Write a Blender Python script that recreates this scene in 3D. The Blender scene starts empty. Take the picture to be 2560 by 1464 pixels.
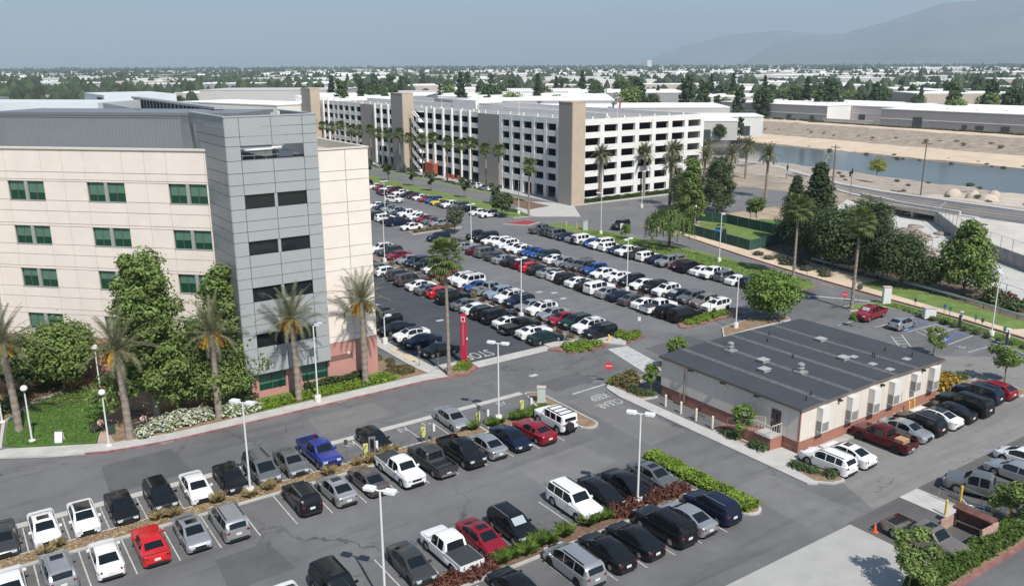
import bpy, math, random
from mathutils import Vector, Matrix
R = math.radians
PI = math.pi
random.seed(11)
S = bpy.context.scene
COL = S.collection

# ------------------------------------------------------------------ camera
# site axes: X runs along the front parking rows, Y away from the camera across them, metres
HEAD, PITCH, ROLL, EYE = R(55.5), R(14.97), R(-0.282), 32.1
fw0 = Vector((math.cos(HEAD), math.sin(HEAD), 0))
rt0 = Vector((math.sin(HEAD), -math.cos(HEAD), 0))
fw = fw0 * math.cos(PITCH) - Vector((0, 0, 1)) * math.sin(PITCH)
up = fw0 * math.sin(PITCH) + Vector((0, 0, 1)) * math.cos(PITCH)
rx = rt0 * math.cos(ROLL) + up * math.sin(ROLL)
ux = -rt0 * math.sin(ROLL) + up * math.cos(ROLL)
cam = bpy.data.cameras.new('camera')
cam.sensor_width = 36.0
cam.lens = 30.0
cam.clip_start = 0.5
cam.clip_end = 60000
cob = bpy.data.objects.new('camera', cam)
COL.objects.link(cob)
M = Matrix.Identity(4)
for i in range(3):
    M[i][0], M[i][1], M[i][2] = rx[i], ux[i], -fw[i]
M[2][3] = EYE
cob.matrix_world = M
S.camera = cob

# ------------------------------------------------------------------ sky, sun, exposure
SUN_EL, SUN_AZ = R(51), R(262)          # azimuth counter-clockwise from +X
W = bpy.data.worlds.new('World')
S.world = W
W.use_nodes = True
wn = W.node_tree
sky = wn.nodes.new('ShaderNodeTexSky')
sky.sky_type = 'NISHITA'
sky.sun_disc = False
sky.sun_elevation = SUN_EL
sky.sun_rotation = R(188)
sky.altitude = 200
sky.air_density = 1.0
sky.dust_density = 0.7
sky.ozone_density = 3.0
bg = wn.nodes['Background']
bg.inputs['Strength'].default_value = 0.10
wn.links.new(sky.outputs['Color'], bg.inputs['Color'])
sun = bpy.data.lights.new('sun', 'SUN')
sun.energy = 4.8
sun.angle = R(0.5)
sun.color = (1.0, 0.955, 0.88)
sob = bpy.data.objects.new('sun', sun)
COL.objects.link(sob)
sd = Vector((math.cos(SUN_EL) * math.cos(SUN_AZ), math.cos(SUN_EL) * math.sin(SUN_AZ), math.sin(SUN_EL)))
sob.rotation_euler = sd.to_track_quat('Z', 'Y').to_euler()
sob.location = (0, 0, 300)
S.view_settings.view_transform = 'Standard'
S.view_settings.look = 'None'
S.view_settings.exposure = 0.34
S.view_settings.gamma = 1.0
S.view_settings.use_curve_mapping = False
HAZE = 0.00011
S.cycles.max_bounces = 6
S.cycles.transparent_max_bounces = 6
S.cycles.volume_bounces = 0
S.cycles.caustics_reflective = False
S.cycles.caustics_refractive = False

# ------------------------------------------------------------------ mesh helpers
class MB:
    def __init__(s):
        s.v, s.f, s.m = [], [], []
    def add(s, vs, fs, m=0):
        o = len(s.v)
        s.v.extend(vs)
        s.f.extend([tuple(i + o for i in f) for f in fs])
        s.m.extend([m] * len(fs))
    def box(s, x0, x1, y0, y1, z0, z1, m=0):
        s.add([(x0, y0, z0), (x1, y0, z0), (x1, y1, z0), (x0, y1, z0), (x0, y0, z1), (x1, y0, z1), (x1, y1, z1), (x0, y1, z1)],
              [(3, 2, 1, 0), (4, 5, 6, 7), (0, 1, 5, 4), (1, 2, 6, 5), (2, 3, 7, 6), (3, 0, 4, 7)], m)
        return s
    def obox(s, c, ax, ay, az, m=0):       # oriented box: centre and three half-axis vectors
        c, ax, ay, az = Vector(c), Vector(ax), Vector(ay), Vector(az)
        vs = [tuple(c + ax * i + ay * j + az * k) for k in (-1, 1) for j in (-1, 1) for i in (-1, 1)]
        s.add(vs, [(2, 3, 1, 0), (4, 5, 7, 6), (0, 1, 5, 4), (1, 3, 7, 5), (3, 2, 6, 7), (2, 0, 4, 6)], m)
        return s
    def prism(s, pts, z0, z1, m=0, mt=None):
        n = len(pts)
        a = sum(pts[i][0] * pts[(i + 1) % n][1] - pts[(i + 1) % n][0] * pts[i][1] for i in range(n))
        if a < 0:
            pts = pts[::-1]
        vs = [(p[0], p[1], z0) for p in pts] + [(p[0], p[1], z1) for p in pts]
        s.add(vs, [tuple(range(n - 1, -1, -1))] + [(i, (i + 1) % n, n + (i + 1) % n, n + i) for i in range(n)], m)
        s.add(vs[n:], [tuple(range(n))], m if mt is None else mt)
        return s
    def sheet(s, pts, z, m=0):
        n = len(pts)
        a = sum(pts[i][0] * pts[(i + 1) % n][1] - pts[(i + 1) % n][0] * pts[i][1] for i in range(n))
        if a < 0:
            pts = pts[::-1]
        s.add([(p[0], p[1], z) for p in pts], [tuple(range(n))], m)
        return s
    def rect(s, x0, x1, y0, y1, z, m=0):
        return s.sheet([(x0, y0), (x1, y0), (x1, y1), (x0, y1)], z, m)
    def tube(s, p0, p1, r0, r1=None, n=8, m=0, cap=True):
        r1 = r0 if r1 is None else r1
        p0, p1 = Vector(p0), Vector(p1)
        d = (p1 - p0).normalized()
        a = d.orthogonal().normalized()
        b = d.cross(a)
        vs = []
        for p, r in ((p0, r0), (p1, r1)):
            for i in range(n):
                t = 2 * PI * i / n
                vs.append(tuple(p + a * (r * math.cos(t)) + b * (r * math.sin(t))))
        fs = [(i, (i + 1) % n, n + (i + 1) % n, n + i) for i in range(n)]
        if cap:
            fs += [tuple(range(n - 1, -1, -1)), tuple(range(n, 2 * n))]
        s.add(vs, fs, m)
        return s
    def path(s, pts, rs, n=7, m=0):
        for i in range(len(pts) - 1):
            s.tube(pts[i], pts[i + 1], rs[i], rs[i + 1], n, m, i in (0, len(pts) - 2))
        return s
    def lathe(s, prof, n=12, c=(0, 0), m=0):     # profile of (radius, z)
        o = len(s.v)
        for r, z in prof:
            for i in range(n):
                t = 2 * PI * i / n
                s.v.append((c[0] + r * math.cos(t), c[1] + r * math.sin(t), z))
        k = len(prof)
        for j in range(k - 1):
            for i in range(n):
                s.f.append((o + j * n + i, o + j * n + (i + 1) % n, o + (j + 1) * n + (i + 1) % n, o + (j + 1) * n + i))
                s.m.append(m)
        s.f.append(tuple(o + i for i in range(n - 1, -1, -1))); s.m.append(m)
        s.f.append(tuple(o + (k - 1) * n + i for i in range(n))); s.m.append(m)
        return s
    def mesh(s, name, mats, smooth=None):
        me = bpy.data.meshes.new(name)
        me.from_pydata(s.v, [], s.f)
        if not isinstance(mats, (list, tuple)):
            mats = [mats]
        for m in mats:
            me.materials.append(m)
        if len(mats) > 1:
            me.polygons.foreach_set('material_index', s.m)
        if smooth is not None:
            me.polygons.foreach_set('use_smooth', [True] * len(me.polygons))
            if smooth > 0:
                me.set_sharp_from_angle(angle=R(smooth))
        me.update()
        return me
    def obj(s, name, mats, parent=None, smooth=None, loc=None):
        return ob(name, s.mesh(name, mats, smooth), parent, loc)

def ob(name, me, parent=None, loc=None, rz=0, scale=None):
    o = bpy.data.objects.new(name, me)
    COL.objects.link(o)
    if parent:
        o.parent = parent
    if loc is not None:
        o.location = loc
    if rz:
        o.rotation_euler = (0, 0, rz)
    if scale is not None:
        o.scale = scale
    return o
def tag(o, label, cat, group=None):
    o['label'] = label
    o['category'] = cat
    if group:
        o['group'] = group
    return o
def thing(name, label, cat, loc=(0, 0, 0), rz=0, group=None):
    return tag(ob(name, None, None, loc, rz), label, cat, group)
def struct(o, kind='structure'):
    o['kind'] = kind
    return o
def copy_tree(o, parent=None):
    c = o.copy()
    COL.objects.link(c)
    c.parent = parent
    for ch in o.children:
        copy_tree(ch, c)
    return c
def ordinal(i):
    return str(i) + ('th' if 10 <= i % 100 <= 20 else {1: 'st', 2: 'nd', 3: 'rd'}.get(i % 10, 'th'))
def arc(cx, cy, r, a0, a1, n=8):
    return [(cx + r * math.cos(R(a0 + (a1 - a0) * i / n)), cy + r * math.sin(R(a0 + (a1 - a0) * i / n))) for i in range(n + 1)]
def rrect(x0, x1, y0, y1, r, n=5):
    return arc(x1 - r, y1 - r, r, 0, 90, n) + arc(x0 + r, y1 - r, r, 90, 180, n) + arc(x0 + r, y0 + r, r, 180, 270, n) + arc(x1 - r, y0 + r, r, 270, 360, n)

# ------------------------------------------------------------------ materials
MATS = {}
def pm(name, col, rough=0.7, metal=0.0, var=0.0, scale=1.0, bump=0.0, bscale=None, spec=0.5, coat=0.0, island=False, trans=0.0, col2=None, coords='pos', stretch=None):
    if name in MATS:
        return MATS[name]
    m = bpy.data.materials.new(name)
    m.use_nodes = True
    t = m.node_tree
    b = t.nodes['Principled BSDF']
    b.inputs['Roughness'].default_value = rough
    b.inputs['Metallic'].default_value = metal
    b.inputs['Specular IOR Level'].default_value = spec
    if coat:
        b.inputs['Coat Weight'].default_value = coat
        b.inputs['Coat Roughness'].default_value = 0.05
    c = tuple(col) + (1,)
    b.inputs['Base Color'].default_value = c
    src = None
    if var or bump or island:
        if coords == 'pos':
            g = t.nodes.new('ShaderNodeNewGeometry')
            vec = g.outputs['Position']
        else:
            g = t.nodes.new('ShaderNodeTexCoord')
            vec = g.outputs['Object']
        if stretch:
            mp = t.nodes.new('ShaderNodeMapping')
            mp.inputs['Scale'].default_value = stretch
            t.links.new(vec, mp.inputs['Vector'])
            vec = mp.outputs['Vector']
    if var:
        nz = t.nodes.new('ShaderNodeTexNoise')
        nz.inputs['Scale'].default_value = scale
        nz.inputs['Detail'].default_value = 6
        nz.inputs['Roughness'].default_value = 0.65
        t.links.new(vec, nz.inputs['Vector'])
        rp = t.nodes.new('ShaderNodeValToRGB')
        rp.color_ramp.elements[0].position = 0.3
        rp.color_ramp.elements[1].position = 0.7
        lo = tuple(max(0, x * (1 - var)) for x in col) + (1,)
        hi = (tuple(col2) if col2 else tuple(min(1, x * (1 + var)) for x in col)) + (1,)
        rp.color_ramp.elements[0].color = lo
        rp.color_ramp.elements[1].color = hi
        t.links.new(nz.outputs['Fac'], rp.inputs['Fac'])
        src = rp.outputs['Color']
    if island:
        gi = t.nodes.new('ShaderNodeNewGeometry')
        hs = t.nodes.new('ShaderNodeHueSaturation')
        mr = t.nodes.new('ShaderNodeMapRange')
        mr.inputs['To Min'].default_value = 0.55
        mr.inputs['To Max'].default_value = 1.45
        t.links.new(gi.outputs['Random Per Island'], mr.inputs['Value'])
        t.links.new(mr.outputs['Result'], hs.inputs['Value'])
        m2 = t.nodes.new('ShaderNodeMapRange')
        m2.inputs['To Min'].default_value = 0.475
        m2.inputs['To Max'].default_value = 0.515
        t.links.new(gi.outputs['Random Per Island'], m2.inputs['Value'])
        t.links.new(m2.outputs['Result'], hs.inputs['Hue'])
        if src:
            t.links.new(src, hs.inputs['Color'])
        else:
            hs.inputs['Color'].default_value = c
        src = hs.outputs['Color']
    if src:
        t.links.new(src, b.inputs['Base Color'])
    if bump:
        n2 = t.nodes.new('ShaderNodeTexNoise')
        n2.inputs['Scale'].default_value = bscale or scale * 4
        n2.inputs['Detail'].default_value = 4
        t.links.new(vec, n2.inputs['Vector'])
        bp = t.nodes.new('ShaderNodeBump')
        bp.inputs['Strength'].default_value = bump
        bp.inputs['Distance'].default_value = 0.1
        t.links.new(n2.outputs['Fac'], bp.inputs['Height'])
        t.links.new(bp.outputs['Normal'], b.inputs['Normal'])
    if trans:
        tr = t.nodes.new('ShaderNodeBsdfTranslucent')
        if src:
            t.links.new(src, tr.inputs['Color'])
        else:
            tr.inputs['Color'].default_value = c
        mx = t.nodes.new('ShaderNodeMixShader')
        mx.inputs['Fac'].default_value = trans
        t.links.new(b.outputs['BSDF'], mx.inputs[1])
        t.links.new(tr.outputs['BSDF'], mx.inputs[2])
        t.links.new(mx.outputs['Shader'], t.nodes['Material Output'].inputs['Surface'])
    MATS[name] = m
    return m

def asphalt(name, col, blotch=0.25, warm=(1, 1, 1), crack=True, streak=0.0):
    m = bpy.data.materials.new(name)
    m.use_nodes = True
    t = m.node_tree
    N, Lk = t.nodes, t.links
    b = N['Principled BSDF']
    b.inputs['Roughness'].default_value = 0.85
    b.inputs['Specular IOR Level'].default_value = 0.35
    g = N.new('ShaderNodeNewGeometry')
    def noise(scale, detail=5, rough=0.6, stretch=None, dist=0.0):
        n = N.new('ShaderNodeTexNoise')
        n.inputs['Scale'].default_value = scale
        n.inputs['Detail'].default_value = detail
        n.inputs['Roughness'].default_value = rough
        n.inputs['Distortion'].default_value = dist
        v = g.outputs['Position']
        if stretch:
            mp = N.new('ShaderNodeMapping')
            mp.inputs['Scale'].default_value = stretch
            Lk.new(v, mp.inputs['Vector'])
            v = mp.outputs['Vector']
        Lk.new(v, n.inputs['Vector'])
        return n.outputs['Fac']
    def rng(v, a, b_, lo, hi):
        r = N.new('ShaderNodeMapRange')
        for k, x in zip(('From Min', 'From Max', 'To Min', 'To Max'), (a, b_, lo, hi)):
            r.inputs[k].default_value = x
        Lk.new(v, r.inputs['Value'])
        return r.outputs['Result']
    def mul(a, b_):
        k = N.new('ShaderNodeMath')
        k.operation = 'MULTIPLY'
        Lk.new(a, k.inputs[0])
        Lk.new(b_, k.inputs[1])
        return k.outputs[0]
    f = rng(noise(0.09, 4, 0.55, None, 0.8), 0.3, 0.7, 1 - blotch, 1 + blotch)
    f = mul(f, rng(noise(0.55, 6, 0.7), 0.3, 0.7, 0.9, 1.1))
    f = mul(f, rng(noise(14, 3, 0.8), 0.3, 0.7, 0.86, 1.14))
    f = mul(f, rng(noise(0.5, 5, 0.6, (0.12, 1.6, 1), 0.4), 0.52, 0.75, 1.0, 1 - 0.22 - streak))     # tyre-worn bands
    f = mul(f, rng(noise(0.35, 3, 0.5, None, 1.5), 0.66, 0.74, 1.0, 0.66))                             # oil stains
    if crack:
        vo = N.new('ShaderNodeTexVoronoi')
        vo.feature = 'DISTANCE_TO_EDGE'
        vo.inputs['Scale'].default_value = 0.11
        mp = N.new('ShaderNodeMixRGB')
        mp.inputs['Fac'].default_value = 0.06
        nz = N.new('ShaderNodeTexNoise')
        nz.inputs['Scale'].default_value = 0.7
        nz.inputs['Detail'].default_value = 5
        Lk.new(g.outputs['Position'], nz.inputs['Vector'])
        mp.blend_type = 'ADD'
        mp.inputs['Fac'].default_value = 3.0
        mp.use_clamp = False
        ad = N.new('ShaderNodeVectorMath')
        ad.operation = 'MULTIPLY_ADD'
        ad.inputs[1].default_value = (3.0, 3.0, 0)
        Lk.new(nz.outputs['Color'], ad.inputs[0])
        Lk.new(g.outputs['Position'], ad.inputs[2])
        Lk.new(ad.outputs[0], vo.inputs['Vector'])
        N.remove(mp)
        line = rng(vo.outputs['Distance'], 0.003, 0.010, 0.0, 1.0)
        msk = rng(noise(0.06, 2), 0.5, 0.58, 1.0, 0.0)
        mx = N.new('ShaderNodeMath')
        mx.operation = 'MAXIMUM'
        Lk.new(line, mx.inputs[0])
        Lk.new(msk, mx.inputs[1])
        f = mul(f, rng(mx.outputs[0], 0, 1, 0.5, 1.0))
    vm = N.new('ShaderNodeVectorMath')
    vm.operation = 'SCALE'
    vm.inputs[0].default_value = tuple(col[i] * warm[i] for i in range(3))
    Lk.new(f, vm.inputs['Scale'])
    Lk.new(vm.outputs[0], b.inputs['Base Color'])
    bp = N.new('ShaderNodeBump')
    bp.inputs['Strength'].default_value = 0.25
    bp.inputs['Distance'].default_value = 0.02
    Lk.new(noise(40, 2), bp.inputs['Height'])
    Lk.new(bp.outputs['Normal'], b.inputs['Normal'])
    MATS[name] = m
    return m
# ------------------------------------------------------------------ ground, roads, lots
ASPH = asphalt('asphalt', (0.140, 0.140, 0.142), 0.20, streak=0.06)
ASPH_P1 = asphalt('asphalt_patch_pale', (0.165, 0.163, 0.158), 0.12, crack=False)
ASPH_P2 = asphalt('asphalt_patch_dark', (0.105, 0.105, 0.108), 0.12, crack=False)
ASPH_MID = asphalt('asphalt_middle_lot', (0.155, 0.155, 0.158), 0.12, crack=False)
ASPH_DARK = asphalt('asphalt_sealed', (0.062, 0.068, 0.080), 0.12, crack=False)
ASPH_WARM = asphalt('asphalt_pale', (0.205, 0.200, 0.190), 0.10, crack=True)
ASPH_RAMP = asphalt('asphalt_ramp', (0.105, 0.102, 0.100), 0.1, crack=False)
CONC = pm('concrete', (0.44, 0.43, 0.405), 0.85, var=0.14, scale=0.8, bump=0.1, bscale=20)
CONC_D = pm('concrete_worn', (0.40, 0.39, 0.37), 0.85, var=0.2, scale=0.7)
CONC_CH = pm('concrete_channel', (0.47, 0.46, 0.43), 0.85, var=0.14, scale=0.25)
REDK = pm('kerb_red_paint', (0.25, 0.075, 0.08), 0.8, var=0.35, scale=1.2, col2=(0.34, 0.17, 0.16))
PAINT = pm('road_paint_white', (0.46, 0.46, 0.44), 0.8, var=0.35, scale=2.5)
PAINT_Y = pm('road_paint_yellow', (0.60, 0.42, 0.10), 0.7, var=0.15, scale=5)
PAINT_B = pm('road_paint_blue', (0.06, 0.12, 0.34), 0.7, var=0.15, scale=5)
TACT = pm('tactile_yellow', (0.58, 0.47, 0.30), 0.8, var=0.12, scale=3)
SOIL = pm('mulch_soil', (0.24, 0.165, 0.105), 0.95, var=0.35, scale=2.2, bump=0.6, bscale=9)
SOIL_D = pm('mulch_dark', (0.16, 0.10, 0.07), 0.95, var=0.35, scale=2.2, bump=0.6, bscale=9)
EARTH = pm('dry_earth', (0.30, 0.25, 0.19), 0.95, var=0.3, scale=0.12, bump=0.4, bscale=1.5)
SAND = pm('sand', (0.56, 0.45, 0.33), 0.95, var=0.13, scale=0.12, bump=0.3, bscale=1.0)
SCRUB = pm('scrubby_bank', (0.30, 0.245, 0.19), 0.95, var=0.42, scale=0.35, bump=0.8, bscale=1.2)
FARG = pm('plain_ground', (0.20, 0.19, 0.155), 0.95, var=0.4, scale=0.012)
LAWN = pm('lawn_turf', (0.075, 0.155, 0.025), 0.95, var=0.25, scale=0.9, bump=0.5, bscale=25)
TURF = pm('dry_turf', (0.13, 0.19, 0.045), 0.95, var=0.32, scale=0.5, bump=0.5, bscale=20)
PAVER = pm('pink_paver', (0.42, 0.32, 0.26), 0.85, var=0.12, scale=2)

g = MB()
g.sheet([(-9000, -9000), (119, -9000), (119, 48), (133, 82), (150, 108), (184.5, 124), (184.5, 126), (204, 126), (204, 14000), (-9000, 14000)], -0.04)
g.sheet([(184.5, -9000), (204, -9000), (204, 126), (184.5, 126)], -0.04)
struct(g.obj('ground', EARTH))
g = MB().rect(-9000, 119, -9000, 0, -0.02)
far = MB()
far.sheet([(424, -9000), (16000, -9000), (16000, 16000), (424, 16000)], 0.0)
far.sheet([(-9000, 330), (126, 330), (204, 330), (204, 14000), (-9000, 14000)], -0.02)
struct(far.obj('plain', FARG))

a = MB()
a.sheet([(-90, -20), (100, -20), (105, 45.3), (105, 262), (-90, 262)], 0.0)
struct(a.obj('parking_lot', ASPH))
lot = bpy.data.objects['parking_lot']
a = MB()
a.sheet([(105, 45.3), (107.3, 54.1), (108.7, 66.3), (110.8, 80.8), (114, 96.3), (118.5, 115), (119.5, 127), (185, 128), (182, 154.2), (124, 155.2), (123.4, 162), (123.4, 262), (105, 262)], 0.0)
a.sheet([(100, -20), (118, -20), (113, 30), (105, 45.3)], 0.0)
road = struct(a.obj('access_road', ASPH_MID))
struct(MB().rect(61.3, 101.8, 72.2, 147, 0.004).rect(78, 104, 147, 222, 0.004).obj('middle_lot_surface', ASPH_MID))
struct(MB().rect(42.9, 61.2, 76.9, 141, 0.005).obj('sealed_lot_surface', ASPH_DARK))
struct(MB().sheet([(54.5, 31.95), (99.2, 31.95), (97.5, 43.4), (91.2, 48.4), (84, 48.4), (84, 41.1), (57.6, 41.1), (56.6, 36.4)], 0.004).obj('side_lot_surface', ASPH_WARM))
struct(MB().rect(51.2, 57.75, 8, 31.85, 0.004).rect(60.25, 64.2, 8, 31.9, 0.004).rect(64.2, 96, 14, 31.9, 0.006).obj('ramp_surface', ASPH_RAMP))
struct(MB().rect(30, 51.15, 4, 31.6, 0.05).obj('loading_apron', pm('concrete_apron', (0.36, 0.355, 0.335), 0.85, var=0.1, scale=0.5, bump=0.1, bscale=15)))
struct(MB().rect(57.78, 60.22, 8, 31.9, 0.03).obj('ramp_walk', CONC))
struct(MB().sheet([(48.2, 23.35), (64.4, 23.35), (64.4, 8), (40, 8)], 0.06).obj('lower_drive', ASPH))

for i, (x0, x1, y0, y1) in enumerate(((48.6, 53.4, 49.5, 62), (49.4, 55.2, 64.2, 67.6), (26, 33.6, 68.2, 72.6), (8.2, 14.6, 67.2, 73.2), (36.5, 44.2, 48.4, 53.2), (12, 16.4, 49, 53.6), (48.3, 53.2, 33.2, 40.4), (66, 74.5, 63.2, 69.6))):
    struct(MB().sheet([(x0, y0), (x1, y0 + 0.4), (x1 - 0.5, y1), (x0 + 0.3, y1 - 0.3)], 0.0035 if i % 2 else 0.0045).obj('asphalt_patch', (ASPH_P1, ASPH_P2)[i % 2], lot), 'structure')
# ---- painted lines and marks, each a piece of the lot
def line(x0, y0, x1, y1, w=0.11, m=PAINT, z=0.009, parent=None, name='painted_line'):
    d = Vector((x1 - x0, y1 - y0, 0))
    n = Vector((-d.y, d.x, 0)).normalized() * (w / 2)
    a, b = Vector((x0, y0, z)), Vector((x1, y1, z))
    mb = MB()
    mb.add([tuple(a - n), tuple(b - n), tuple(b + n), tuple(a + n)], [(0, 1, 2, 3)])
    return mb.obj(name, m, parent or lot)
LM = {}
def stall(x, y0, y1, along='y', z=0.010):
    k = (round(y1 - y0, 2), along)
    if k not in LM:
        L = y1 - y0
        LM[k] = (MB().rect(-0.045, 0.045, 0, L, 0) if along == 'y' else MB().rect(0, L, -0.045, 0.045, 0)).mesh('stall_line', PAINT)
    return ob('stall_line', LM[k], lot, (x, y0, z) if along == 'y' else (y0, x, z))
for k in range(17):
    x = -0.5 + 2.57 * k
    if x < 38.5:
        stall(x, 61.6, 65.5)
for k in range(-9, 8):
    stall(24.0 + 2.73 * k, 54.6, 59.7)
for k in range(-3, 9):
    stall(21.1 + 2.74 * k, 42.9, 47.2)
for k in range(-6, 5):
    stall(32.9 + 2.57 * k, 36.0, 40.8)
for k in range(0, 10):
    stall(59.2 + 2.72 * k, 36.3, 40.2)
for k in range(23):
    y = 75.6 + 2.62 * k
    for u0, u1 in ((42.9, 47.6), (56.2, 61.0), (62.3, 67.2), (76.2, 81.0), (82.4, 87.4), (97.0, 101.8)):
        if u0 > 97 and y < 78 or u0 < 43 and y > 102:
            continue
        stall(y, u0, u1, 'x', 0.014)
for k in range(26):
    y = 150 + 2.7 * k
    for u0, u1 in ((77.5, 82), (83.4, 88.4), (98, 103)):
        stall(y, u0, u1, 'x', 0.014)
for x in (47.8, 50.5):
    pass
# accessible bays and hatching beside the trailer
for (x0, y0, x1, y1) in ((97.2, 55.2, 103.4, 54.9), (96.8, 52.4, 103.0, 52.6), (96.4, 49.6, 102.4, 49.8), (95.6, 46.8, 101.4, 46.4), (92.6, 61.8, 96.0, 61.8), (95.5, 58.6, 103.6, 58.2), (92.0, 51.6, 95.6, 55.0), (90.4, 51.8, 94.0, 55.4)):
    line(x0, y0, x1, y1, 0.13, z=0.012)
for k in range(5):
    line(97.4 + 1.2 * k, 52.6, 98.3 + 1.2 * k, 54.8, 0.11, z=0.013)
for k in range(4):
    line(90.9 + 0.9 * k, 52.4 + 0.8 * k, 92.0 + 0.9 * k, 51.8 + 0.8 * k, 0.11, z=0.013)
for (x, y) in ((98.4, 56.6), (97.6, 51.2)):
    line(x + 3.6, y - 1, x + 3.6, y + 1, 0.5, PAINT_B, 0.013)
struct(MB().sheet([(62.7, 71.6), (65.3, 71.1), (63.9, 63.4), (60.6, 62.4)], 0.011).obj('crosswalk', pm('crosswalk_concrete', (0.40, 0.41, 0.42), 0.85, var=0.2, scale=1.5)))
for q in (0.0, 1.0):
    line(62.8 + 2.4 * q, 71.5 - 0.4 * q, 60.8 + 3.0 * q, 62.5 + 0.9 * q, 0.22, z=0.017)
for k in range(5):
    y = 64.6 + k * 1.4
    line(61.4 + k * 0.33, y, 63.8 + k * 0.25, y, 0.3, z=0.0165)
line(50.6, 62.9, 55.2, 63.1, 0.22, z=0.012)
line(86.8, 72.6, 92.5, 72.3, 0.14, z=0.016)
line(47.0, 76.2, 56.4, 76.4, 0.3, z=0.016)
line(101.2, 73.8, 106.3, 65.8, 0.5, CONC, 0.014)
for k in range(13):                                      # lane line on the access road
    t0 = k / 13
    line(111.5 - 6.5 * t0 * t0, 122 - 74 * t0, 111.3 - 6.5 * t0 * t0, 119.4 - 74 * t0, 0.12, PAINT_Y, 0.008, road)

def letters(txt, x, y, rz, h, stretch=2.2, m=PAINT, z=0.016, parent=None, name='painted_lettering'):
    cu = bpy.data.curves.new(name, 'FONT')
    cu.body = txt
    cu.size = h
    cu.align_x = 'CENTER'
    cu.align_y = 'CENTER'
    cu.resolution_u = 3
    tmp = bpy.data.objects.new('t', cu)
    COL.objects.link(tmp)
    dg = bpy.context.evaluated_depsgraph_get()
    me = bpy.data.meshes.new_from_object(tmp.evaluated_get(dg))
    bpy.data.objects.remove(tmp)
    me.materials.clear()
    me.materials.append(m)
    o = ob(name, me, parent or lot, (x, y, z), rz)
    o.scale = (1, stretch, 1)
    return o
letters('STOP', 49.3, 78.7, PI, 1.5, 2.0)
letters('KEEP', 52.2, 60.8, PI, 1.0, 1.7)
letters('CLEAR', 52.0, 58.9, PI, 1.0, 1.7)
for x in (27.4, 32.6, 35.1):
    letters('EV', x - 0.1, 64.9, 0, 0.9, 1.3)
letters('EV', 96.9, 48.3, PI / 2, 0.9, 1.4)
letters('EV', 43.3, 64.9, 0, 0.9, 1.3)
def wheelchair(x, y):
    mb = MB()
    pts = arc(0, 0, 0.55, -150, 90, 10)
    for p, q in zip(pts, pts[1:]):
        mb.tube((p[0], p[1], 0), (q[0], q[1], 0.003), 0.07, 0.07, 4)
    mb.box(-0.08, 0.08, 0.3, 1.1, 0, 0.003)
    mb.box(-0.08, 0.6, 0.5, 0.64, 0, 0.003)
    mb.lathe([(0.16, 0.0), (0.16, 0.004)], 8, (0, 1.35))
    base = MB().rect(-0.85, 0.85, -0.8, 1.7, 0).obj('painted_symbol', PAINT_B, lot)
    base.location = (x, y, 0.012)
    base.rotation_euler = (0, 0, -PI / 2)
    o = mb.obj('painted_symbol', PAINT, lot)
    o.location = (x, y, 0.018)
    o.rotation_euler = (0, 0, -PI / 2)
wheelchair(97.6, 51.2)
wheelchair(97.8, 56.3)
# arrows and thermoplastic squares in the aisles
for (x, y) in ((71.5, 97), (73, 95.4), (72.2, 92.2), (52.5, 93), (50.5, 69.5)):
    MB().rect(-0.5, 0.5, -0.3, 0.3, 0).obj('painted_arrow', PAINT, lot).location = (x, y, 0.014)

# ---- kerbed beds and walks
def inset(pts, d):
    n = len(pts)
    a = sum(pts[i][0] * pts[(i + 1) % n][1] - pts[(i + 1) % n][0] * pts[i][1] for i in range(n))
    if a < 0:
        pts = pts[::-1]
    out = []
    for i in range(n):
        p0, p1, p2 = Vector(pts[i - 1]), Vector(pts[i]), Vector(pts[(i + 1) % n])
        e1, e2 = (p1 - p0).normalized(), (p2 - p1).normalized()
        n1, n2 = Vector((-e1.y, e1.x)), Vector((-e2.y, e2.x))
        b = n1 + n2
        if b.length < 1e-6:
            b = n1
        b.normalize()
        k = d / max(0.35, b.dot(n1))
        out.append((p1.x + b.x * k, p1.y + b.y * k))
    return out
def bed(name, pts, fill, kerb=None, kw=0.2, h=0.15, fh=0.03):
    k = struct(MB().prism(pts, -0.02, h).obj(name, kerb or CONC))
    f = MB().prism(inset(pts, kw), 0.0, h + fh).obj('soil' if fill in (SOIL, SOIL_D, SAND, EARTH) else 'fill', fill, k)
    return k
def walk(name, pts, m=CONC, h=0.14, kerb=None):
    return struct(MB().prism(pts, -0.02, h, 0, 0).obj(name, m))

# islands of the front lot
bed('front_island', [(-30, 59.75), (38.6, 59.75), (38.6, 61.5), (-30, 61.5)], SOIL)
bed('front_island_end', [(38.9, 59.75), (45.6, 59.75), (46.0, 55.9)] + arc(47.0, 56.2, 1.0, 200, 360, 6) + [(48.0, 64.4)] + arc(46.9, 64.6, 1.1, 0, 110, 5) + [(45.3, 61.6), (38.9, 61.6)], SOIL)
walk('gutter_strip', [(-30, 65.55), (46.5, 65.75), (46.5, 66.45), (-30, 66.35)], CONC, 0.02)
bed('second_island', [(8, 40.95), (45.6, 41.0), (45.8, 42.9), (8, 42.85)], SOIL_D)
bed('hedge_island', [(45.95, 36.9)] + arc(46.95, 37.3, 0.95, 200, 340, 6) + [(47.85, 47.2), (47.2, 48.2), (46.0, 48.0)], SOIL)
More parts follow.
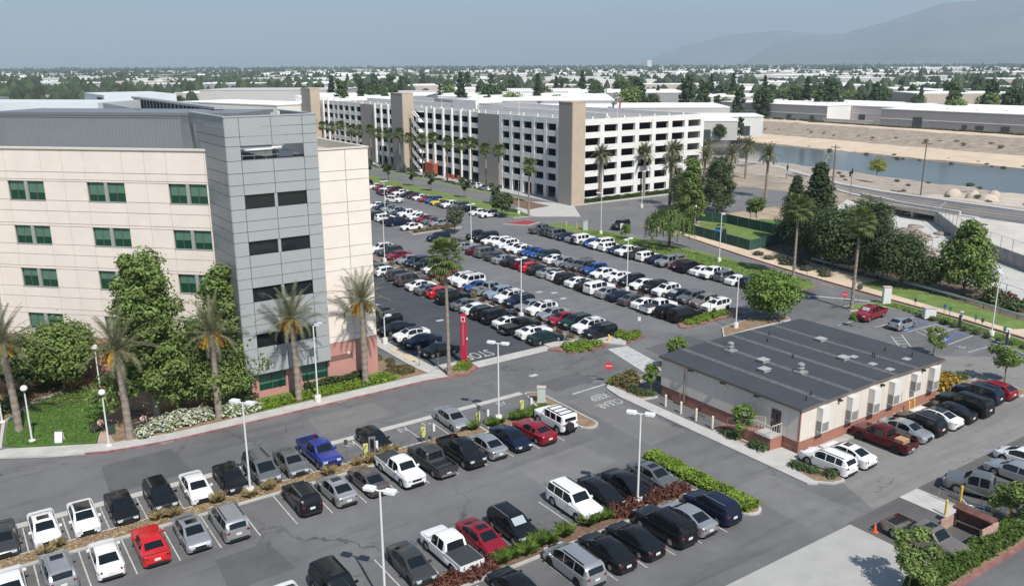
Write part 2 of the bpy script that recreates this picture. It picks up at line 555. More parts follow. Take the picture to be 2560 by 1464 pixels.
# main building frontage
walk('front_walk', [(-40, 80.5), (-8, 80.0), (1.8, 79.4), (5.5, 77.2), (9.5, 75.4), (15, 74.6), (40, 74.55), (43.2, 74.1), (43.1, 77.0), (41.6, 76.3), (15, 76.15), (10.2, 77.0), (6.5, 78.9), (2.5, 81.0), (-8, 81.8), (-40, 82.2)], CONC, 0.14)
kp = [(7.8, 76.05), (9.4, 75.35), (12, 74.85), (15, 74.5), (22, 74.4), (32, 74.42), (40, 74.45), (43.3, 73.95)]
for (x0, y0), (x1, y1) in zip(kp, kp[1:]):
    MB().prism([(x0, y0), (x1, y1), (x1, y1 + 0.16), (x0, y0 + 0.16)], -0.02, 0.155).obj('red_kerb', REDK, bpy.data.objects['front_walk'])
for x in (14.2, 30.6):
    letters('FIRE LANE', x, 74.36, 0, 0.22, 1.0, PAINT, 0.10, bpy.data.objects['front_walk']).rotation_euler = (PI / 2, 0, 0)
bed('frontage_bed', [(10.3, 77.05), (15, 76.2), (41.4, 76.35), (41.0, 79.2), (37.4, 88), (20, 92), (10, 96)], SOIL, kw=0.05, h=0.12)
struct(MB().prism([(24.2, 76.3), (37.4, 76.45), (38.9, 77.4), (37.6, 79.6), (24.2, 79.8), (21.5, 77.5), (22.3, 76.3)], 0.1, 0.19).obj('groundcover_bed', TURF))
struct(MB().prism([(2.2, 82.0), (3.6, 80.7), (6.5, 79.2), (9.0, 77.9), (9.4, 79.5), (11.5, 85.5), (13.2, 91), (9.5, 93.5), (5.6, 91), (3.0, 87.5)], 0.0, 0.17).obj('lawn', LAWN))
kp = [(1.95, 81.8), (2.7, 87.7), (5.3, 91.4), (9.3, 94.0)]
for (x0, y0), (x1, y1) in zip(kp, kp[1:]):
    d = Vector((y1 - y0, x0 - x1)).normalized() * 0.14
    MB().prism([(x0 - d.x, y0 - d.y), (x1 - d.x, y1 - d.y), (x1 + d.x, y1 + d.y), (x0 + d.x, y0 + d.y)], 0, 0.2).obj('edging', CONC, bpy.data.objects['lawn'])
walk('plaza_path', [(9.1, 77.8), (10.2, 77.2), (13.5, 79.8), (16.5, 84), (16.5, 92), (13.3, 91), (11.6, 85.5), (9.5, 79.5)], PAVER, 0.135)
struct(MB().prism([(-60, 82.3), (-8, 82), (1.8, 82.1), (2.5, 87.8), (5.2, 91.5), (9.3, 94.2), (13.3, 91.2), (22, 90), (10, 120), (-60, 140)], -0.02, 0.1).obj('garden_soil', SOIL))
walk('side_walk', [(41.55, 76.4), (43.0, 77.1), (42.75, 86), (42.6, 140), (40.9, 140), (41.0, 88.5), (41.1, 79)], CONC, 0.141)
struct(MB().prism([(41.75, 80.2), (42.6, 80.2), (42.6, 86), (41.75, 86)], 0.12, 0.15).obj('tactile_strip', TACT))
bed('sign_island', [(42.75, 74.2), (44.5, 73.4), (46.9, 74.9), (47.1, 76.9), (44.8, 76.9), (43.2, 76.2)], SOIL, REDK)
walk('sign_walk', [(43.1, 77.0), (47.1, 76.9), (47.1, 77.7), (43.0, 77.9)], CONC, 0.13)
walk('drive_apron', [(46.95, 75.0), (57.6, 75.2), (58.2, 76.8), (47.15, 76.8)], CONC, 0.02)
# middle lot islands
def strip(name, u0, u1, v0, v1, fill=SOIL):
    bed(name, [(u0, v0), (u1, v0), (u1, v1), (u0, v1)], fill, kw=0.14)
strip('planter_strip', 61.1, 62.2, 76.2, 138)
strip('planter_strip', 81.1, 82.3, 75.3, 140, SOIL_D)
strip('planter_strip', 82.1, 83.3, 150, 220)
bed('corner_bed', [(56.7, 75.3), (58.3, 72.6), (62.4, 72.0), (64.0, 72.9), (62.6, 74.5), (57.4, 75.6)], SOIL, REDK)
walk('corner_walk', [(57.4, 75.7), (62.6, 74.6), (64.0, 73.0), (65.3, 71.3), (66.5, 72.6), (66.2, 75.0), (61, 76.2), (57.6, 77.9)], CONC, 0.13)
bed('corner_bed', [(65.6, 71.6), (69.4, 72.4), (69.6, 73.3), (67.0, 75.0), (66.3, 74.9), (66.6, 72.7)], SOIL, REDK)
bed('row_end_bed', [(75.8, 71.8), (86.6, 72.2), (87.4, 73.2), (85.6, 75.1), (76.4, 73.9), (75.4, 72.6)], SOIL, REDK)
bed('row_end_bed', [(77.2, 146.5), (88.6, 147.2), (89.4, 148.2), (88.4, 149.4), (77.6, 149.2)], SOIL)
# strips beside the access road
GR = [(102.1, 77.2), (104.6, 75.0), (106.6, 75.0), (108.3, 77.6), (109.6, 85), (110.9, 98.3), (110.6, 111), (109.6, 128), (107.5, 140), (102.2, 140)]
bed('grass_verge', GR, TURF, REDK, kw=0.15)
bed('far_verge', [(103.6, 150), (108, 149.5), (110.8, 160), (110.6, 225), (112, 262), (103.6, 262)], TURF, kw=0.15)
bed('red_bed', [(97.9, 145.6), (101, 141.0), (105.2, 142.6), (103.8, 146.2)], pm('red_gravel', (0.28, 0.035, 0.045), 0.9, var=0.4, scale=6), CONC)
walk('plaza_walk', [(108.2, 149.4), (116.5, 143), (124.2, 154.9), (124.6, 160.5), (120, 166), (111, 160)], CONC, 0.12)
bed('plaza_bed', [(112.2, 156.5), (119.5, 158), (120.0, 172), (113.0, 172)], SOIL_D)
walk('garage_walk', [(123.6, 161), (127.3, 161), (127.3, 322), (123.6, 322)], CONC_D, 0.13)
bed('garage_verge', [(118.4, 168), (120.6, 168), (121.0, 262), (119.0, 262)], TURF)
walk('garage_front_walk', [(124.3, 155.3), (172, 154.4), (172, 156.0), (124.4, 156.2)], CONC, 0.12)
bed('garage_front_bed', [(128.0, 156.1), (172, 155.9), (172, 157.4), (128.0, 157.4)], TURF, kw=0.06)
# right-hand lot verge and driveway island
bed('side_verge', [(99.2, 64.6), (100.6, 66.6), (105.6, 65.2), (108.0, 64.6), (107.0, 54.2), (105.0, 45.3), (100, 30), (95, 22), (93.5, 24), (99.6, 42.6), (103.6, 50), (105.2, 57.5), (104.8, 63.0)], TURF, CONC, kw=0.18)
# walk and beds round the trailer
walk('trailer_walk', [(53.75, 37.2), (54.4, 36.7), (55.3, 37.4), (55.2, 42.5), (55.1, 58.2), (56.6, 61.4), (55.4, 63.0), (54.3, 62), (53.8, 59.6)], CONC, 0.14)
bed('trailer_end_bed', [(55.0, 57.6), (56.9, 57.2), (57.3, 60.5), (59.8, 62.2), (59.5, 63.8), (56.5, 63.6), (54.9, 61.6)], SOIL)
bed('trailer_back_bed', [(62.5, 59.6), (66, 60.2), (66, 63.2), (63.2, 64.2), (62.3, 62.5)], SOIL)
bed('trailer_back_bed', [(76.8, 66.6), (82.6, 66.8), (89.5, 66.6), (90.6, 68.4), (86.5, 70.2), (79.6, 69.4)], SOIL)
bed('trailer_front_bed', [(54.4, 37.1), (55.4, 36.0), (56.6, 35.8), (57.2, 36.6), (56.0, 40.4), (54.9, 40.4)], SOIL)
walk('trailer_apron', [(54.9, 40.5), (57.5, 40.5), (57.5, 42.7), (54.9, 42.9)], CONC, 0.13)
bed('trailer_wall_bed', [(55.2, 42.95), (56.0, 42.95), (56.0, 48.5), (55.2, 48.5)], SOIL)
walk('trailer_side_walk', [(57.7, 40.35), (80.2, 40.35), (80.2, 41.1), (57.7, 41.1)], CONC_D, 0.13)
bed('trailer_far_bed', [(80.4, 41.2), (86.4, 41.0), (87.4, 44.6), (84.0, 47.8), (80.4, 47.8)], SOIL)
bed('row_end_bed', [(86.2, 36.6), (88.2, 36.3), (88.8, 40.2), (88.4, 42), (86.4, 41.6)], SOIL)
# hedge kerb at lower right
kp = [(48.4, 23.25), (64.2, 23.25)]
struct(MB().prism([(47, 23.2), (64.4, 23.2), (64.4, 25.1), (47, 25.1)], 0, 0.2).obj('hedge_bed', SOIL))
struct(MB().prism([(44, 22.95), (64.4, 22.95), (64.4, 23.2), (44, 23.2)], 0, 0.22).obj('hedge_kerb', REDK))
# park and grove beyond the road
bed('east_verge', [(118.9, 115), (114.3, 96.3), (111.1, 80.8), (109.0, 66.3), (107.6, 54.1), (105.8, 45.3), (103, 30), (106, 30), (111.6, 46), (116, 62), (119, 84.5), (121.5, 97), (124, 114)], SAND, REDK, kw=0.15)
struct(MB().prism([(112, 46), (116.2, 62), (117.5, 72), (112.4, 72.5), (110.6, 62), (108.2, 48)], 0.1, 0.2).obj('grove_turf', TURF))
struct(MB().sheet([(120, 99), (152, 100), (178, 124), (178, 127), (120, 127)], 0.02).obj('park_earth', pm('park_earth', (0.36, 0.28, 0.20), 0.95, var=0.3, scale=0.3)))
struct(MB().sheet([(120.5, 98.5), (134, 99), (136.5, 120), (133, 123.5), (121.5, 113.5)], 0.05).obj('park_lawn', TURF))
struct(MB().sheet([(137, 102), (150, 103), (146, 118), (138, 118)], 0.05).obj('park_lawn', LAWN))
struct(MB().sheet([(119, 30), (121, 48), (133, 82), (146, 103), (121.6, 98), (119.2, 84.6), (116.2, 62), (111.7, 46)], 0.02).obj('grove_floor', pm('leaf_litter', (0.13, 0.09, 0.06), 0.95, var=0.4, scale=0.8)))

# ---- street on the bridge, river, channel
st = MB()
pts_w = [(184.5, -400), (184.5, 30), (184.6, 92), (187, 112), (194, 129), (205, 150), (216, 176), (220, 205), (220, 310)]
pts_e = [(199.7, -400), (199.7, 30), (199.8, 92), (202.0, 126), (205.6, 141), (215, 160), (227, 182), (231, 208), (231, 312)]
for i in range(len(pts_w) - 1):
    st.add([pts_w[i] + (0.02,), pts_e[i] + (0.02,), pts_e[i + 1] + (0.02,), pts_w[i + 1] + (0.02,)], [(0, 1, 2, 3)])
STREET = struct(st.obj('street', ASPH))
for f, m in ((0.30, PAINT), (0.5, PAINT_Y), (0.53, PAINT_Y), (0.72, PAINT)):
    for i in range(1, len(pts_w) - 1):
        a0 = Vector(pts_w[i]).lerp(Vector(pts_e[i]), f)
        a1 = Vector(pts_w[i + 1]).lerp(Vector(pts_e[i + 1]), f)
        line(a0.x, a0.y, a1.x, a1.y, 0.2, m, 0.03, STREET)
def ribbon(name, pts, w, h, m, parent=None, z=0.0):
    mb = MB()
    for (x0, y0), (x1, y1) in zip(pts, pts[1:]):
        d = Vector((y1 - y0, x0 - x1)).normalized() * w / 2
        mb.prism([(x0 - d.x, y0 - d.y), (x1 - d.x, y1 - d.y), (x1 + d.x, y1 + d.y), (x0 + d.x, y0 + d.y)], z, z + h)
    return mb.obj(name, m, parent)
struct(ribbon('street_walk', [(p[0] + 1.3, p[1]) for p in pts_e], 2.2, 0.16, CONC))
struct(ribbon('street_walk', [(p[0] - 0.8, p[1]) for p in pts_w[2:6]], 1.4, 0.18, CONC))
# river cross-section swept along Y
prof = [(204, 0.0), (206, 0.05), (214, -0.6), (226, -1.8), (244, -3.2), (262, -4.3), (284, -5.2), (304, -4.7), (318, -3.8), (332, -3.1), (344, -2.3), (355, -1.6), (362, -0.9), (374, 0.1), (386, 0.8), (391, 0.95), (397, 0.9), (404, 0.4), (425, 0.0)]
vs = [-9000, -2000, -600, -200, -50] + list(range(0, 440, 7)) + [470, 520, 600, 800, 1500, 4000, 16000]
rb = MB()
rr = random.Random(4)
nu = len(prof)
for v in vs:
    sh = 0.06 * (max(-100, min(500, v)) - 150)
    for i, (u, z) in enumerate(prof):
        k = 0 if i in (0, nu - 1) else 1
        if i and i < 6:
            ue = 200.0
            for (e0, e1) in zip(pts_e, pts_e[1:]):
                if e0[1] <= v <= e1[1]:
                    ue = e0[0] + (e1[0] - e0[0]) * (v - e0[1]) / (e1[1] - e0[1])
            if v > 312:
                ue = 231
            u = u + max(0, ue + 1.5 - 204) * (1 - i / 6)
        if i == 0:
            u = 204 if v < 126 else 204
        rb.v.append((u + k * (sh + rr.uniform(-1.2, 1.2)), v, z + k * rr.uniform(-0.18, 0.18)))
for j in range(len(vs) - 1):
    for i in range(nu - 1):
        rb.f.append((j * nu + i, j * nu + i + 1, (j + 1) * nu + i + 1, (j + 1) * nu + i))
        u = prof[i][0]
        rb.m.append((5 if vs[j] < 116 else 0) if u < 300 else 1 if u < 318 else 2 if u < 344 else 3 if u < 386 else 4)
BANK0 = pm('grey_earth_bank', (0.34, 0.285, 0.23), 0.95, var=0.32, scale=0.3, bump=0.6, bscale=1.5)
MUD = pm('river_mud', (0.20, 0.165, 0.12), 0.9, var=0.4, scale=0.3, bump=0.6, bscale=1.5)
struct(rb.obj('river_bank', [BANK0, MUD, SAND, SCRUB, SAND, pm('pale_bank', (0.47, 0.41, 0.34), 0.95, var=0.2, scale=0.2, bump=0.5, bscale=1.2)], None, 0))
md = MB()
rr2 = random.Random(3)
for k in range(5):
    r_ = rr2.uniform(1.0, 2.4)
    md.lathe([(r_ * 1.5, -2.5), (r_, -0.4), (r_ * 0.6, 0.12 * r_), (0.2, 0.25 * r_)], 9, (209 + rr2.uniform(0, 17), 118 - rr2.uniform(0, 18)))
struct(md.obj('sand_mound', MATS['pale_bank'], None, 0))
WATER = pm('water', (0.05, 0.058, 0.052), 0.14, spec=0.5, bump=0.06, bscale=0.5, var=0.2, scale=0.05)
struct(MB().rect(232, 348, -9000, 16000, -4.0).obj('river', WATER))
# concrete flood channel in the foreground right
near = [(100, -60), (112, 30), (120.8, 52.6), (127.9, 68.5), (133.4, 82.3), (150, 108), (184.4, 124)]
toe = [(110, -60), (121, 30), (129, 50), (135.5, 64), (141, 77), (155, 98), (190, 112)]
wall = [(122, -60), (134, 30), (145, 54), (153.2, 68), (162.9, 82.8), (185.5, 102.4), (200, 108)]
ch = MB()
FZ = -2.5
for i in range(len(near) - 1):
    ch.add([near[i] + (-0.03,), near[i + 1] + (-0.03,), toe[i + 1] + (FZ,), toe[i] + (FZ,)], [(0, 3, 2, 1)])
    ch.add([toe[i] + (FZ,), toe[i + 1] + (FZ,), wall[i + 1] + (FZ,), wall[i] + (FZ,)], [(0, 3, 2, 1)])
struct(ch.obj('channel', CONC_CH))
wl = MB()
for (x0, y0), (x1, y1) in zip(wall, wall[1:]):
    d = Vector((y1 - y0, x0 - x1)).normalized() * 0.3
    wl.prism([(x0, y0), (x1, y1), (x1 + d.x, y1 + d.y), (x0 + d.x, y0 + d.y)], FZ - 0.2, 0.08)
tag(wl.obj('channel_wall', pm('concrete_wall_shaded', (0.27, 0.265, 0.25), 0.9, var=0.3, scale=0.6)), 'shaded concrete retaining wall along the dry flood channel', 'wall')  # grey darkened to carry the wall's grazing-sun shade; mottling is random
struct(MB().sheet([(122.3, -60), (134.3, 30), (145.3, 54), (153.5, 68), (163.2, 82.8), (185.2, 102), (184.4, 80), (184.4, -60)], 0.0).obj('channel_apron', pm('pale_gravel', (0.50, 0.47, 0.42), 0.95, var=0.15, scale=0.2)))
sed = MB()
rr = random.Random(9)
for k in range(60):
    t = rr.random()
    p = Vector((148, 82)).lerp(Vector((176, 103)), t)
    x, y = p.x + rr.gauss(0, 3), p.y + rr.gauss(0, 2)
    r = rr.uniform(0.5, 2.0)
    sed.lathe([(r, FZ), (r * 0.7, FZ + 0.18 * r), (0.05, FZ + 0.28 * r)], 7, (x, y))
struct(sed.obj('sediment', pm('sediment', (0.27, 0.215, 0.18), 0.95, var=0.35, scale=1.2), None, 0), 'stuff')
# bridge: deck edge, girder and piers over the channel mouth
br = thing('road_bridge', 'low concrete road bridge crossing over the mouth of the flood channel', 'bridge', (0, 0, 0))
MB().prism([(183.9, 96), (186.3, 112), (190.5, 124.5), (191.2, 124), (187.0, 111.6), (184.6, 96)], -1.0, 0.9).obj('parapet', CONC_CH, br)
MB().prism([(184.6, 96), (187.0, 111.6), (191.2, 124), (203, 120), (200, 96)], -1.2, -0.05).obj('deck', CONC_CH, br)
for (x, y) in ((186.6, 108.3), (187.9, 113.4), (189.4, 118.4)):
    MB().prism([(x, y - 0.25), (x + 10, y - 1.5), (x + 10, y - 1.0), (x, y + 0.25)], FZ - 0.1, -1.0).obj('pier', CONC_CH, br)
MB().prism([(200, 90), (203, 90), (206, 122), (203, 124)], FZ, -0.06).obj('underdeck_shade', pm('dark_void', (0.02, 0.02, 0.02), 0.9), br)  # near-black block stands in for the shade under the deck
# ------------------------------------------------------------------ main building
CREAM = pm('cream_panel', (0.78, 0.70, 0.63), 0.75, var=0.05, scale=0.5)
PINK = pm('pink_stucco', (0.46, 0.235, 0.20), 0.85, var=0.08, scale=0.7)
GREYP = pm('grey_metal_panel', (0.355, 0.38, 0.38), 0.5, 0.05, var=0.04, scale=0.6)
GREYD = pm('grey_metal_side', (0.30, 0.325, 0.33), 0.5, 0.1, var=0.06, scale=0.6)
JOINT = pm('panel_joint', (0.22, 0.20, 0.18), 0.9)
JOINT_D = pm('panel_joint_dark', (0.13, 0.14, 0.14), 0.9)
TRIM = pm('stone_trim', (0.60, 0.565, 0.49), 0.8, var=0.05, scale=2)
ROOFW = pm('roof_membrane', (0.70, 0.70, 0.68), 0.8, var=0.1, scale=0.3)
SCREEN = pm('roof_screen', (0.235, 0.255, 0.275), 0.5, 0.25, var=0.06, scale=0.25)
SCRW = pm('plant_room_white', (0.58, 0.62, 0.63), 0.6, var=0.05, scale=0.4)
STEEL = pm('galvanised_steel', (0.30, 0.31, 0.32), 0.5, 0.6)
DARK = pm('shadow_interior', (0.018, 0.019, 0.02), 0.9)
BLIND = pm('window_blind', (0.46, 0.72, 0.57), 0.8, var=0.05, scale=2)
GFRAME = pm('window_frame_dark', (0.09, 0.12, 0.105), 0.5)
MULL = pm('mullion_grey', (0.33, 0.34, 0.33), 0.6)
def glass(name, col, rough=0.03, alpha=None, spec=0.6):
    m = bpy.data.materials.new(name)
    m.use_nodes = True
    b = m.node_tree.nodes['Principled BSDF']
    b.inputs['Base Color'].default_value = tuple(col) + (1,)
    b.inputs['Roughness'].default_value = rough
    b.inputs['Specular IOR Level'].default_value = spec
    if alpha:
        b.inputs['Alpha'].default_value = alpha
    return m
GGREEN = glass('green_glass', (0.010, 0.10, 0.055), 0.04, 0.34)
GDARK = glass('dark_glass', (0.012, 0.018, 0.020), 0.04)
UNIT = {}
def unit_box(m):
    if m.name not in UNIT:
        UNIT[m.name] = MB().box(0, 1, 0, 1, 0, 1).mesh('panel', m)
    return UNIT[m.name]
def panel(parent, name, m, lo, size):
    return ob(name, unit_box(m), parent, lo, 0, size)

B = thing('main_building', 'five-storey cream and grey panelled building with pink base', 'building')
# -- left wing: local frame along the 45-degree facade
WING = Matrix.Translation((23.92, 84.76, 0)) @ Matrix.Rotation(R(135), 4, 'Z')
wing = ob('left_wing', MB().box(-0.6, 46, -24, -0.34, 0, 23.4).mesh('left_wing', JOINT), B)
wing.matrix_local = WING
# local x = along facade to the left, outward normal = +y?  rotate: x axis -> (-.707,.707); y axis -> (-.707,-.707) which faces the camera
wjs = [-0.55, 1.7, 5.83, 8.2, 10.65, 14.87, 17.35, 19.78, 23.96, 26.4, 29, 33.2, 35.4, 38, 42.2, 46]
zj = [4.3, 5.0, 6.75, 7.3, 8.6, 9.7, 11.66, 11.95, 13.2, 14.3, 16.22, 16.5, 17.8, 18.9, 20.85, 21.05, 21.8, 24.1]
wins = [(1.7, 5.83), (10.65, 14.87), (19.78, 23.96), (29, 33.2), (38, 42.2)]
wz = [(5.0, 6.75), (9.7, 11.66), (14.3, 16.22), (18.9, 20.85)]
G = 0.024
for a_, b_ in zip(wjs, wjs[1:]):
    for c_, d_ in zip(zj, zj[1:]):
        if (a_, b_) in wins and (c_, d_) in wz:
            continue
        panel(wing, 'panel', CREAM, (a_ + G, -0.18, c_ + G), (b_ - a_ - 2 * G, 0.16, d_ - c_ - 2 * G))
    panel(wing, 'base_panel', PINK, (a_ + G, -0.18, 0), (b_ - a_ - 2 * G, 0.17, 4.3 - G))
MB().box(-0.6, 46, -0.6, 0.1, 24.1, 24.28).obj('coping', TRIM, wing)
MB().box(-0.6, 46, -0.5, -0.17, 23.2, 24.1).obj('parapet', CREAM, wing)
MB().box(-0.6, 46, -24, -0.5, 23.4, 23.45).obj('roof', ROOFW, wing)
rr = random.Random(5)
def paired_window(par, x0, x1, z0, z1):
    f = MB().box(x0, x1, -0.335, -0.29, z0, z1).obj('window', GFRAME, par)
    MB().box(x0, x1, -0.2, -0.06, z1 - 0.02, z1 + 0.1).obj('head', TRIM, f)
    MB().box(x0, x1, -0.2, 0.02, z0 - 0.06, z0).obj('sill', MULL, f)
    xm = (x0 + x1) / 2
    MB().box(xm - 0.17, xm + 0.17, -0.24, -0.02, z0, z1).obj('mullion', MULL, f)
    for a_, b_ in ((x0 + 0.08, xm - 0.17), (xm + 0.17, x1 - 0.08)):
        d = (z1 - z0) * rr.choice((0.55, 0.6, 0.62, 0.66, 0.88, 0.97, 0.45, 0.5))
        MB().box(a_, b_, -0.288, -0.28, z0 + 0.05, z1 - 0.05).obj('room_dark', DARK, f)
        MB().box(a_ + 0.04, b_ - 0.04, -0.272, -0.256, z1 - d, z1 - 0.05).obj('blind', BLIND, f)
        MB().box(a_, b_, -0.20, -0.195, z0 + 0.05, z1 - 0.05).obj('pane', GGREEN, f)
        c_ = (a_ + b_) / 2
        MB().box(c_ - 0.03, c_ + 0.03, -0.194, -0.15, z0, z1).obj('glazing_bar', GFRAME, f)
for (a_, b_) in wins:
    for (c_, d_) in wz:
        paired_window(wing, a_, b_, c_, d_)
# ribbed grey roof screen behind the parapet
sc_ = MB()
x = 5.0
while x < 46:
    sc_.box(x, x + 0.28, -2.05, -1.95, 23.4, 27.15)
    sc_.box(x + 0.28, x + 0.36, -2.05, -1.98, 23.4, 27.15)
    x += 0.36
o = sc_.obj('roof_screen', SCREEN, wing)
o['kind'] = 'stuff'
MB().box(4.95, 46, -2.2, -1.9, 27.15, 27.22).obj('screen_cap', STEEL, wing)
MB().box(4.93, 5.0, -8.0, -1.9, 23.4, 27.2).obj('screen_return', SCREEN, wing)
pr = MB().box(1.2, 30, -14, -6.5, 23.45, 27.1).obj('plant_room', SCRW, wing)
MB().box(0.9, 30.2, -14.2, -6.3, 27.1, 27.4).obj('plant_roof', STEEL, pr)
for x in (1.6, 2.6, 3.6):
    MB().box(x, x + 0.55, -6.5, -6.42, 23.9, 26.2).obj('plant_door', TRIM, pr)
fan = MB()
for z in (24.2, 24.8):
    fan.tube((1.6, -4.2, z), (2.6, -4.6, z + 0.1), 0.35, 0.35, 10)
fan.box(1.3, 2.6, -5.0, -4.0, 23.45, 24.0)
fan.obj('duct', STEEL, pr, 40)
# grey tower at the far-left end of the wing
MB().box(27.0, 33, 0.0, 1.2, 2.9, 27.5).obj('end_tower', GREYP, wing)

# -- grey corner tower
tw = MB().box(22.98, 31.54, 79.6, 88.45, 3.0, 23.6).obj('corner_tower', JOINT_D, B)
cu = [22.9, 24.22, 27.2, 30.22, 31.65]
zs = [2.9]
sill = [5.6, 10.2, 14.78, 19.2, 23.68]
head = [6.95, 11.6, 16.1, 20.5, 25.0]
for k, (a_, b_) in enumerate(zip(sill, head)):
    zs += [a_ - 1.15] if k == 0 else [head[k - 1] + 0.95, a_ - 1.15]
    zs += [a_, b_]
zs += [25.85, 26.7, 27.6]
zs = sorted(set(round(z, 3) for z in zs))
def in_win(c0, c1, z0, z1):
    return c0 in (24.22, 27.2) and any(abs(z0 - a_) < 0.01 for a_ in sill)
for a_, b_ in zip(cu, cu[1:]):
    for c_, d_ in zip(zs, zs[1:]):
        if in_win(a_, b_, c_, d_):
            continue
        panel(tw, 'panel', GREYP, (a_ + G, 78.9, c_ + G), (b_ - a_ - 2 * G, 0.16, d_ - c_ - 2 * G))
sdv = [78.92, 81.9, 84.9, 88.5]
for z0, z1 in zip(zs, zs[1:]):
    for a_, b_ in zip(sdv, sdv[1:]):
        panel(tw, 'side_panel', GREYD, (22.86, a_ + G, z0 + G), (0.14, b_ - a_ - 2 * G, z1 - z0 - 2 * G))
MB().box(31.55, 31.65, 79.0, 88.5, 2.9, 27.6).obj('side_wall', GREYP, tw)
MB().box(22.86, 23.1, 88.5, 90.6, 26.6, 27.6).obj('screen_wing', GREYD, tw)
MB().box(22.8, 31.7, 78.85, 79.3, 27.6, 27.72).obj('coping', GREYP, tw)
MB().box(22.8, 23.2, 79.3, 90.6, 27.6, 27.72).obj('coping', GREYP, tw)
MB().box(31.3, 31.7, 79.3, 88.5, 27.6, 27.72).obj('coping', GREYP, tw)
MB().box(22.98, 27.2, 79.1, 87.6, 26.3, 26.5).obj('roof', pm('tower_roof', (0.40, 0.42, 0.42), 0.7, var=0.15, scale=0.5), tw)
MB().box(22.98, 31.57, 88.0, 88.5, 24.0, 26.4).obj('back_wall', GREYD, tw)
MB().box(23, 31.5, 79.1, 79.4, 2.8, 2.9).obj('soffit', JOINT_D, tw)
for k, (a_, b_) in enumerate(zip(sill, head)):
    if k < 4:
        w = MB().box(24.26, 30.18, 79.5, 79.55, a_, b_).obj('window', DARK, tw)
        for x0, x1 in ((24.26, 27.06), (27.34, 30.18)):
            MB().box(x0, x1, 79.12, 79.13, a_ + 0.03, b_ - 0.03).obj('pane', GDARK, w)
        MB().box(27.06, 27.34, 78.96, 79.3, a_, b_).obj('mullion', GREYP, w)
        if k == 2:
            for x in (25.1, 26.3, 28.0, 29.6):
                MB().prism([(x - .5, 79.3), (x + .5, 79.3), (x + .5, 79.4), (x - .5, 79.4)], a_, a_ + 0.25).obj('chair_back', pm('chair_grey', (0.22, 0.21, 0.20), 0.7), w)
    else:
        MB().box(24.26, 30.18, 79.0, 79.06, a_ + 0.0, a_ + 0.05).obj('sill', STEEL, tw)
        rl = MB()
        for z in (24.05, 24.4):
            rl.tube((24.4, 79.5, z), (28, 79.5, z), 0.03)
        for x in (24.5, 25.6, 26.7, 27.8):
            rl.tube((x, 79.5, 23.6), (x, 79.5, 24.5), 0.03)
        rl.obj('railing', STEEL, tw)
        MB().box(28.2, 29.6, 80.2, 82, 23.7, 24.3).obj('roof_unit', SCRW, tw)
        MB().box(24.2, 27.2, 79.06, 79.1, 24.72, 25.0).obj('louvre', GREYP, tw)
# -- pink base and cream right-hand bay
rb_ = MB().box(23.6, 37.16, 80.1, 93, 0, 23.3).obj('right_bay', JOINT, B)
for a_, b_ in ((31.66, 34.72), (34.72, 37.24)):
    for c_, d_ in zip([4.35, 5.0, 7.3, 8.6, 9.7, 11.95, 13.2, 14.3, 16.5, 17.8, 18.85, 21.05, 22.0], [5.0, 7.3, 8.6, 9.7, 11.95, 13.2, 14.3, 16.5, 17.8, 18.85, 21.05, 22.0, 24.1]):
        panel(rb_, 'panel', CREAM, (a_ + G, 79.7, c_ + G), (b_ - a_ - 2 * G, 0.2, d_ - c_ - 2 * G))
MB().box(31.66, 37.3, 79.62, 80.1, 24.1, 24.26).obj('coping', TRIM, rb_)
MB().box(36.9, 37.3, 80.1, 93, 23.2, 24.26).obj('coping', TRIM, rb_)
MB().box(31.6, 37.2, 79.9, 80.1, 23.2, 24.1).obj('parapet', CREAM, rb_)
MB().box(31.7, 36.9, 80.1, 93, 23.3, 23.36).obj('roof', pm('roof_gravel', (0.42, 0.38, 0.34), 0.9, var=0.15, scale=1), rb_)
for a_, b_, z0, z1 in ((23.55, 24.3, 0, 2.88), (27.05, 28.75, 0, 2.88), (31.55, 37.24, 0, 4.33), (24.3, 27.05, 0, 0.85), (28.75, 31.55, 0, 0.85)):
    MB().box(a_, b_, 79.69, 79.9, z0, z1).obj('base_panel', PINK, rb_)
MB().box(31.66, 34.3, 79.62, 79.7, 2.5, 3.0).obj('band', pm('pink_dark', (0.21, 0.10, 0.09), 0.85), rb_)
for a_, b_ in ((24.3, 27.05), (28.75, 31.55)):
    w = MB().box(a_, b_, 80.0, 80.04, 0.85, 2.88).obj('window', DARK, rb_)
    MB().box(a_ + 0.05, b_ - 0.05, 79.93, 79.94, 1.5, 2.8).obj('blind', BLIND, w)
    MB().box(a_, b_, 79.82, 79.83, 0.85, 2.88).obj('pane', GGREEN, w)
    for x in ((a_ + b_) / 2 - 0.03, a_, b_ - 0.06):
        MB().box(x, x + 0.06, 79.78, 79.9, 0.85, 2.88).obj('glazing_bar', GFRAME, w)
MB().lathe([(0.08, 0), (0.12, 0.1), (0.1, 0.22), (0.02, 0.26)], 8).obj('wall_light', pm('lamp_white', (0.8, 0.8, 0.78), 0.5), rb_, 40, (33.9, 79.6, 2.9))

# -- rest of the hospital-like complex seen over the roof
def slab(name, label, x, y, rz, w, d, h, wallm, roofm, parts=(), cat='building'):
    t = thing(name, label, cat, (x, y, 0), rz)
    MB().box(0, w, 0, d, 0, h).obj('wall', wallm, t)
    MB().box(-0.15, w + 0.15, -0.15, d + 0.15, h, h + 0.35).obj('parapet', TRIM, t)
    MB().box(0.1, w - 0.1, 0.1, d - 0.1, h + 0.05, h + 0.4).obj('roof', roofm, t)
    for nm, m, bx in parts:
        MB().box(*bx).obj(nm, m, t)
    return t

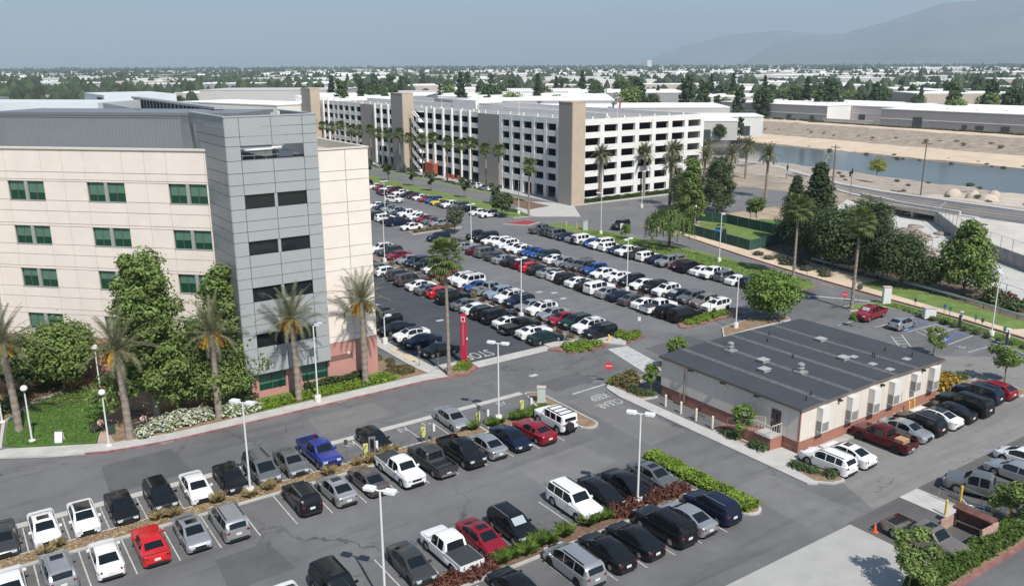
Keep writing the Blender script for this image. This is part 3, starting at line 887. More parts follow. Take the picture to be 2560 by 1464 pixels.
# ------------------------------------------------------------------ parking garage
GW = pm('garage_white', (0.74, 0.73, 0.70), 0.8, var=0.06, scale=0.4)
GT = pm('garage_tan', (0.47, 0.385, 0.29), 0.85, var=0.08, scale=0.8)
GG = pm('garage_taupe', (0.33, 0.295, 0.265), 0.85, var=0.06, scale=0.8)
GSLAB = pm('garage_slab', (0.30, 0.29, 0.28), 0.9, var=0.1, scale=0.5)
GA = thing('parking_garage', 'six-level white concrete parking garage with tan stair towers', 'building')
ZO = [(1.25, 3.0), (4.4, 6.15), (7.5, 9.15), (10.5, 12.2), (13.5, 15.2), (16.55, 18.2)]
bands = [(0.0, 1.25)] + [(a[1], b[0]) for a, b in zip(ZO, ZO[1:])] + [(18.2, 19.6)]
for k, (z0, z1) in enumerate(bands):
    for v0, v1 in ((159.4, 190.9), (201.4, 237.4), (247.8, 265.2), (277.0, 312.6)):
        if k == 0 and v0 < 260:
            continue
        MB().box(127.5, 127.95, v0, v1, z0, z1).obj('spandrel', GW, GA)
    MB().box(128.2, 169.0, 157.5, 157.95, z0 + (0 if k else 0), z1).obj('spandrel', GW, GA)
CM = MB().box(127.44, 128.2, -0.6, 0.6, 0, 19.0).mesh('column', GW)
CF = MB().box(126.95, 127.6, -0.34, 0.34, 0, 19.9).mesh('fin', GW)
for v in [190.4, 185.75, 180.8, 175.8, 170.75, 165.7, 162.2] + [296.6 - 5.0 * i for i in range(4)] + [300.6, 311.8]:
    ob('column', CM, GA, (0, v, 0))
for v in (230.4, 225.6, 220.3, 215.3, 210.5, 205.6, 265.5, 260.8, 255.7, 250.7, 309.4, 304.8):
    ob('fin', CF, GA, (0, v, 0))
CU = MB().box(-0.65, 0.65, 157.44, 158.2, 0, 19.0).mesh('column', GW)
for u in (128.7, 134.5, 140.0, 145.67, 151.3, 156.9, 162.6, 168.4):
    ob('column', CU, GA, (u, 0, 0))
for v0, v1 in ((190.9, 201.4), (265.6, 276.9)):
    MB().box(127.35, 127.9, v0, v1, 0, 19.35).obj('panel_bay', GG, GA)
for (u0, u1, v0, v1) in ((123.7, 127.6, 155.4, 160.4), (123.6, 127.5, 238.6, 246.2), (123.6, 127.5, 312.8, 321.5)):
    t_ = MB().box(u0, u0 + 0.3, v0, v1, 0, 23.6).obj('stair_tower', GG, GA)
    MB().box(u0 + 0.3, u1, v0, v1, 0, 23.6).obj('shaft', GT, t_)
    MB().box(u0 - 0.06, u1 + 0.06, v0 - 0.06, v1 + 0.06, 23.6, 23.85).obj('cap', GT, t_)
DKG = pm('garage_inner_shade', (0.05, 0.05, 0.052), 0.95)  # near-black backing sheets stand in for shade deep inside the decks
for i, (z0, z1) in enumerate(ZO):
    MB().box(128.0, 168.8, 158.0, 321, z0 - 1.3, z0 - 1.02).obj('deck', GSLAB, GA)
    MB().box(136.0, 136.2, 163.5, 321, z0 - 1.02, z1 + 0.4).obj('shade_backing', DKG, GA)
    MB().box(136.0, 166.0, 163.5, 163.7, z0 - 1.02, z1 + 0.4).obj('shade_backing', DKG, GA)
MB().box(128.0, 168.8, 158.0, 321, 18.35, 18.6).obj('roof_deck', GSLAB, GA)
MB().box(168.4, 168.95, 158, 321, 0, 19.6).obj('east_wall', GW, GA)
MB().box(127.6, 169, 320.8, 321.3, 0, 19.6).obj('north_wall', GW, GA)
MB().box(146.5, 147.0, 170, 312, 18.6, 19.9).obj('ramp_wall', GW, GA)
rp = MB()
rp.add([(147, 170, 18.6), (158, 170, 18.6), (158, 260, 21.2), (147, 260, 21.2), (147, 170, 18.3), (158, 170, 18.3), (158, 260, 18.3), (147, 260, 18.3)], [(0, 1, 2, 3), (4, 5, 1, 0), (5, 6, 2, 1), (7, 4, 0, 3), (6, 7, 3, 2)])
rp.obj('roof_ramp', GSLAB, GA)
for v in range(163, 310, 6):
    MB().box(128.2, 128.5, v, v + 0.5, 18.6, 20.3).obj('guard_post', GW, GA)
for u in range(132, 166, 5):
    MB().box(u, u + 0.4, 158.3, 158.6, 18.6, 20.1).obj('guard_post', GW, GA)
rail = MB()
for u in range(131, 168):
    rail.tube((u, 157.7, 0.2), (u, 157.7, 1.3), 0.03, n=4)
rail.obj('fence_pickets', STEEL, GA)
# open stairs beside the middle tower
stp = MB()
for i in range(6):
    z = 0.3 + i * 3.05
    stp.obox((126.2, 234.2, z + 1.5), (0.6, 0, 0), (0, 2.6, 1.45), (0, 0, 0.10))
    stp.box(125.4, 127.4, 231.2, 232.2, z + 2.9, z + 3.05)
    stp.obox((125.5, 234.2, z + 2.4), (0.03, 0, 0), (0, 2.6, 1.45), (0, 0, 0.35))
stp.obj('stair_flights', GW, GA)
MB().box(146, 156, 232, 246, 18.6, 21.3).obj('roof_canopy', GW, GA)
MB().box(126.2, 127.4, 224.5, 230.2, 0.2, 3.6).obj('orange_screen', pm('orange_screen', (0.42, 0.09, 0.04), 0.8), GA)
for v in (216.5, 213.5, 210):
    MB().box(126.0, 126.1, v - 1, v + 1, 0.1, 1.5).obj('barrier', pm('barrier_orange', (0.62, 0.14, 0.09), 0.8), GA)

# ------------------------------------------------------------------ modular building by the front lot
TB = thing('modular_building', 'long low beige modular office building with dark flat roof', 'building')
TWALL = pm('beige_siding', (0.66, 0.60, 0.53), 0.75, var=0.05, scale=1.5)
TSK = pm('brick_red_skirt', (0.34, 0.155, 0.115), 0.85, var=0.1, scale=1.2)
TROOF = pm('dark_membrane', (0.048, 0.053, 0.062), 0.75, var=0.14, scale=0.35)
TSEAM = pm('roof_seam', (0.105, 0.107, 0.108), 0.8, var=0.35, scale=2.5)
U0, U1, V0, V1 = 57.6, 79.1, 41.1, 57.6
MB().box(U0 + 0.12, U1 - 0.12, V0 + 0.12, V1 - 0.12, 0, 4.1).obj('core', pm('wall_core', (0.25, 0.22, 0.2), 0.9), TB)
MB().box(U0 + 0.06, U1 - 0.06, V0 + 0.06, V1 - 0.06, 0, 1.12).obj('skirt', TSK, TB)
n = 14
for i in range(n):
    y0 = V0 + (V1 - V0) * i / n
    panel(TB, 'siding_panel', TWALL, (U0, y0 + 0.008, 1.12), (0.12, (V1 - V0) / n - 0.016, 3.02))
n = 18
for i in range(n):
    x0 = U0 + (U1 - U0) * i / n
    panel(TB, 'siding_panel', TWALL, (x0 + 0.008, V0, 1.12), ((U1 - U0) / n - 0.016, 0.12, 3.02))
MB().box(U0 - 0.02, U0 + 0.1, V0 - 0.02, V0 + 0.1, 0, 4.15).obj('corner_trim', TSK, TB)
roof = MB()
um = (U0 + U1) / 2
e = 0.22
roof.add([(U0 - e, V0 - e, 4.18), (um, V0 - e, 4.42), (um, V1 + e, 4.42), (U0 - e, V1 + e, 4.18)], [(0, 1, 2, 3)])
roof.add([(um, V0 - e, 4.42), (U1 + e, V0 - e, 4.18), (U1 + e, V1 + e, 4.18), (um, V1 + e, 4.42)], [(0, 1, 2, 3)])
roof = roof.obj('roof', TROOF, TB)
fs = MB()
for (x0, x1, z0, z1) in ((U0 - e, um, 4.17, 4.41), (um, U1 + e, 4.41, 4.17)):
    for y in (V0 - e, V1 + e):
        fs.add([(x0, y, z0 - 0.2), (x1, y, z1 - 0.2), (x1, y, z1 + 0.02), (x0, y, z0 + 0.02)], [(0, 1, 2, 3)])
for x in (U0 - e, U1 + e):
    fs.add([(x, V0 - e, 3.97), (x, V1 + e, 3.97), (x, V1 + e, 4.2), (x, V0 - e, 4.2)], [(0, 1, 2, 3)])
fs.add([(U0 - e, V0 - e, 4.0), (um, V0 - e, 4.2), (U1 + e, V0 - e, 4.0), (U1 + e, V1 + e, 4.0), (um, V1 + e, 4.2), (U0 - e, V1 + e, 4.0)], [(0, 1, 4, 5), (1, 2, 3, 4)])
fs.obj('fascia', pm('fascia_brown', (0.15, 0.12, 0.10), 0.7), TB)
def roof_z(x):
    return 4.18 + 0.24 * (1 - abs(x - um) / (um - U0 + e))
for x in (60.6, 64.25, 67.75, 71.0, 74.5):
    w = 0.3
    sm = MB()
    sm.add([(x - w, V0 - e, roof_z(x - w) + 0.012), (x + w, V0 - e, roof_z(x + w) + 0.012), (x + w, V1 + e, roof_z(x + w) + 0.012), (x - w, V1 + e, roof_z(x - w) + 0.012)], [(0, 1, 2, 3)])
    sm.obj('roof_seam', TSEAM, roof)
VENT = pm('vent_metal', (0.42, 0.42, 0.41), 0.4, 0.5)
VENTW = pm('vent_white', (0.36, 0.36, 0.35), 0.6)
tall = MB().box(-0.5, 0.5, -0.5, 0.5, 0, 0.16).lathe([(0.24, 0.15), (0.24, 0.45), (0.36, 0.5), (0.2, 0.62), (0.34, 0.72), (0.34, 0.86), (0.1, 1.0)], 12).mesh('roof_vent', VENT, 40)
flat = MB().box(-0.45, 0.45, -0.38, 0.38, 0, 0.22).box(-0.52, 0.52, -0.45, 0.45, 0.22, 0.28).mesh('roof_hatch', VENTW)
for (x, y) in ((63.9, 54.4), (64.4, 46.4)):
    ob('roof_vent', tall, roof, (x, y, roof_z(x)))
for (x, y) in ((64.0, 50.4), (62.1, 48.7), (74.1, 51.3), (70.8, 46.3)):
    ob('roof_hatch', flat, roof, (x, y, roof_z(x)))
for (x, y) in ((72.3, 46.2), (76.1, 43.0), (71.9, 43.9), (71.9, 42.1)):
    ob('roof_patch', MB().box(-0.4, 0.4, -0.3, 0.3, 0, 0.05).mesh('roof_patch', VENTW), roof, (x, y, roof_z(x)))
pipe = MB().tube((0, 0, 0), (0, 0, 0.4), 0.06).mesh('roof_pipe', DARK)
for (x, y) in ((59.4, 42.0), (60.6, 42.4), (73.9, 45.0), (74.2, 45.4), (76.6, 45.6), (77.4, 43.2), (69.0, 54), (71, 55.4), (67.0, 49.3)):
    ob('roof_pipe', pipe, roof, (x, y, roof_z(x)))
ACM = pm('ac_white', (0.68, 0.66, 0.62), 0.6, var=0.03, scale=2)
LOUV = pm('louvre_grey', (0.22, 0.215, 0.20), 0.6)
for (x, z0, z1, w) in ((59.75, 1.35, 3.85, 1.0), (63.9, 1.35, 3.85, 1.0), (67.2, 1.25, 3.85, 1.0), (70.3, 1.35, 3.85, 1.0), (73.9, 1.85, 3.85, 0.8), (76.9, 1.3, 3.85, 1.0)):
    ac = MB().box(x, x + w, V0 - 0.62, V0, z0 + 0.25, z1).obj('wall_air_conditioner', ACM, TB)
    MB().box(x - 0.02, x + 0.0, V0 - 0.56, V0 - 0.08, z0 + 0.35, z0 + 1.25).obj('side_louvre', LOUV, ac)
    lv = MB()
    for k in range(9):
        lv.obox((x + w / 2, V0 - 0.63, z0 + 0.4 + k * 0.09), (w * 0.42, 0, 0), (0, 0.012, 0.02), (0, -0.004, 0.02))
    lv.obj('front_louvre', LOUV, ac)
for x in (62.6, 68.9, 75.6):
    MB().box(x, x + 0.3, V0 - 0.32, V0, 3.72, 3.86).obj('wall_pack_light', DARK, TB)
for x in (61.4, 65.9, 69.1, 72.7):
    MB().tube((x, V0 - 0.05, 1.1), (x, V0 - 0.05, 2.3), 0.035).obj('conduit', TWALL, TB)
for y in (53.47, 49.45, 45.58):
    MB().box(U0 - 0.45, U0, y - 0.22, y + 0.22, 3.86, 4.02).obj('wall_pack_light', DARK, TB)
dr = MB().box(U0 - 0.04, U0 + 0.01, 43.05, 44.05, 1.22, 3.26).obj('door', pm('door_brown', (0.10, 0.065, 0.05), 0.6), TB)
MB().box(U0 - 0.05, U0 - 0.03, 43.35, 43.5, 2.2, 3.0).obj('door_light', GDARK, dr)
MB().box(U0 - 0.1, U0 - 0.04, 43.85, 43.95, 2.1, 2.3).obj('handle', STEEL, dr)
MB().lathe([(0.06, 0), (0.09, 0.05), (0.02, 0.12)], 8).obj('wall_light', pm('lamp_white', (0.8, 0.8, 0.78), 0.5), TB, None, (U0 - 0.1, 49.2, 3.4))
yl = pm('safety_yellow', (0.72, 0.47, 0.05), 0.6, var=0.08, scale=4)
ld = MB().box(56.1, U0 - 0.02, 42.8, 44.5, 0, 1.18).obj('entry_landing', TSK, TB)
MB().box(56.05, U0 - 0.02, 42.78, 44.52, 1.18, 1.24).obj('landing_deck', CONC, ld)
rpm = MB()
rpm.add([(56.15, 44.5, 0), (U0 - 0.1, 44.5, 0), (U0 - 0.1, 44.5, 1.2), (56.15, 44.5, 1.2), (56.15, 49.2, 0), (U0 - 0.1, 49.2, 0)], [(3, 2, 5, 4), (0, 3, 4), (1, 5, 2)])
rpm.obj('ramp', TSK, ld)
hr = MB()
WHT = pm('railing_white', (0.66, 0.64, 0.60), 0.6)
def railing(mb, pts, h=1.05, r=0.03, step=0.28):
    for (a_, b_) in zip(pts, pts[1:]):
        a_, b_ = Vector(a_), Vector(b_)
        mb.tube(a_ + Vector((0, 0, h)), b_ + Vector((0, 0, h)), r, n=5)
        mb.tube(a_ + Vector((0, 0, 0.15)), b_ + Vector((0, 0, 0.15)), r * 0.7, n=5)
        k = max(1, int((b_ - a_).length / step))
        for i in range(k + 1):
            p = a_.lerp(b_, i / k)
            mb.tube(p, p + Vector((0, 0, h)), r if i in (0, k) else r * 0.55, n=5)
railing(hr, [(56.15, 47.6, 0.4), (56.15, 44.5, 1.24), (56.15, 43.0, 1.24)])
railing(hr, [(56.2, 42.84, 1.24), (57.5, 42.84, 1.24)])
railing(hr, [(57.4, 47.6, 0.4), (57.4, 44.5, 1.24)])
hr.obj('railing', WHT, ld)
# ------------------------------------------------------------------ vehicles
CK = 0.957
def paint(name, col, metal=0.0, rough=0.32):
    dk = max(col) < 0.1
    m = pm('paint_' + name, col, 0.22 if dk else rough, metal * (0.4 if dk else 1), coat=0.12 if dk else 0.5, spec=0.28 if dk else 0.5)
    return m
PAINTS = {
    'white': paint('white', (0.74, 0.74, 0.73)), 'black': paint('black', (0.010, 0.011, 0.013)), 'silver': paint('silver', (0.42, 0.43, 0.44), 0.6),
    'grey': paint('grey', (0.17, 0.18, 0.185), 0.5), 'dark grey': paint('dark_grey', (0.050, 0.053, 0.056), 0.4), 'navy': paint('navy', (0.010, 0.016, 0.040), 0.2),
    'blue': paint('blue', (0.015, 0.075, 0.30), 0.3), 'royal blue': paint('royal_blue', (0.022, 0.04, 0.26), 0.3), 'sky blue': paint('sky_blue', (0.33, 0.42, 0.50), 0.4),
    'red': paint('red', (0.52, 0.012, 0.016)), 'crimson': paint('crimson', (0.26, 0.008, 0.022), 0.2), 'dark red': paint('dark_red', (0.085, 0.010, 0.014), 0.3),
    'tan': paint('tan', (0.30, 0.25, 0.20), 0.5), 'brown grey': paint('brown_grey', (0.13, 0.11, 0.105), 0.5), 'yellow': paint('yellow', (0.62, 0.45, 0.03)),
    'dark green': paint('dark_green', (0.012, 0.030, 0.028), 0.3), 'gold grey': paint('gold_grey', (0.25, 0.215, 0.185), 0.5),
}
CGLASS = glass('car_glass', (0.008, 0.011, 0.013), 0.04, None, 0.55)
TYRE = pm('tyre_rubber', (0.016, 0.016, 0.017), 0.85)
RIM = pm('alloy_rim', (0.45, 0.45, 0.46), 0.35, 0.8)
RIMD = pm('black_rim', (0.03, 0.03, 0.032), 0.4, 0.5)
HEADL = pm('headlamp', (0.55, 0.57, 0.60), 0.15, 0.3, coat=0.8)
TAILL = pm('tail_lamp', (0.16, 0.010, 0.014), 0.2, coat=0.8)
PLATE = pm('number_plate', (0.66, 0.66, 0.64), 0.5)
BLACKT = pm('black_trim', (0.014, 0.014, 0.015), 0.6)
CHROME = pm('bright_trim', (0.55, 0.56, 0.57), 0.2, 0.9)
BEDC = pm('bed_cover', (0.035, 0.038, 0.042), 0.7)
def lerp_prof(p, x):
    for (x0, z0), (x1, z1) in zip(p, p[1:]):
        if x <= x1:
            return z0 + (z1 - z0) * (x - x0) / (x1 - x0) if x1 > x0 else z1
    return p[-1][1]
def smooth_prof(p, x, r=0.07):
    return sum(lerp_prof(p, x + d * r) for d in (-1, -0.5, 0, 0.5, 1)) / 5
# top: silhouette from tail to nose; glass: x ranges of windscreen, rear window, side windows
SPECS = {
    'sedan': dict(L=4.8, W=1.84, wb=(-1.42, 1.40), wr=0.33, belt=((-2.4, 0.93), (2.4, 0.74)), base=0.22,
        top=[(-2.42, 0.62), (-2.40, 0.86), (-2.3, 1.0), (-1.70, 1.06), (-0.85, 1.39), (-0.4, 1.45), (0.2, 1.45), (0.5, 1.40), (1.28, 0.99), (1.9, 0.90), (2.25, 0.78), (2.40, 0.60), (2.42, 0.5)],
        ws=(0.56, 1.26), rw=(-1.66, -0.92), side=((-1.25, -0.42), (-0.34, 0.82)), gw=0.74),
    'coupe': dict(L=4.95, W=1.92, wb=(-1.45, 1.48), wr=0.36, belt=((-2.45, 0.98), (2.45, 0.80)), base=0.22,
        top=[(-2.48, 0.66), (-2.46, 0.95), (-2.38, 1.09), (-1.75, 1.08), (-0.95, 1.36), (-0.5, 1.42), (0.1, 1.42), (0.35, 1.38), (1.0, 1.05), (1.8, 0.99), (2.3, 0.90), (2.45, 0.72), (2.47, 0.5)],
        ws=(0.40, 0.98), rw=(-1.70, -1.0), side=((-1.15, -0.62), (-0.5, 0.66)), gw=0.70),
    'hatchback': dict(L=4.45, W=1.78, wb=(-1.32, 1.34), wr=0.32, belt=((-2.2, 0.98), (2.2, 0.76)), base=0.2,
        top=[(-2.23, 0.6), (-2.21, 0.95), (-2.12, 1.12), (-1.35, 1.44), (-0.6, 1.50), (0.1, 1.50), (0.45, 1.44), (1.45, 0.98), (1.85, 0.87), (2.1, 0.74), (2.22, 0.5)],
        ws=(0.5, 1.42), rw=(-2.08, -1.42), side=((-1.5, -0.5), (-0.42, 0.95)), gw=0.74),
    'SUV': dict(L=4.72, W=1.90, wb=(-1.38, 1.40), wr=0.37, belt=((-2.36, 1.10), (2.36, 0.94)), base=0.27,
        top=[(-2.38, 0.62), (-2.36, 1.0), (-2.28, 1.18), (-1.98, 1.60), (-1.65, 1.69), (0.1, 1.72), (0.42, 1.67), (1.15, 1.17), (1.75, 1.08), (2.15, 0.98), (2.34, 0.78), (2.37, 0.5)],
        ws=(0.47, 1.12), rw=(-2.26, -2.02), side=((-1.85, -1.22), (-1.12, -0.30), (-0.22, 0.78)), gw=0.77),
    'large SUV': dict(L=5.2, W=2.02, wb=(-1.52, 1.54), wr=0.40, belt=((-2.6, 1.18), (2.6, 1.06)), base=0.32,
        top=[(-2.62, 0.7), (-2.60, 1.15), (-2.52, 1.25), (-2.36, 1.78), (-2.15, 1.87), (0.25, 1.90), (0.5, 1.86), (1.12, 1.28), (1.9, 1.20), (2.4, 1.12), (2.58, 0.92), (2.61, 0.55)],
        ws=(0.55, 1.10), rw=(-2.50, -2.38), side=((-2.2, -1.42), (-1.3, -0.35), (-0.25, 0.78)), gw=0.80),
    'minivan': dict(L=5.05, W=1.96, wb=(-1.50, 1.52), wr=0.34, belt=((-2.5, 1.06), (2.5, 0.86)), base=0.22,
        top=[(-2.53, 0.6), (-2.51, 1.0), (-2.46, 1.12), (-2.22, 1.62), (-1.95, 1.72), (0.45, 1.74), (0.8, 1.67), (1.75, 1.06), (2.2, 0.92), (2.45, 0.74), (2.53, 0.5)],
        ws=(0.86, 1.70), rw=(-2.44, -2.26), side=((-2.12, -1.1), (-1.0, 0.0), (0.1, 1.2)), gw=0.78),
    'pickup': dict(L=5.75, W=2.0, wb=(-1.78, 1.80), wr=0.40, belt=((-2.88, 1.06), (2.88, 1.04)), base=0.38, bed=(-2.84, -0.78),
        top=[(-2.88, 0.62), (-2.86, 0.80), (-2.80, 0.82), (-0.76, 0.82), (-0.74, 1.15), (-0.58, 1.80), (-0.4, 1.86), (0.6, 1.88), (0.9, 1.82), (1.5, 1.26), (2.2, 1.20), (2.72, 1.12), (2.85, 0.92), (2.88, 0.55)],
        ws=(0.96, 1.46), rw=(-0.735, -0.60), side=((-0.42, 0.24), (0.34, 1.1)), gw=0.76),
    'off-roader': dict(L=4.75, W=2.05, wb=(-1.50, 1.50), wr=0.46, belt=((-2.38, 1.28), (2.38, 1.22)), base=0.46,
        top=[(-2.38, 0.75), (-2.36, 1.25), (-2.32, 1.32), (-2.24, 1.94), (-2.1, 2.0), (0.55, 2.02), (0.66, 1.97), (0.92, 1.38), (1.2, 1.32), (2.2, 1.30), (2.34, 1.22), (2.38, 0.7)],
        ws=(0.68, 0.90), rw=(-2.31, -2.25), side=((-2.05, -1.35), (-1.15, -0.45), (-0.3, 0.5)), gw=0.88),
}
def build_body(sp):
    L2 = sp['L'] / 2
    top, belt = sp['top'], sp['belt']
    hw = sp['W'] / 2
    xs = set()
    n = int(sp['L'] / 0.16)
    for i in range(n + 1):
        xs.add(round(-L2 + 0.06 + (sp['L'] - 0.12) * i / n, 3))
    for x in (-L2, -L2 + 0.03, -L2 + 0.12, L2 - 0.12, L2 - 0.03, L2):
        xs.add(round(x, 3))
    keys = list(sp['ws']) + list(sp['rw']) + [q for s_ in sp['side'] for q in s_]
    ra = sp['wr'] + 0.07
    for w in sp['wb']:
        for k in range(9):
            keys.append(w + ra * math.cos(PI * k / 8) * 0.999)
    for k in keys:
        for x in list(xs):
            if abs(x - k) < 0.05 and abs(x) < L2 - 0.13:
                xs.discard(x)
        xs.add(round(k, 3))
    xs = sorted(xs)
    H = max(z for _, z in top)
    rings = []
    for x in xs:
        e = min(L2 - x, x + L2)                     # distance from the nearer end rounds the plan shape
        rnd = 1 - 0.20 * max(0, 1 - e / 0.42) ** 2.0
        w = hw * rnd
        zb = sp['base'] + 0.10 * max(0, 1 - e / 0.15)
        for c in sp['wb']:
            d = abs(x - c)
            if d < ra:
                zb = max(zb, sp['wr'] + math.sqrt(ra * ra - d * d) - 0.03)
        zt = max(smooth_prof(top, x), zb + 0.06)
        zs_ = min(lerp_prof(belt, x), zt - 0.02)
        zs_ = max(zs_, zb + 0.05)
        cab = max(0.0, min(1.0, (zt - zs_) / (H - lerp_prof(belt, x))))
        zt = max(zt, zs_ + 0.012)
        zm = max(zb + 0.03, min(zs_ - 0.02, sp['base'] + 0.38))
        gy = w * (0.90 - (0.90 - sp['gw']) * cab)
        half = [(w * 0.93, zb), (w * 0.985, zb + 0.015 if zb + 0.02 < zm else zb + 0.004), (w, zm), (w * 0.975, zs_), (w * 0.93, zs_ + 0.02 * 1), (gy, zs_ + (zt - zs_) * 0.88), (gy * 0.80, zs_ + (zt - zs_) * 0.975), (gy * 0.4, zt), (0, zt + 0.012)]
        rings.append([(x, y, z) for y, z in half] + [(x, -y, z) for y, z in half[-2::-1]])
    nr = len(rings[0])
    body, ws, rw = MB(), MB(), MB()
    sides = {}
    def mid(i):
        return (xs[i] + xs[i + 1]) / 2
    for i in range(len(xs) - 1):
        m = mid(i)
        for j in range(nr - 1):
            q = [rings[i][j], rings[i + 1][j], rings[i + 1][j + 1], rings[i][j + 1]]
            jj = min(j, nr - 2 - j)               # 0..7 strip index from the sill
            tgt = body
            if jj in (5, 6, 7) and sp['ws'][0] < m < sp['ws'][1]:
                tgt = ws if jj >= 6 else body
            elif jj in (5, 6, 7) and sp['rw'][0] < m < sp['rw'][1]:
                tgt = rw if jj >= 6 else body
            elif jj == 4:
                for k, (a_, b_) in enumerate(sp['side']):
                    if a_ < m < b_:
                        tgt = sides.setdefault((k, j > nr / 2), MB())
            tgt.add(q, [(3, 2, 1, 0)])
    for i, flip in ((0, False), (len(xs) - 1, True)):
        r_ = rings[i]
        body.add(list(r_), [tuple(range(nr)) if not flip else tuple(range(nr - 1, -1, -1))])
    body = weld(body)
    return body, weld(ws), weld(rw), [weld(s_) for s_ in sides.values()]
def weld(mb):
    idx, nv, mp = {}, [], []
    for v in mb.v:
        k = (round(v[0], 4), round(v[1], 4), round(v[2], 4))
        if k not in idx:
            idx[k] = len(nv)
            nv.append(v)
        mp.append(idx[k])
    o = MB()
    o.v = nv
    for f in mb.f:
        g_ = []
        for i in f:
            if mp[i] not in g_:
                g_.append(mp[i])
        if len(g_) > 2:
            o.f.append(tuple(g_))
            o.m.append(0)
    return o
WHEELS = {}
def wheel_mesh(r):
    if r not in WHEELS:
        t = MB()
        n = 16
        prof = [(r * 0.62, -0.11), (r * 0.93, -0.11), (r, -0.075), (r, 0.075), (r * 0.93, 0.11), (r * 0.62, 0.11)]
        for a_, y in prof:
            for i in range(n):
                t.v.append((a_ * math.cos(2 * PI * i / n), y, a_ * math.sin(2 * PI * i / n)))
        for k in range(5):
            for i in range(n):
                t.f.append((k * n + i, k * n + (i + 1) % n, (k + 1) * n + (i + 1) % n, (k + 1) * n + i))
                t.m.append(0)
        rm = MB()
        for sgn in (1,):
            rm.tube((0, 0.07, 0), (0, 0.085, 0), r * 0.62, r * 0.60, 16)
            for k in range(5):
                a_ = 2 * PI * k / 5
                rm.obox((r * 0.32 * math.cos(a_), 0.092, r * 0.32 * math.sin(a_)), (r * 0.27 * math.cos(a_), 0, r * 0.27 * math.sin(a_)), (0, 0.012, 0), (-0.035 * math.sin(a_), 0, 0.035 * math.cos(a_)))
        WHEELS[r] = (t.mesh('tyre', TYRE, 40), rm.mesh('rim', RIM, 40))
    return WHEELS[r]
PROTO = {}
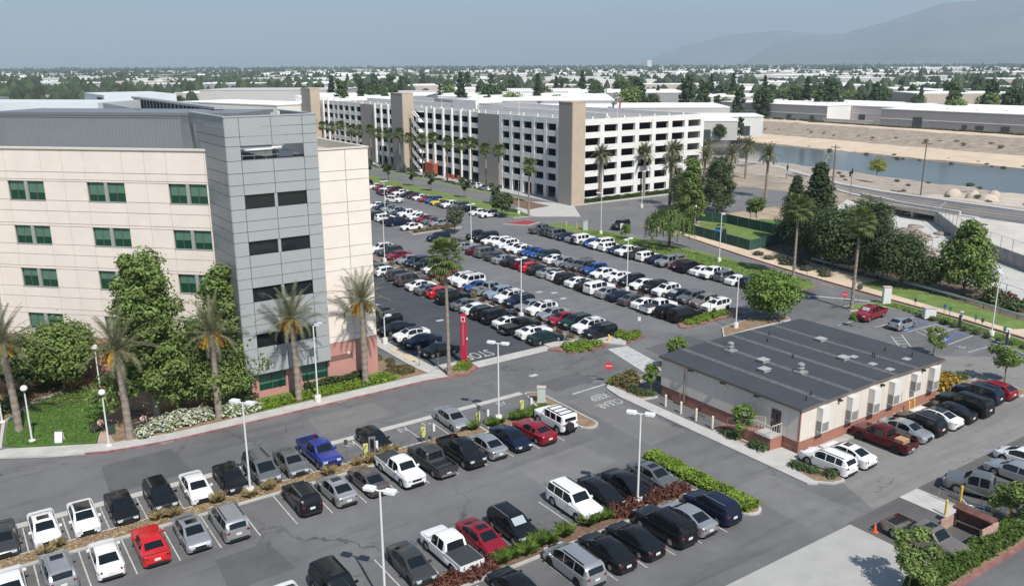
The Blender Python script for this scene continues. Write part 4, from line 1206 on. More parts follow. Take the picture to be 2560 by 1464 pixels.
def proto(kind):
    if kind in PROTO:
        return PROTO[kind]
    sp = SPECS[kind]
    L2, hw = sp['L'] / 2, sp['W'] / 2
    body, ws, rw, sides = build_body(sp)
    P = []                                   # (name, mesh, material key, level: 0 all cars, 1 near cars only, parent)
    P.append(('body', body.mesh('body', PAINTS['white'], 38), 'paint', 0))
    P.append(('windscreen', ws.mesh('windscreen', CGLASS, 30), None, 0))
    P.append(('rear_window', rw.mesh('rear_window', CGLASS, 30), None, 0))
    for s_ in sides:
        P.append(('side_window', s_.mesh('side_window', CGLASS, 30), None, 0))
    ub = MB().box(-L2 + 0.25, L2 - 0.25, -hw + 0.26, hw - 0.26, 0.2, min(0.75, lerp_prof(sp['belt'], 0) - 0.12))
    P.append(('underbody', ub.mesh('underbody', BLACKT), None, 0))
    zbelt = lerp_prof(sp['belt'], L2)
    zn, zr_ = zbelt - 0.13, lerp_prof(sp['belt'], -L2) - 0.12
    for s_ in (-1, 1):
        hl = MB().obox((L2 - 0.14, s_ * hw * 0.68, zn + 0.02), (0.13, -0.10 * s_, 0.0), (0.02, 0.17 * s_, 0), (-0.03, 0, 0.075))
        P.append(('headlight', hl.mesh('headlight', HEADL), None, 0))
        tl = MB().obox((-L2 + 0.09, s_ * hw * 0.74, zr_), (0.06, 0, 0), (0.035, 0.12 * s_, 0), (0.02, 0, 0.075 if kind != 'pickup' else 0.15))
        P.append(('tail_light', tl.mesh('tail_light', TAILL), None, 0))
        mr = MB().obox((sp['ws'][1] - 0.32, s_ * (hw + 0.07), zbelt + 0.20), (0.07, 0, 0), (0, 0.10, 0), (0, 0, 0.075))
        P.append(('mirror', mr.mesh('mirror', PAINTS['white']), 'paint', 1))
    gr = MB().obox((L2 - 0.015, 0, zn - 0.06), (0.03, 0, 0), (0, hw * 0.42, 0), (0, 0, 0.09))
    gr.obox((L2 - 0.015, 0, sp['base'] + 0.16), (0.03, 0, 0), (0, hw * 0.6, 0), (0, 0, 0.07))
    P.append(('grille', gr.mesh('grille', BLACKT), None, 0))
    pl = MB().obox((-L2 - 0.006, 0, (zr_ - 0.18 if kind not in ('pickup',) else 0.62)), (0.012, 0, 0), (0, 0.20, 0), (0, 0, 0.09))
    P.append(('number_plate', pl.mesh('number_plate', PLATE), None, 1))
    bp = MB().obox((-L2 - 0.004, 0, sp['base'] + 0.13), (0.03, 0, 0), (0, hw * 0.72, 0), (0, 0, 0.10))
    P.append(('rear_bumper', bp.mesh('rear_bumper', BLACKT if kind in ('SUV', 'large SUV', 'off-roader') else CHROME if kind == 'pickup' else BLACKT), None, 1))
    if kind in ('SUV', 'large SUV', 'minivan', 'off-roader'):
        H = max(z for _, z in sp['top'])
        rl = MB()
        for s_ in (-1, 1):
            rl.obox((-0.75, s_ * hw * sp['gw'] * 0.86, H + 0.0), (1.1, 0, 0), (0, 0.025, 0), (0, 0, 0.035))
        if kind == 'off-roader':
            for x in (-1.9, -1.2, -0.5, 0.2):
                rl.box(x - 0.03, x + 0.03, -hw * 0.72, hw * 0.72, H + 0.02, H + 0.07)
        P.append(('roof_rails', rl.mesh('roof_rails', BLACKT if kind != 'SUV' else STEEL), None, 1))
    if kind == 'off-roader':
        sw = MB().tube((-L2 - 0.30, 0.25, 1.02), (-L2 - 0.02, 0.25, 1.02), 0.42, 0.42, 16)
        P.append(('spare_wheel', sw.mesh('spare_wheel', TYRE, 40), None, 0))
    if kind == 'pickup':
        b0, b1 = sp['bed']
        w_ = MB()
        for s_ in (-1, 1):
            w_.box(b0, b1 + 0.02, min(s_ * hw * 0.975, s_ * hw * 0.88), max(s_ * hw * 0.975, s_ * hw * 0.88), 0.78, 1.14)
        w_.box(b0 - 0.02, b0 + 0.06, -hw * 0.88, hw * 0.88, 0.6, 1.14)
        P.append(('bed_sides', w_.mesh('bed_sides', PAINTS['white']), 'paint', 0))
        P.append(('bed_liner', MB().rect(b0 + 0.06, b1, -hw * 0.87, hw * 0.87, 0.86).mesh('bed_liner', BLACKT), None, 0))
    PROTO[kind] = (sp, P)
    return PROTO[kind]
def car(kind, colour, x, y, heading, label, group, near=True, extras=(), dark_rim=False, scale=1.0):
    sp, P = proto(kind)
    t = thing({'sedan': 'sedan_car', 'coupe': 'coupe_car', 'hatchback': 'hatchback_car', 'SUV': 'suv_car', 'large SUV': 'large_suv_car', 'minivan': 'minivan', 'pickup': 'pickup_truck', 'off-roader': 'off_road_car'}[kind],
              label, {'pickup': 'pickup truck', 'minivan': 'minivan', 'SUV': 'SUV', 'large SUV': 'SUV'}.get(kind, 'car'), (x, y, 0.012), heading, group)
    t.scale = (CK * scale, CK * scale, CK * scale)
    pmat = PAINTS[colour]
    for name, me, key, lvl in P:
        if lvl and not near:
            continue
        o = ob(name, me, t)
        if key == 'paint':
            o.material_slots[0].link = 'OBJECT'
            o.material_slots[0].material = pmat
    r = sp['wr']
    ty, rm = wheel_mesh(r)
    for wx in sp['wb']:
        for s_ in (-1, 1):
            w = ob('wheel', ty, t, (wx, s_ * (sp['W'] / 2 - 0.13), r), 0 if s_ > 0 else PI)
            q = ob('rim', rm, w)
            if dark_rim:
                q.material_slots[0].link = 'OBJECT'
                q.material_slots[0].material = RIMD
    H = max(z for _, z in sp['top'])
    for e_ in extras:
        if e_ == 'sunroof':
            c_ = sp['ws'][0] - 0.55
            MB().box(c_ - 0.32, c_ + 0.28, -0.40, 0.40, H + 0.005, H + 0.022).obj('sunroof', CGLASS, t)
        elif e_ == 'glass_roof':
            c_ = sp['ws'][0] - 0.75
            MB().box(c_ - 0.75, c_ + 0.70, -0.56, 0.56, H + 0.004, H + 0.02).obj('glass_roof', CGLASS, t)
        elif e_ == 'cover':
            b0, b1 = sp['bed']
            MB().box(b0, b1, -sp['W'] / 2 * 0.93, sp['W'] / 2 * 0.93, 1.13, 1.17).obj('bed_cover', BEDC, t)
        elif e_ == 'shell':
            b0, b1 = sp['bed']
            sh = MB().prism([(b0, -sp['W'] / 2 * 0.9), (b1, -sp['W'] / 2 * 0.9), (b1, sp['W'] / 2 * 0.9), (b0, sp['W'] / 2 * 0.9)], 1.13, 1.75)
            sh.obj('camper_shell', pmat, t)
            for s_ in (-1, 1):
                MB().box(b0 + 0.25, b1 - 0.3, s_ * sp['W'] / 2 * 0.9 - 0.01, s_ * sp['W'] / 2 * 0.9 + 0.01, 1.28, 1.6).obj('shell_window', CGLASS, t)
        elif e_ == 'crate':
            MB().box(-2.2, -1.3, -0.5, 0.5, 0.9, 1.25).obj('wooden_crate', pm('crate_wood', (0.42, 0.25, 0.13), 0.8, var=0.2, scale=5), t)
        elif e_ == 'spoiler':
            MB().box(-sp['L'] / 2 + 0.02, -sp['L'] / 2 + 0.22, -0.7, 0.7, 1.14, 1.18).obj('spoiler', pmat if colour != 'red' else PAINTS['red'], t)
        elif e_ == 'sunshade':
            a_, b_ = sp['ws']
            MB().obox(((a_ + b_) / 2 + 0.01, 0, (lerp_prof(sp['top'], a_) + lerp_prof(sp['top'], b_)) / 2 + 0.028), ((b_ - a_) * 0.40, 0, (lerp_prof(sp['top'], b_) - lerp_prof(sp['top'], a_)) * 0.40), (0, 0.52, 0), (0, 0, 0.006)).obj('sunshade', pm('sunshade', (0.50, 0.56, 0.58), 0.3, 0.4), t)
        elif e_ == 'rack':
            rk = MB()
            for s_ in (-1, 1):
                rk.tube((-1.4, 0.55 * s_, H + 0.32), (0.2, 0.55 * s_, H + 0.32), 0.03, n=5)
                for xx in (-1.3, 0.1):
                    rk.tube((xx, 0.55 * s_, H), (xx, 0.55 * s_, H + 0.32), 0.03, n=5)
            for xx in (-1.3, -0.6, 0.1):
                rk.tube((xx, -0.6, H + 0.32), (xx, 0.6, H + 0.32), 0.03, n=5)
            rk.obj('roof_rack', BLACKT, t)
        elif e_ == 'two_tone':
            pass
    return t
NOSE = {'+x': 0, '-x': PI, '+y': PI / 2, '-y': -PI / 2}
jit = random.Random(21)
def near_row(cars, phrase, group, y, nose_words):
    n = len(cars)
    for i, c in enumerate(cars):
        x, kind, col, nose = c[:4]
        ex = c[4] if len(c) > 4 else ()
        yy = c[5] if len(c) > 5 else y
        lab = '%s %s, %s from left in %s, %s' % (col, kind, ordinal(i + 1), phrase, nose_words[nose])
        car(kind, col, x, yy, NOSE[nose] + R(jit.uniform(-1.5, 1.5)), lab, group, True, ex, dark_rim=jit.random() < 0.3)
NW = {'-y': 'facing the viewer', '+y': 'tail to viewer'}
near_row([
    (0.75, 'sedan', 'dark grey', '-y'), (3.3, 'sedan', 'white', '-y', ('sunroof',)), (5.85, 'sedan', 'white', '-y', ('glass_roof',)), (8.4, 'sedan', 'black', '-y'),
    (11.15, 'SUV', 'black', '-y', ('sunroof',)), (13.8, 'sedan', 'white', '-y'), (16.45, 'sedan', 'black', '-y'), (18.95, 'minivan', 'grey', '-y'), (21.4, 'sedan', 'grey', '-y'),
    (23.95, 'pickup', 'royal blue', '-y', (), 63.7), (28.9, 'hatchback', 'black', '-y'), (36.85, 'sedan', 'silver', '-y')],
    'the building-side row', 'cars in the building-side front row', 63.5, NW)
near_row([
    (0.6, 'sedan', 'white', '+y'), (3.35, 'SUV', 'silver', '+y', ('sunroof',)), (6.2, 'sedan', 'white', '+y'), (9.0, 'coupe', 'red', '+y', ('spoiler',)), (11.75, 'sedan', 'silver', '-y', ('sunroof',)),
    (14.35, 'minivan', 'silver', '+y'), (19.9, 'SUV', 'black', '+y', (), 57.1), (22.6, 'sedan', 'silver', '+y', ('sunroof',)), (25.25, 'sedan', 'brown grey', '+y'), (28.1, 'pickup', 'white', '-y', ('cover',)),
    (31.0, 'pickup', 'dark grey', '+y'), (33.85, 'pickup', 'black', '-y'), (36.4, 'sedan', 'silver', '+y'), (38.85, 'sedan', 'navy', '-y'), (41.45, 'coupe', 'crimson', '+y'), (44.3, 'off-roader', 'white', '+y', (), 57.5)],
    'the second row', 'cars in the second front row', 56.9, NW)
near_row([
    (14.5, 'sedan', 'white', '-y'), (17.3, 'large SUV', 'black', '-y', ('sunroof',)), (22.5, 'sedan', 'dark grey', '-y'), (25.4, 'pickup', 'white', '+y', ('cover',), 44.4), (28.0, 'sedan', 'crimson', '-y', ('sunroof',)), (30.6, 'SUV', 'black', '-y', ('sunshade',)),
    (36.15, 'large SUV', 'white', '-y'), (38.75, 'hatchback', 'black', '-y', ('spoiler',)), (41.35, 'sedan', 'black', '-y'), (44.1, 'sedan', 'grey', '-y', ('sunroof',))],
    'the third row', 'cars in the third front row', 44.6, NW)
near_row([
    (26.6, 'sedan', 'black', '+y'), (31.2, 'minivan', 'silver', '+y'), (34.0, 'sedan', 'black', '+y'), (36.5, 'sedan', 'black', '+y'), (39.35, 'large SUV', 'black', '+y'), (41.6, 'sedan', 'silver', '+y'), (44.15, 'SUV', 'navy', '+y')],
    'the nearest row', 'cars in the nearest front row', 38.4, NW)
near_row([
    (57.55, 'SUV', 'white', '+y'), (60.15, 'sedan', 'white', '+y', ('sunroof',)), (65.3, 'pickup', 'dark red', '+y', ('crate',)), (68.6, 'sedan', 'silver', '-y'), (70.9, 'SUV', 'black', '+y'), (73.5, 'sedan', 'white', '+y', ('glass_roof',)),
    (75.9, 'sedan', 'black', '+y'), (78.5, 'large SUV', 'black', '+y'), (82.3, 'SUV', 'navy', '+y', (), 38.8), (84.8, 'hatchback', 'crimson', '+y', (), 38.6)],
    'the modular-building row', 'cars parked along the modular building', 38.1, NW)
car('pickup', 'grey', 63.3, 28.4, PI - R(70), 'grey crew-cab pickup behind the young tree beyond the yellow bollards', 'cars at the lower right')
car('sedan', 'silver', 68.2, 28.3, R(90), 'silver car cut by the right edge behind the grey pickup', 'cars at the lower right')
car('hatchback', 'white', 71.2, 29.2, R(90), 'white car barely in view at the right edge', 'cars at the lower right')
car('pickup', 'gold grey', 52.75, 27.0, R(-92), 'gold-grey crew-cab pickup with sunroof parked by the hedge', 'cars at the lower right', extras=('sunroof',))
car('pickup', 'crimson', 98.6, 61.3, PI + R(4), 'crimson crew-cab pickup with silver sunshade beyond the modular building', 'cars in the side lot', extras=('sunshade',))
car('hatchback', 'silver', 98.2, 56.6, R(2), 'silver hatchback parked alone beside the striped bays', 'cars in the side lot')

# rows of the middle lot: listed from the far end to the near end
def spread_row(vs_, lo=2.42):
    vs_ = list(vs_)
    for _ in range(60):
        for i in range(len(vs_) - 1):
            g_ = vs_[i] - vs_[i + 1]
            if g_ < lo:
                d = (lo - g_) / 2
                vs_[i] += d
                vs_[i + 1] -= d
    return vs_
KD = {'s': 'sedan', 'c': 'coupe', 'h': 'hatchback', 'u': 'SUV', 'l': 'large SUV', 'm': 'minivan', 'p': 'pickup', 'o': 'off-roader'}
CD = {'w': 'white', 'k': 'black', 'v': 'silver', 'g': 'grey', 'd': 'dark grey', 'n': 'navy', 'b': 'blue', 'y': 'sky blue', 'r': 'red', 'R': 'crimson', 'D': 'dark red', 't': 'tan', 'B': 'brown grey', 'Y': 'yellow', 'G': 'dark green'}
def far_row(x, spec, vs_, noses, phrase, group, near=False):
    vs_ = spread_row(vs_)
    n = len(spec)
    for i, (s_, v) in enumerate(zip(spec, vs_)):
        k, c = KD[s_[0]], CD[s_[1]]
        nose = noses if isinstance(noses, str) else noses[i]
        ex = {'+': ('sunroof',), '*': ('cover',), '#': ('rack',), '$': ('shell',), '!': ('sunshade',), '^': ('glass_roof',)}.get(s_[2:3], ())
        lab = '%s %s, %s from the near end of %s' % (c, k, ordinal(n - i), phrase)
        car(k, c, x + jit.uniform(-0.2, 0.2), v, NOSE[nose] + R(jit.uniform(-1.5, 1.5)), lab, group, near, ex, dark_rim=jit.random() < 0.3)
far_row(45.7, ['sw', 'un', 'uk', 'sk', 'sw^', 'sn', 'sk'], [101.0, 98.3, 95.2, 91.6, 88.3, 85.3, 81.2], '-x', 'the row beside the main building', 'cars beside the main building', True)
far_row(58.4, ['sg', 'hw', 'ud', 'lB', 'sw', 'sg', 'hr', 'lk', 'sg', 'sw', 'uk', 'lk', 'sw+', 'pk*', 'cw+', 'sG'], [122.4, 119.6, 115.8, 112.0, 108.6, 105.8, 103.3, 99.6, 95.8, 93.2, 90.7, 88.1, 85.5, 83.0, 80.4, 77.9], '+x', 'the left row on the dark asphalt', 'cars in the left row of the sealed lot', True)
far_row(65.1, ['uw', 'ud', 'sR', 'sv', 'un', 'lk', 'hw', 'uD', 'sR', 'uw', 'lw', 'sb', 'pv', 'uy', 'uw+', 'un', 'sv', 'uw+', 'sv', 'sR', 'uG', 'uw+', 'uk'],
        [135.6, 132.6, 129.1, 125.1, 122.4, 119.6, 116.6, 114.0, 111.2, 108.4, 105.9, 103.3, 100.6, 97.9, 95.4, 92.8, 90.2, 87.8, 85.4, 83.0, 80.6, 78.2, 75.7],
        ['-x'] * 12 + ['+x'] + ['-x'] * 10, 'the row right of the dark asphalt', 'cars in the second row of the middle lot', True)
far_row(78.4, ['un', 'sd', 'cv', 'sD', 'lg', 'sd', 'cv', 'sk', 'uD', 'hr', 'sk', 'sv', 'hw^', 'uk', 'sw', 'sk', 'lw', 'sv', 'sn', 'sB', 'sw', 'pw*', 'uk', 'lk'],
        [138.6, 132.9, 128.8, 124.4, 121.4, 118.4, 115.9, 113.4, 111.0, 108.6, 106.2, 103.7, 101.2, 98.7, 96.2, 93.8, 91.4, 88.9, 86.6, 84.4, 82.2, 80.0, 77.8, 75.3],
        ['-x'] + ['+x'] * 23, 'the central row of the middle lot', 'cars in the third row of the middle lot')
far_row(85.4, ['pk', 'lk', 'sw', 'uw', 'uw', 'sw', 'sw', 'sb', 'sb', 'uG', 'sw', 'sv', 'sg', 'uB#', 'ub', 'sw', 'cw', 'uk', 'sw', 'uk', 'uw+', 'sk!', 'ug', 'ut', 'uw+'],
        [135.3, 132.6, 129.9, 127.4, 125.0, 122.6, 120.3, 118.0, 115.8, 113.6, 111.4, 109.1, 106.8, 104.6, 101.8, 98.8, 95.8, 92.4, 89.9, 87.6, 85.2, 82.8, 80.4, 78.0, 75.6],
        ['-x'] * 10 + ['+x'] + ['-x'] * 14, 'the row left of the widest aisle', 'cars in the fourth row of the middle lot')
far_row(98.9, ['pg', 'ud', 'lg', 'sn', 'sv', 'ow', 'hb', 'lw', 'uw', 'sn', 'pw', 'pd', 'uw', 'sn', 'pv$', 'hD', 'lk', 'sw', 'pw', 'ug', 'sw', 'un', 'pv'],
        [133.4, 130.2, 127.6, 125.0, 122.6, 120.2, 117.8, 115.4, 113.0, 110.6, 108.2, 105.6, 103.2, 100.8, 98.2, 95.6, 93.3, 90.9, 88.4, 85.9, 83.5, 81.2, 78.9],
        ['+x', '+x', '+x', '-x', '+x', '+x', '-x', '-x', '+x', '-x', '-x', '+x', '+x', '+x', '-x', '-x', '+x', '+x', '-x', '+x', '+x', '+x', '+x'], 'the row along the grass verge', 'cars along the grass verge')
far_row(100.2, ['uk', 'sw', 'sR', 'sw', 'uD', 'sw', 'sk', 'sD', 'sw', 'sR', 'ub', 'cY', 'sn', 'pw', 'lg', 'sk', 'sw', 'uw'],
        [217.9, 210.1, 206.8, 203.4, 199.6, 195.6, 191.6, 188.3, 185.2, 182.0, 178.9, 175.9, 173.0, 170.3, 167.2, 163.6, 158.4, 154.6], '-x', 'the farthest row under the garage', 'cars in the farthest row')
far_row(86.3, ['sw', 'sn', 'sv', 'sv', 'sn', 'pw', 'sw', 'sR', 'sg', 'sv'], [180.6, 177.6, 174.6, 171.4, 168.4, 165.1, 161.4, 158.2, 155.0, 152.0], '-x', 'the short row in the far lot', 'cars in the short far row')
far_row(79.5, ['sd', 'uk', 'uw', 'sk', 'pn', 'sw'], [169.6, 166.8, 163.6, 160.6, 157.4, 151.6], ['+x', '+x', '+x', '+x', '+x', '-x'], 'the row behind the main building corner', 'cars behind the building corner')
car('sedan', 'dark red', 96.1, 198.5, R(-96), 'dark red car driving down the far lot aisle', 'moving cars', False)
car('SUV', 'white', 92.9, 185.4, R(-60), 'white SUV driving across the far lot aisle', 'moving cars', False)
car('large SUV', 'black', 114.2, 127.4, R(196), 'black SUV turning at the street entrance beside the willow', 'moving cars', False)
for i, (x, y) in enumerate(((124.4, 200.4), (125.2, 194.9), (125.8, 189.2))):
    car('SUV', 'white', 121.9, y, R(92), 'white SUV, %s of three by the garage wall' % ('left', 'middle', 'right')[i], 'cars at the garage wall', False)
# ------------------------------------------------------------------ plants
BARK = pm('bark', (0.16, 0.125, 0.095), 0.95, var=0.3, scale=4, bump=0.6, bscale=12)
BARKP = pm('palm_bark', (0.27, 0.225, 0.185), 0.95, var=0.22, scale=3, bump=0.8, bscale=8)
BARKL = pm('pale_bark', (0.38, 0.34, 0.29), 0.9, var=0.25, scale=3)
def leafm(name, col, var=0.35, scale=0.7, trans=0.28):
    return pm('leaf_' + name, col, 0.55, var=var, scale=scale, island=True, trans=trans, spec=0.3)
LF = {
    'mid': leafm('mid', (0.165, 0.235, 0.065)), 'fresh': leafm('fresh', (0.155, 0.245, 0.05)), 'dark': leafm('dark', (0.080, 0.118, 0.046)), 'grey': leafm('grey_green', (0.115, 0.125, 0.075)),
    'pine': leafm('pine', (0.050, 0.078, 0.032)), 'willow': leafm('willow', (0.105, 0.165, 0.040)), 'palm': leafm('palm', (0.20, 0.205, 0.115), 0.2), 'fan': leafm('fan_palm', (0.115, 0.155, 0.045), 0.2),
    'yellow': leafm('yellow_green', (0.26, 0.30, 0.05)), 'hedge': leafm('hedge', (0.075, 0.130, 0.022)), 'lime': leafm('lime', (0.16, 0.25, 0.03)), 'rust': leafm('rust', (0.115, 0.045, 0.030)),
    'olive': leafm('olive', (0.16, 0.14, 0.06)), 'straw': leafm('straw', (0.40, 0.33, 0.17)), 'white': leafm('flower_white', (0.62, 0.62, 0.54), 0.1), 'gold': leafm('flower_gold', (0.48, 0.30, 0.02), 0.2),
    'fruit': leafm('palm_fruit', (0.60, 0.36, 0.05), 0.2), 'dead': leafm('dead_frond', (0.24, 0.17, 0.10), 0.25),
}
def leaf(mb, p, nrm, size, rnd, asp=1.6):
    n = Vector(nrm).normalized()
    a = n.orthogonal().normalized()
    a.rotate(Matrix.Rotation(rnd.uniform(0, 2 * PI), 3, n))
    b = n.cross(a)
    p = Vector(p)
    a *= size * asp * 0.5
    b *= size * 0.5
    fold = n * size * 0.18
    mb.add([tuple(p - a), tuple(p - b + fold), tuple(p + a), tuple(p + b + fold)], [(0, 1, 2, 3)])
def blob(mb, c, r, n, size, rnd, hollow=0.3, up=0.5):
    cx, cy, cz = c
    rx_, ry_, rz_ = r
    for _ in range(n):
        while True:
            d = Vector((rnd.uniform(-1, 1), rnd.uniform(-1, 1), rnd.uniform(-1, 1)))
            if 0.02 < d.length < 1:
                break
        d.normalize()
        q = hollow + (1 - hollow) * rnd.random() ** 0.6
        q *= 1 + 0.28 * math.sin(5 * d.x + 6 * d.y + cx * 3) * math.cos(5 * d.z + cy * 2)
        if rnd.random() < 0.06:
            q *= rnd.uniform(1.0, 1.35)
        nn = Vector((d.x, d.y, d.z + up)) + Vector((rnd.uniform(-.7, .7), rnd.uniform(-.7, .7), rnd.uniform(-.7, .7)))
        leaf(mb, (cx + d.x * q * rx_, cy + d.y * q * ry_, cz + d.z * q * rz_), nn, size * rnd.uniform(0.6, 1.3), rnd)
TREES = {}
def tree_mesh(key, h, w, leafkey, n=2600, size=0.30, nb=11, trunk=0.32, seed=1, shape='round', bark=None, tr=None):
    if key in TREES:
        return TREES[key]
    rnd = random.Random(seed)
    cr, tk = MB(), MB()
    z0 = h * trunk
    R0 = w / 2
    tr = tr or max(0.07, h * 0.018)
    lean = (rnd.uniform(-.2, .2), rnd.uniform(-.2, .2))
    tk.path([(0, 0, -0.1), (lean[0] * .4, lean[1] * .4, z0 * 0.6), (lean[0], lean[1], z0), (lean[0] * 1.4, lean[1] * 1.4, h * 0.75)], [tr * 1.35, tr, tr * 0.85, tr * 0.3])
    per = n // nb
    for k in range(nb):
        t = (k + 0.5) / nb
        ang = k * 2.4 + rnd.uniform(-.4, .4)
        if shape == 'column':
            zc = z0 + (h - z0) * (0.08 + 0.84 * t)
            rr_ = R0 * (0.50 - 0.22 * t) * rnd.uniform(.55, 1.1)
            off = R0 * (0.72 - 0.46 * t) * rnd.uniform(.4, 1.2)
        elif shape == 'cone':
            zc = z0 + (h - z0) * (0.05 + 0.9 * t)
            rr_ = R0 * (0.62 - 0.45 * t)
            off = R0 * (0.62 - 0.58 * t) * rnd.uniform(.5, 1.1)
        elif shape == 'open':
            zc = z0 + (h - z0) * rnd.uniform(.15, .92)
            rr_ = R0 * rnd.uniform(.22, .38)
            off = R0 * rnd.uniform(.2, .78)
        else:
            zc = z0 + (h - z0) * (0.22 + 0.62 * t)
            prof = math.sin(PI * (0.18 + 0.70 * t))
            rr_ = R0 * 0.44 * rnd.uniform(.8, 1.2)
            off = R0 * 0.62 * prof * rnd.uniform(.6, 1.05)
        c = (lean[0] + off * math.cos(ang), lean[1] + off * math.sin(ang), zc)
        vz = rr_ * (0.8 if shape != 'cone' else 0.7)
        zc = min(zc, h - vz * 0.9)
        c = (c[0], c[1], zc)
        blob(cr, c, (rr_, rr_, vz), per, size, rnd)
        st_ = (lean[0], lean[1], max(z0 * 0.8, zc - rr_ * 1.4))
        tk.tube(st_, c, tr * 0.42, tr * 0.14, 5)
    TREES[key] = (tk.mesh('trunk', bark or BARK, 60), cr.mesh('crown', LF[leafkey]))
    return TREES[key]
def tree(name, key, x, y, label, group=None, rz=0.0, sc_=1.0, cat='tree', z=0.1, sz=None):
    t = thing(name, label, cat, (x, y, z), rz, group)
    t.scale = (sc_, sc_, sz or sc_)
    tk, cr = TREES[key]
    ob('trunk', tk, t)
    ob('crown', cr, t)
    return t

# ---- palms
def frond_mesh(L, droop, seed, pairs=24, wid=0.6, arch=0.5, lw=0.055):
    rnd = random.Random(seed)
    mb = MB()
    pts = []
    a = arch
    p = Vector((0, 0, 0))
    n = 9
    for i in range(n + 1):
        pts.append(p.copy())
        p = p + Vector((math.cos(a), 0, math.sin(a))) * (L / n)
        a -= droop / n * (0.5 + 1.1 * i / n)
    mb.path(pts, [0.035 * (1 - i / (n + 2)) for i in range(n + 1)], 4)
    for k in range(pairs):
        t = 0.14 + 0.86 * k / pairs
        i = min(n - 1, int(t * n))
        q = pts[i].lerp(pts[i + 1], t * n - i)
        d = (pts[i + 1] - pts[i]).normalized()
        ll = wid * math.sin(PI * min(0.95, 0.2 + 0.75 * t)) ** 0.6 * rnd.uniform(.85, 1.1)
        for s_ in (-1, 1):
            side = Vector((0, s_, 0))
            tip = q + (d * 0.62 + side * 0.78 + Vector((0, 0, rnd.uniform(-.32, .12)))).normalized() * ll
            wv = d * lw
            mb.add([tuple(q - wv), tuple(q + wv), tuple(tip)], [(0, 1, 2)])
    return mb.mesh('frond', LF['palm'])
FRW = [frond_mesh(3.4, 0.95, 1, 12, 0.62, 0.15, 0.13), frond_mesh(3.3, 1.35, 2, 12, 0.62, 0.1, 0.13), frond_mesh(3.1, 1.9, 3, 12, 0.62, 0.05, 0.13)]
FR = [frond_mesh(3.9, 0.75, 1, 30, 0.55, arch=0.12, lw=0.038), frond_mesh(3.8, 1.25, 2, 30, 0.55, arch=0.1, lw=0.038), frond_mesh(3.3, 1.9, 3, 28, 0.5, arch=0.05, lw=0.038)]
def add_mesh(mb, me, mat, m=0):
    o = len(mb.v)
    mb.v.extend([tuple(mat @ v.co) for v in me.vertices])
    for p in me.polygons:
        mb.f.append(tuple(i + o for i in p.vertices))
        mb.m.append(m)
def palm_trunk(h, r0, r1, seed, lean):
    rnd = random.Random(seed)
    prof = []
    k = int(h / 0.35)
    mb = MB()
    pts, rs = [], []
    for i in range(k + 1):
        t = i / k
        pts.append((lean[0] * t * t, lean[1] * t * t, h * t - 0.1 * (1 - t)))
        rs.append((r0 + (r1 - r0) * t) * (1.06 if i % 2 else 0.95) * (1.35 if t > 0.93 else 1.0) * (1.2 if t < 0.03 else 1))
    return mb.path(pts, rs, 9), pts[-1]
def frond_dirs(n, rnd, lo=-0.40, hi=1.42):
    out = []
    for k in range(n):
        el = lo + (hi - lo) * ((k + 0.5) / n)
        out.append((k * 2.39996 + rnd.uniform(-.2, .2), el))
    return out
def date_palm(x, y, h, label, seed, group, nf=40, size=1.0, single=True, lean=(0.2, 0.1), fruit=True):
    rnd = random.Random(seed)
    t = thing('date_palm', label, 'palm tree', (x, y, 0.1), 0, group)
    tk, top = palm_trunk(h, 0.34 * size, 0.27 * size, seed, lean)
    tk.obj('trunk', BARKP, t, 60)
    base = Vector(top)
    crown = MB()
    for az, el in frond_dirs(nf, rnd):
        F_ = FR if single else FRW
        me = F_[0] if el > 0.75 else F_[1] if el > 0.1 else F_[2]
        m4 = Matrix.Translation(base) @ Matrix.Rotation(az, 4, 'Z') @ Matrix.Rotation(-el, 4, 'Y') @ Matrix.Scale(size * rnd.uniform(.88, 1.08), 4)
        if single:
            o = ob('frond', me, t)
            o.matrix_local = m4
        else:
            add_mesh(crown, me, m4)
    if not single:
        crown.obj('crown', LF['palm'], t)
    if fruit:
        for k in range(8):
            az = rnd.uniform(0, 2 * PI)
            fm = MB()
            for j in range(9):
                a_ = az + rnd.uniform(-.35, .35)
                e_ = rnd.uniform(0.55, 1.25)
                fm.path([tuple(base), tuple(base + Vector((math.cos(a_) * e_ * .7, math.sin(a_) * e_ * .7, -0.05))), tuple(base + Vector((math.cos(a_) * e_, math.sin(a_) * e_, -0.55 - rnd.uniform(0, .7))))], [0.04, 0.05, 0.075], 4)
            fm.obj('fruit_stalk', LF['fruit'], t)
    return t
PG = 'date palms before the main building'
for i, (x, y, h, le) in enumerate(((3.7, 84.7, 8.4, (-0.3, -0.2)), (11.6, 77.0, 8.3, (-0.15, 0.0)), (19.5, 77.1, 8.2, (0.1, 0.1)), (27.2, 76.8, 8.4, (-0.1, 0.1)), (34.7, 77.5, 8.8, (0.05, 0.0)))):
    date_palm(x, y, h, ('date palm with orange fruit at the left picture edge', 'date palm beside the white globe lamp and bench', 'date palm rising from the white rose bed', 'date palm casting its shadow on the grey tower', 'date palm casting its shadow on the pink base')[i], 30 + i, PG, lean=le, size=1.02)
gp = ((133.9, 157.0, 10.8), (147.4, 156.2, 10.4), (157.4, 156.2, 10.6), (142.1, 141.8, 9.4), (165.6, 153.3, 8.6), (195.5, 165.1, 8.8), (169.8, 136.7, 10.4), (186, 172, 8.2), (181, 158, 8.0), (176, 168, 9.6))
gl = ('leftmost date palm before the white garage end wall', 'second date palm along the garage end wall', 'third date palm along the garage end wall', 'date palm in front of the garage end wall, nearest the willow', 'date palm at the right corner of the garage', 'date palm standing against the water, left of two by the street', 'date palm between the street and the grove', 'small date palm behind the park trees, right of its twin', 'small date palm behind the park trees', 'date palm touching the garage right edge')
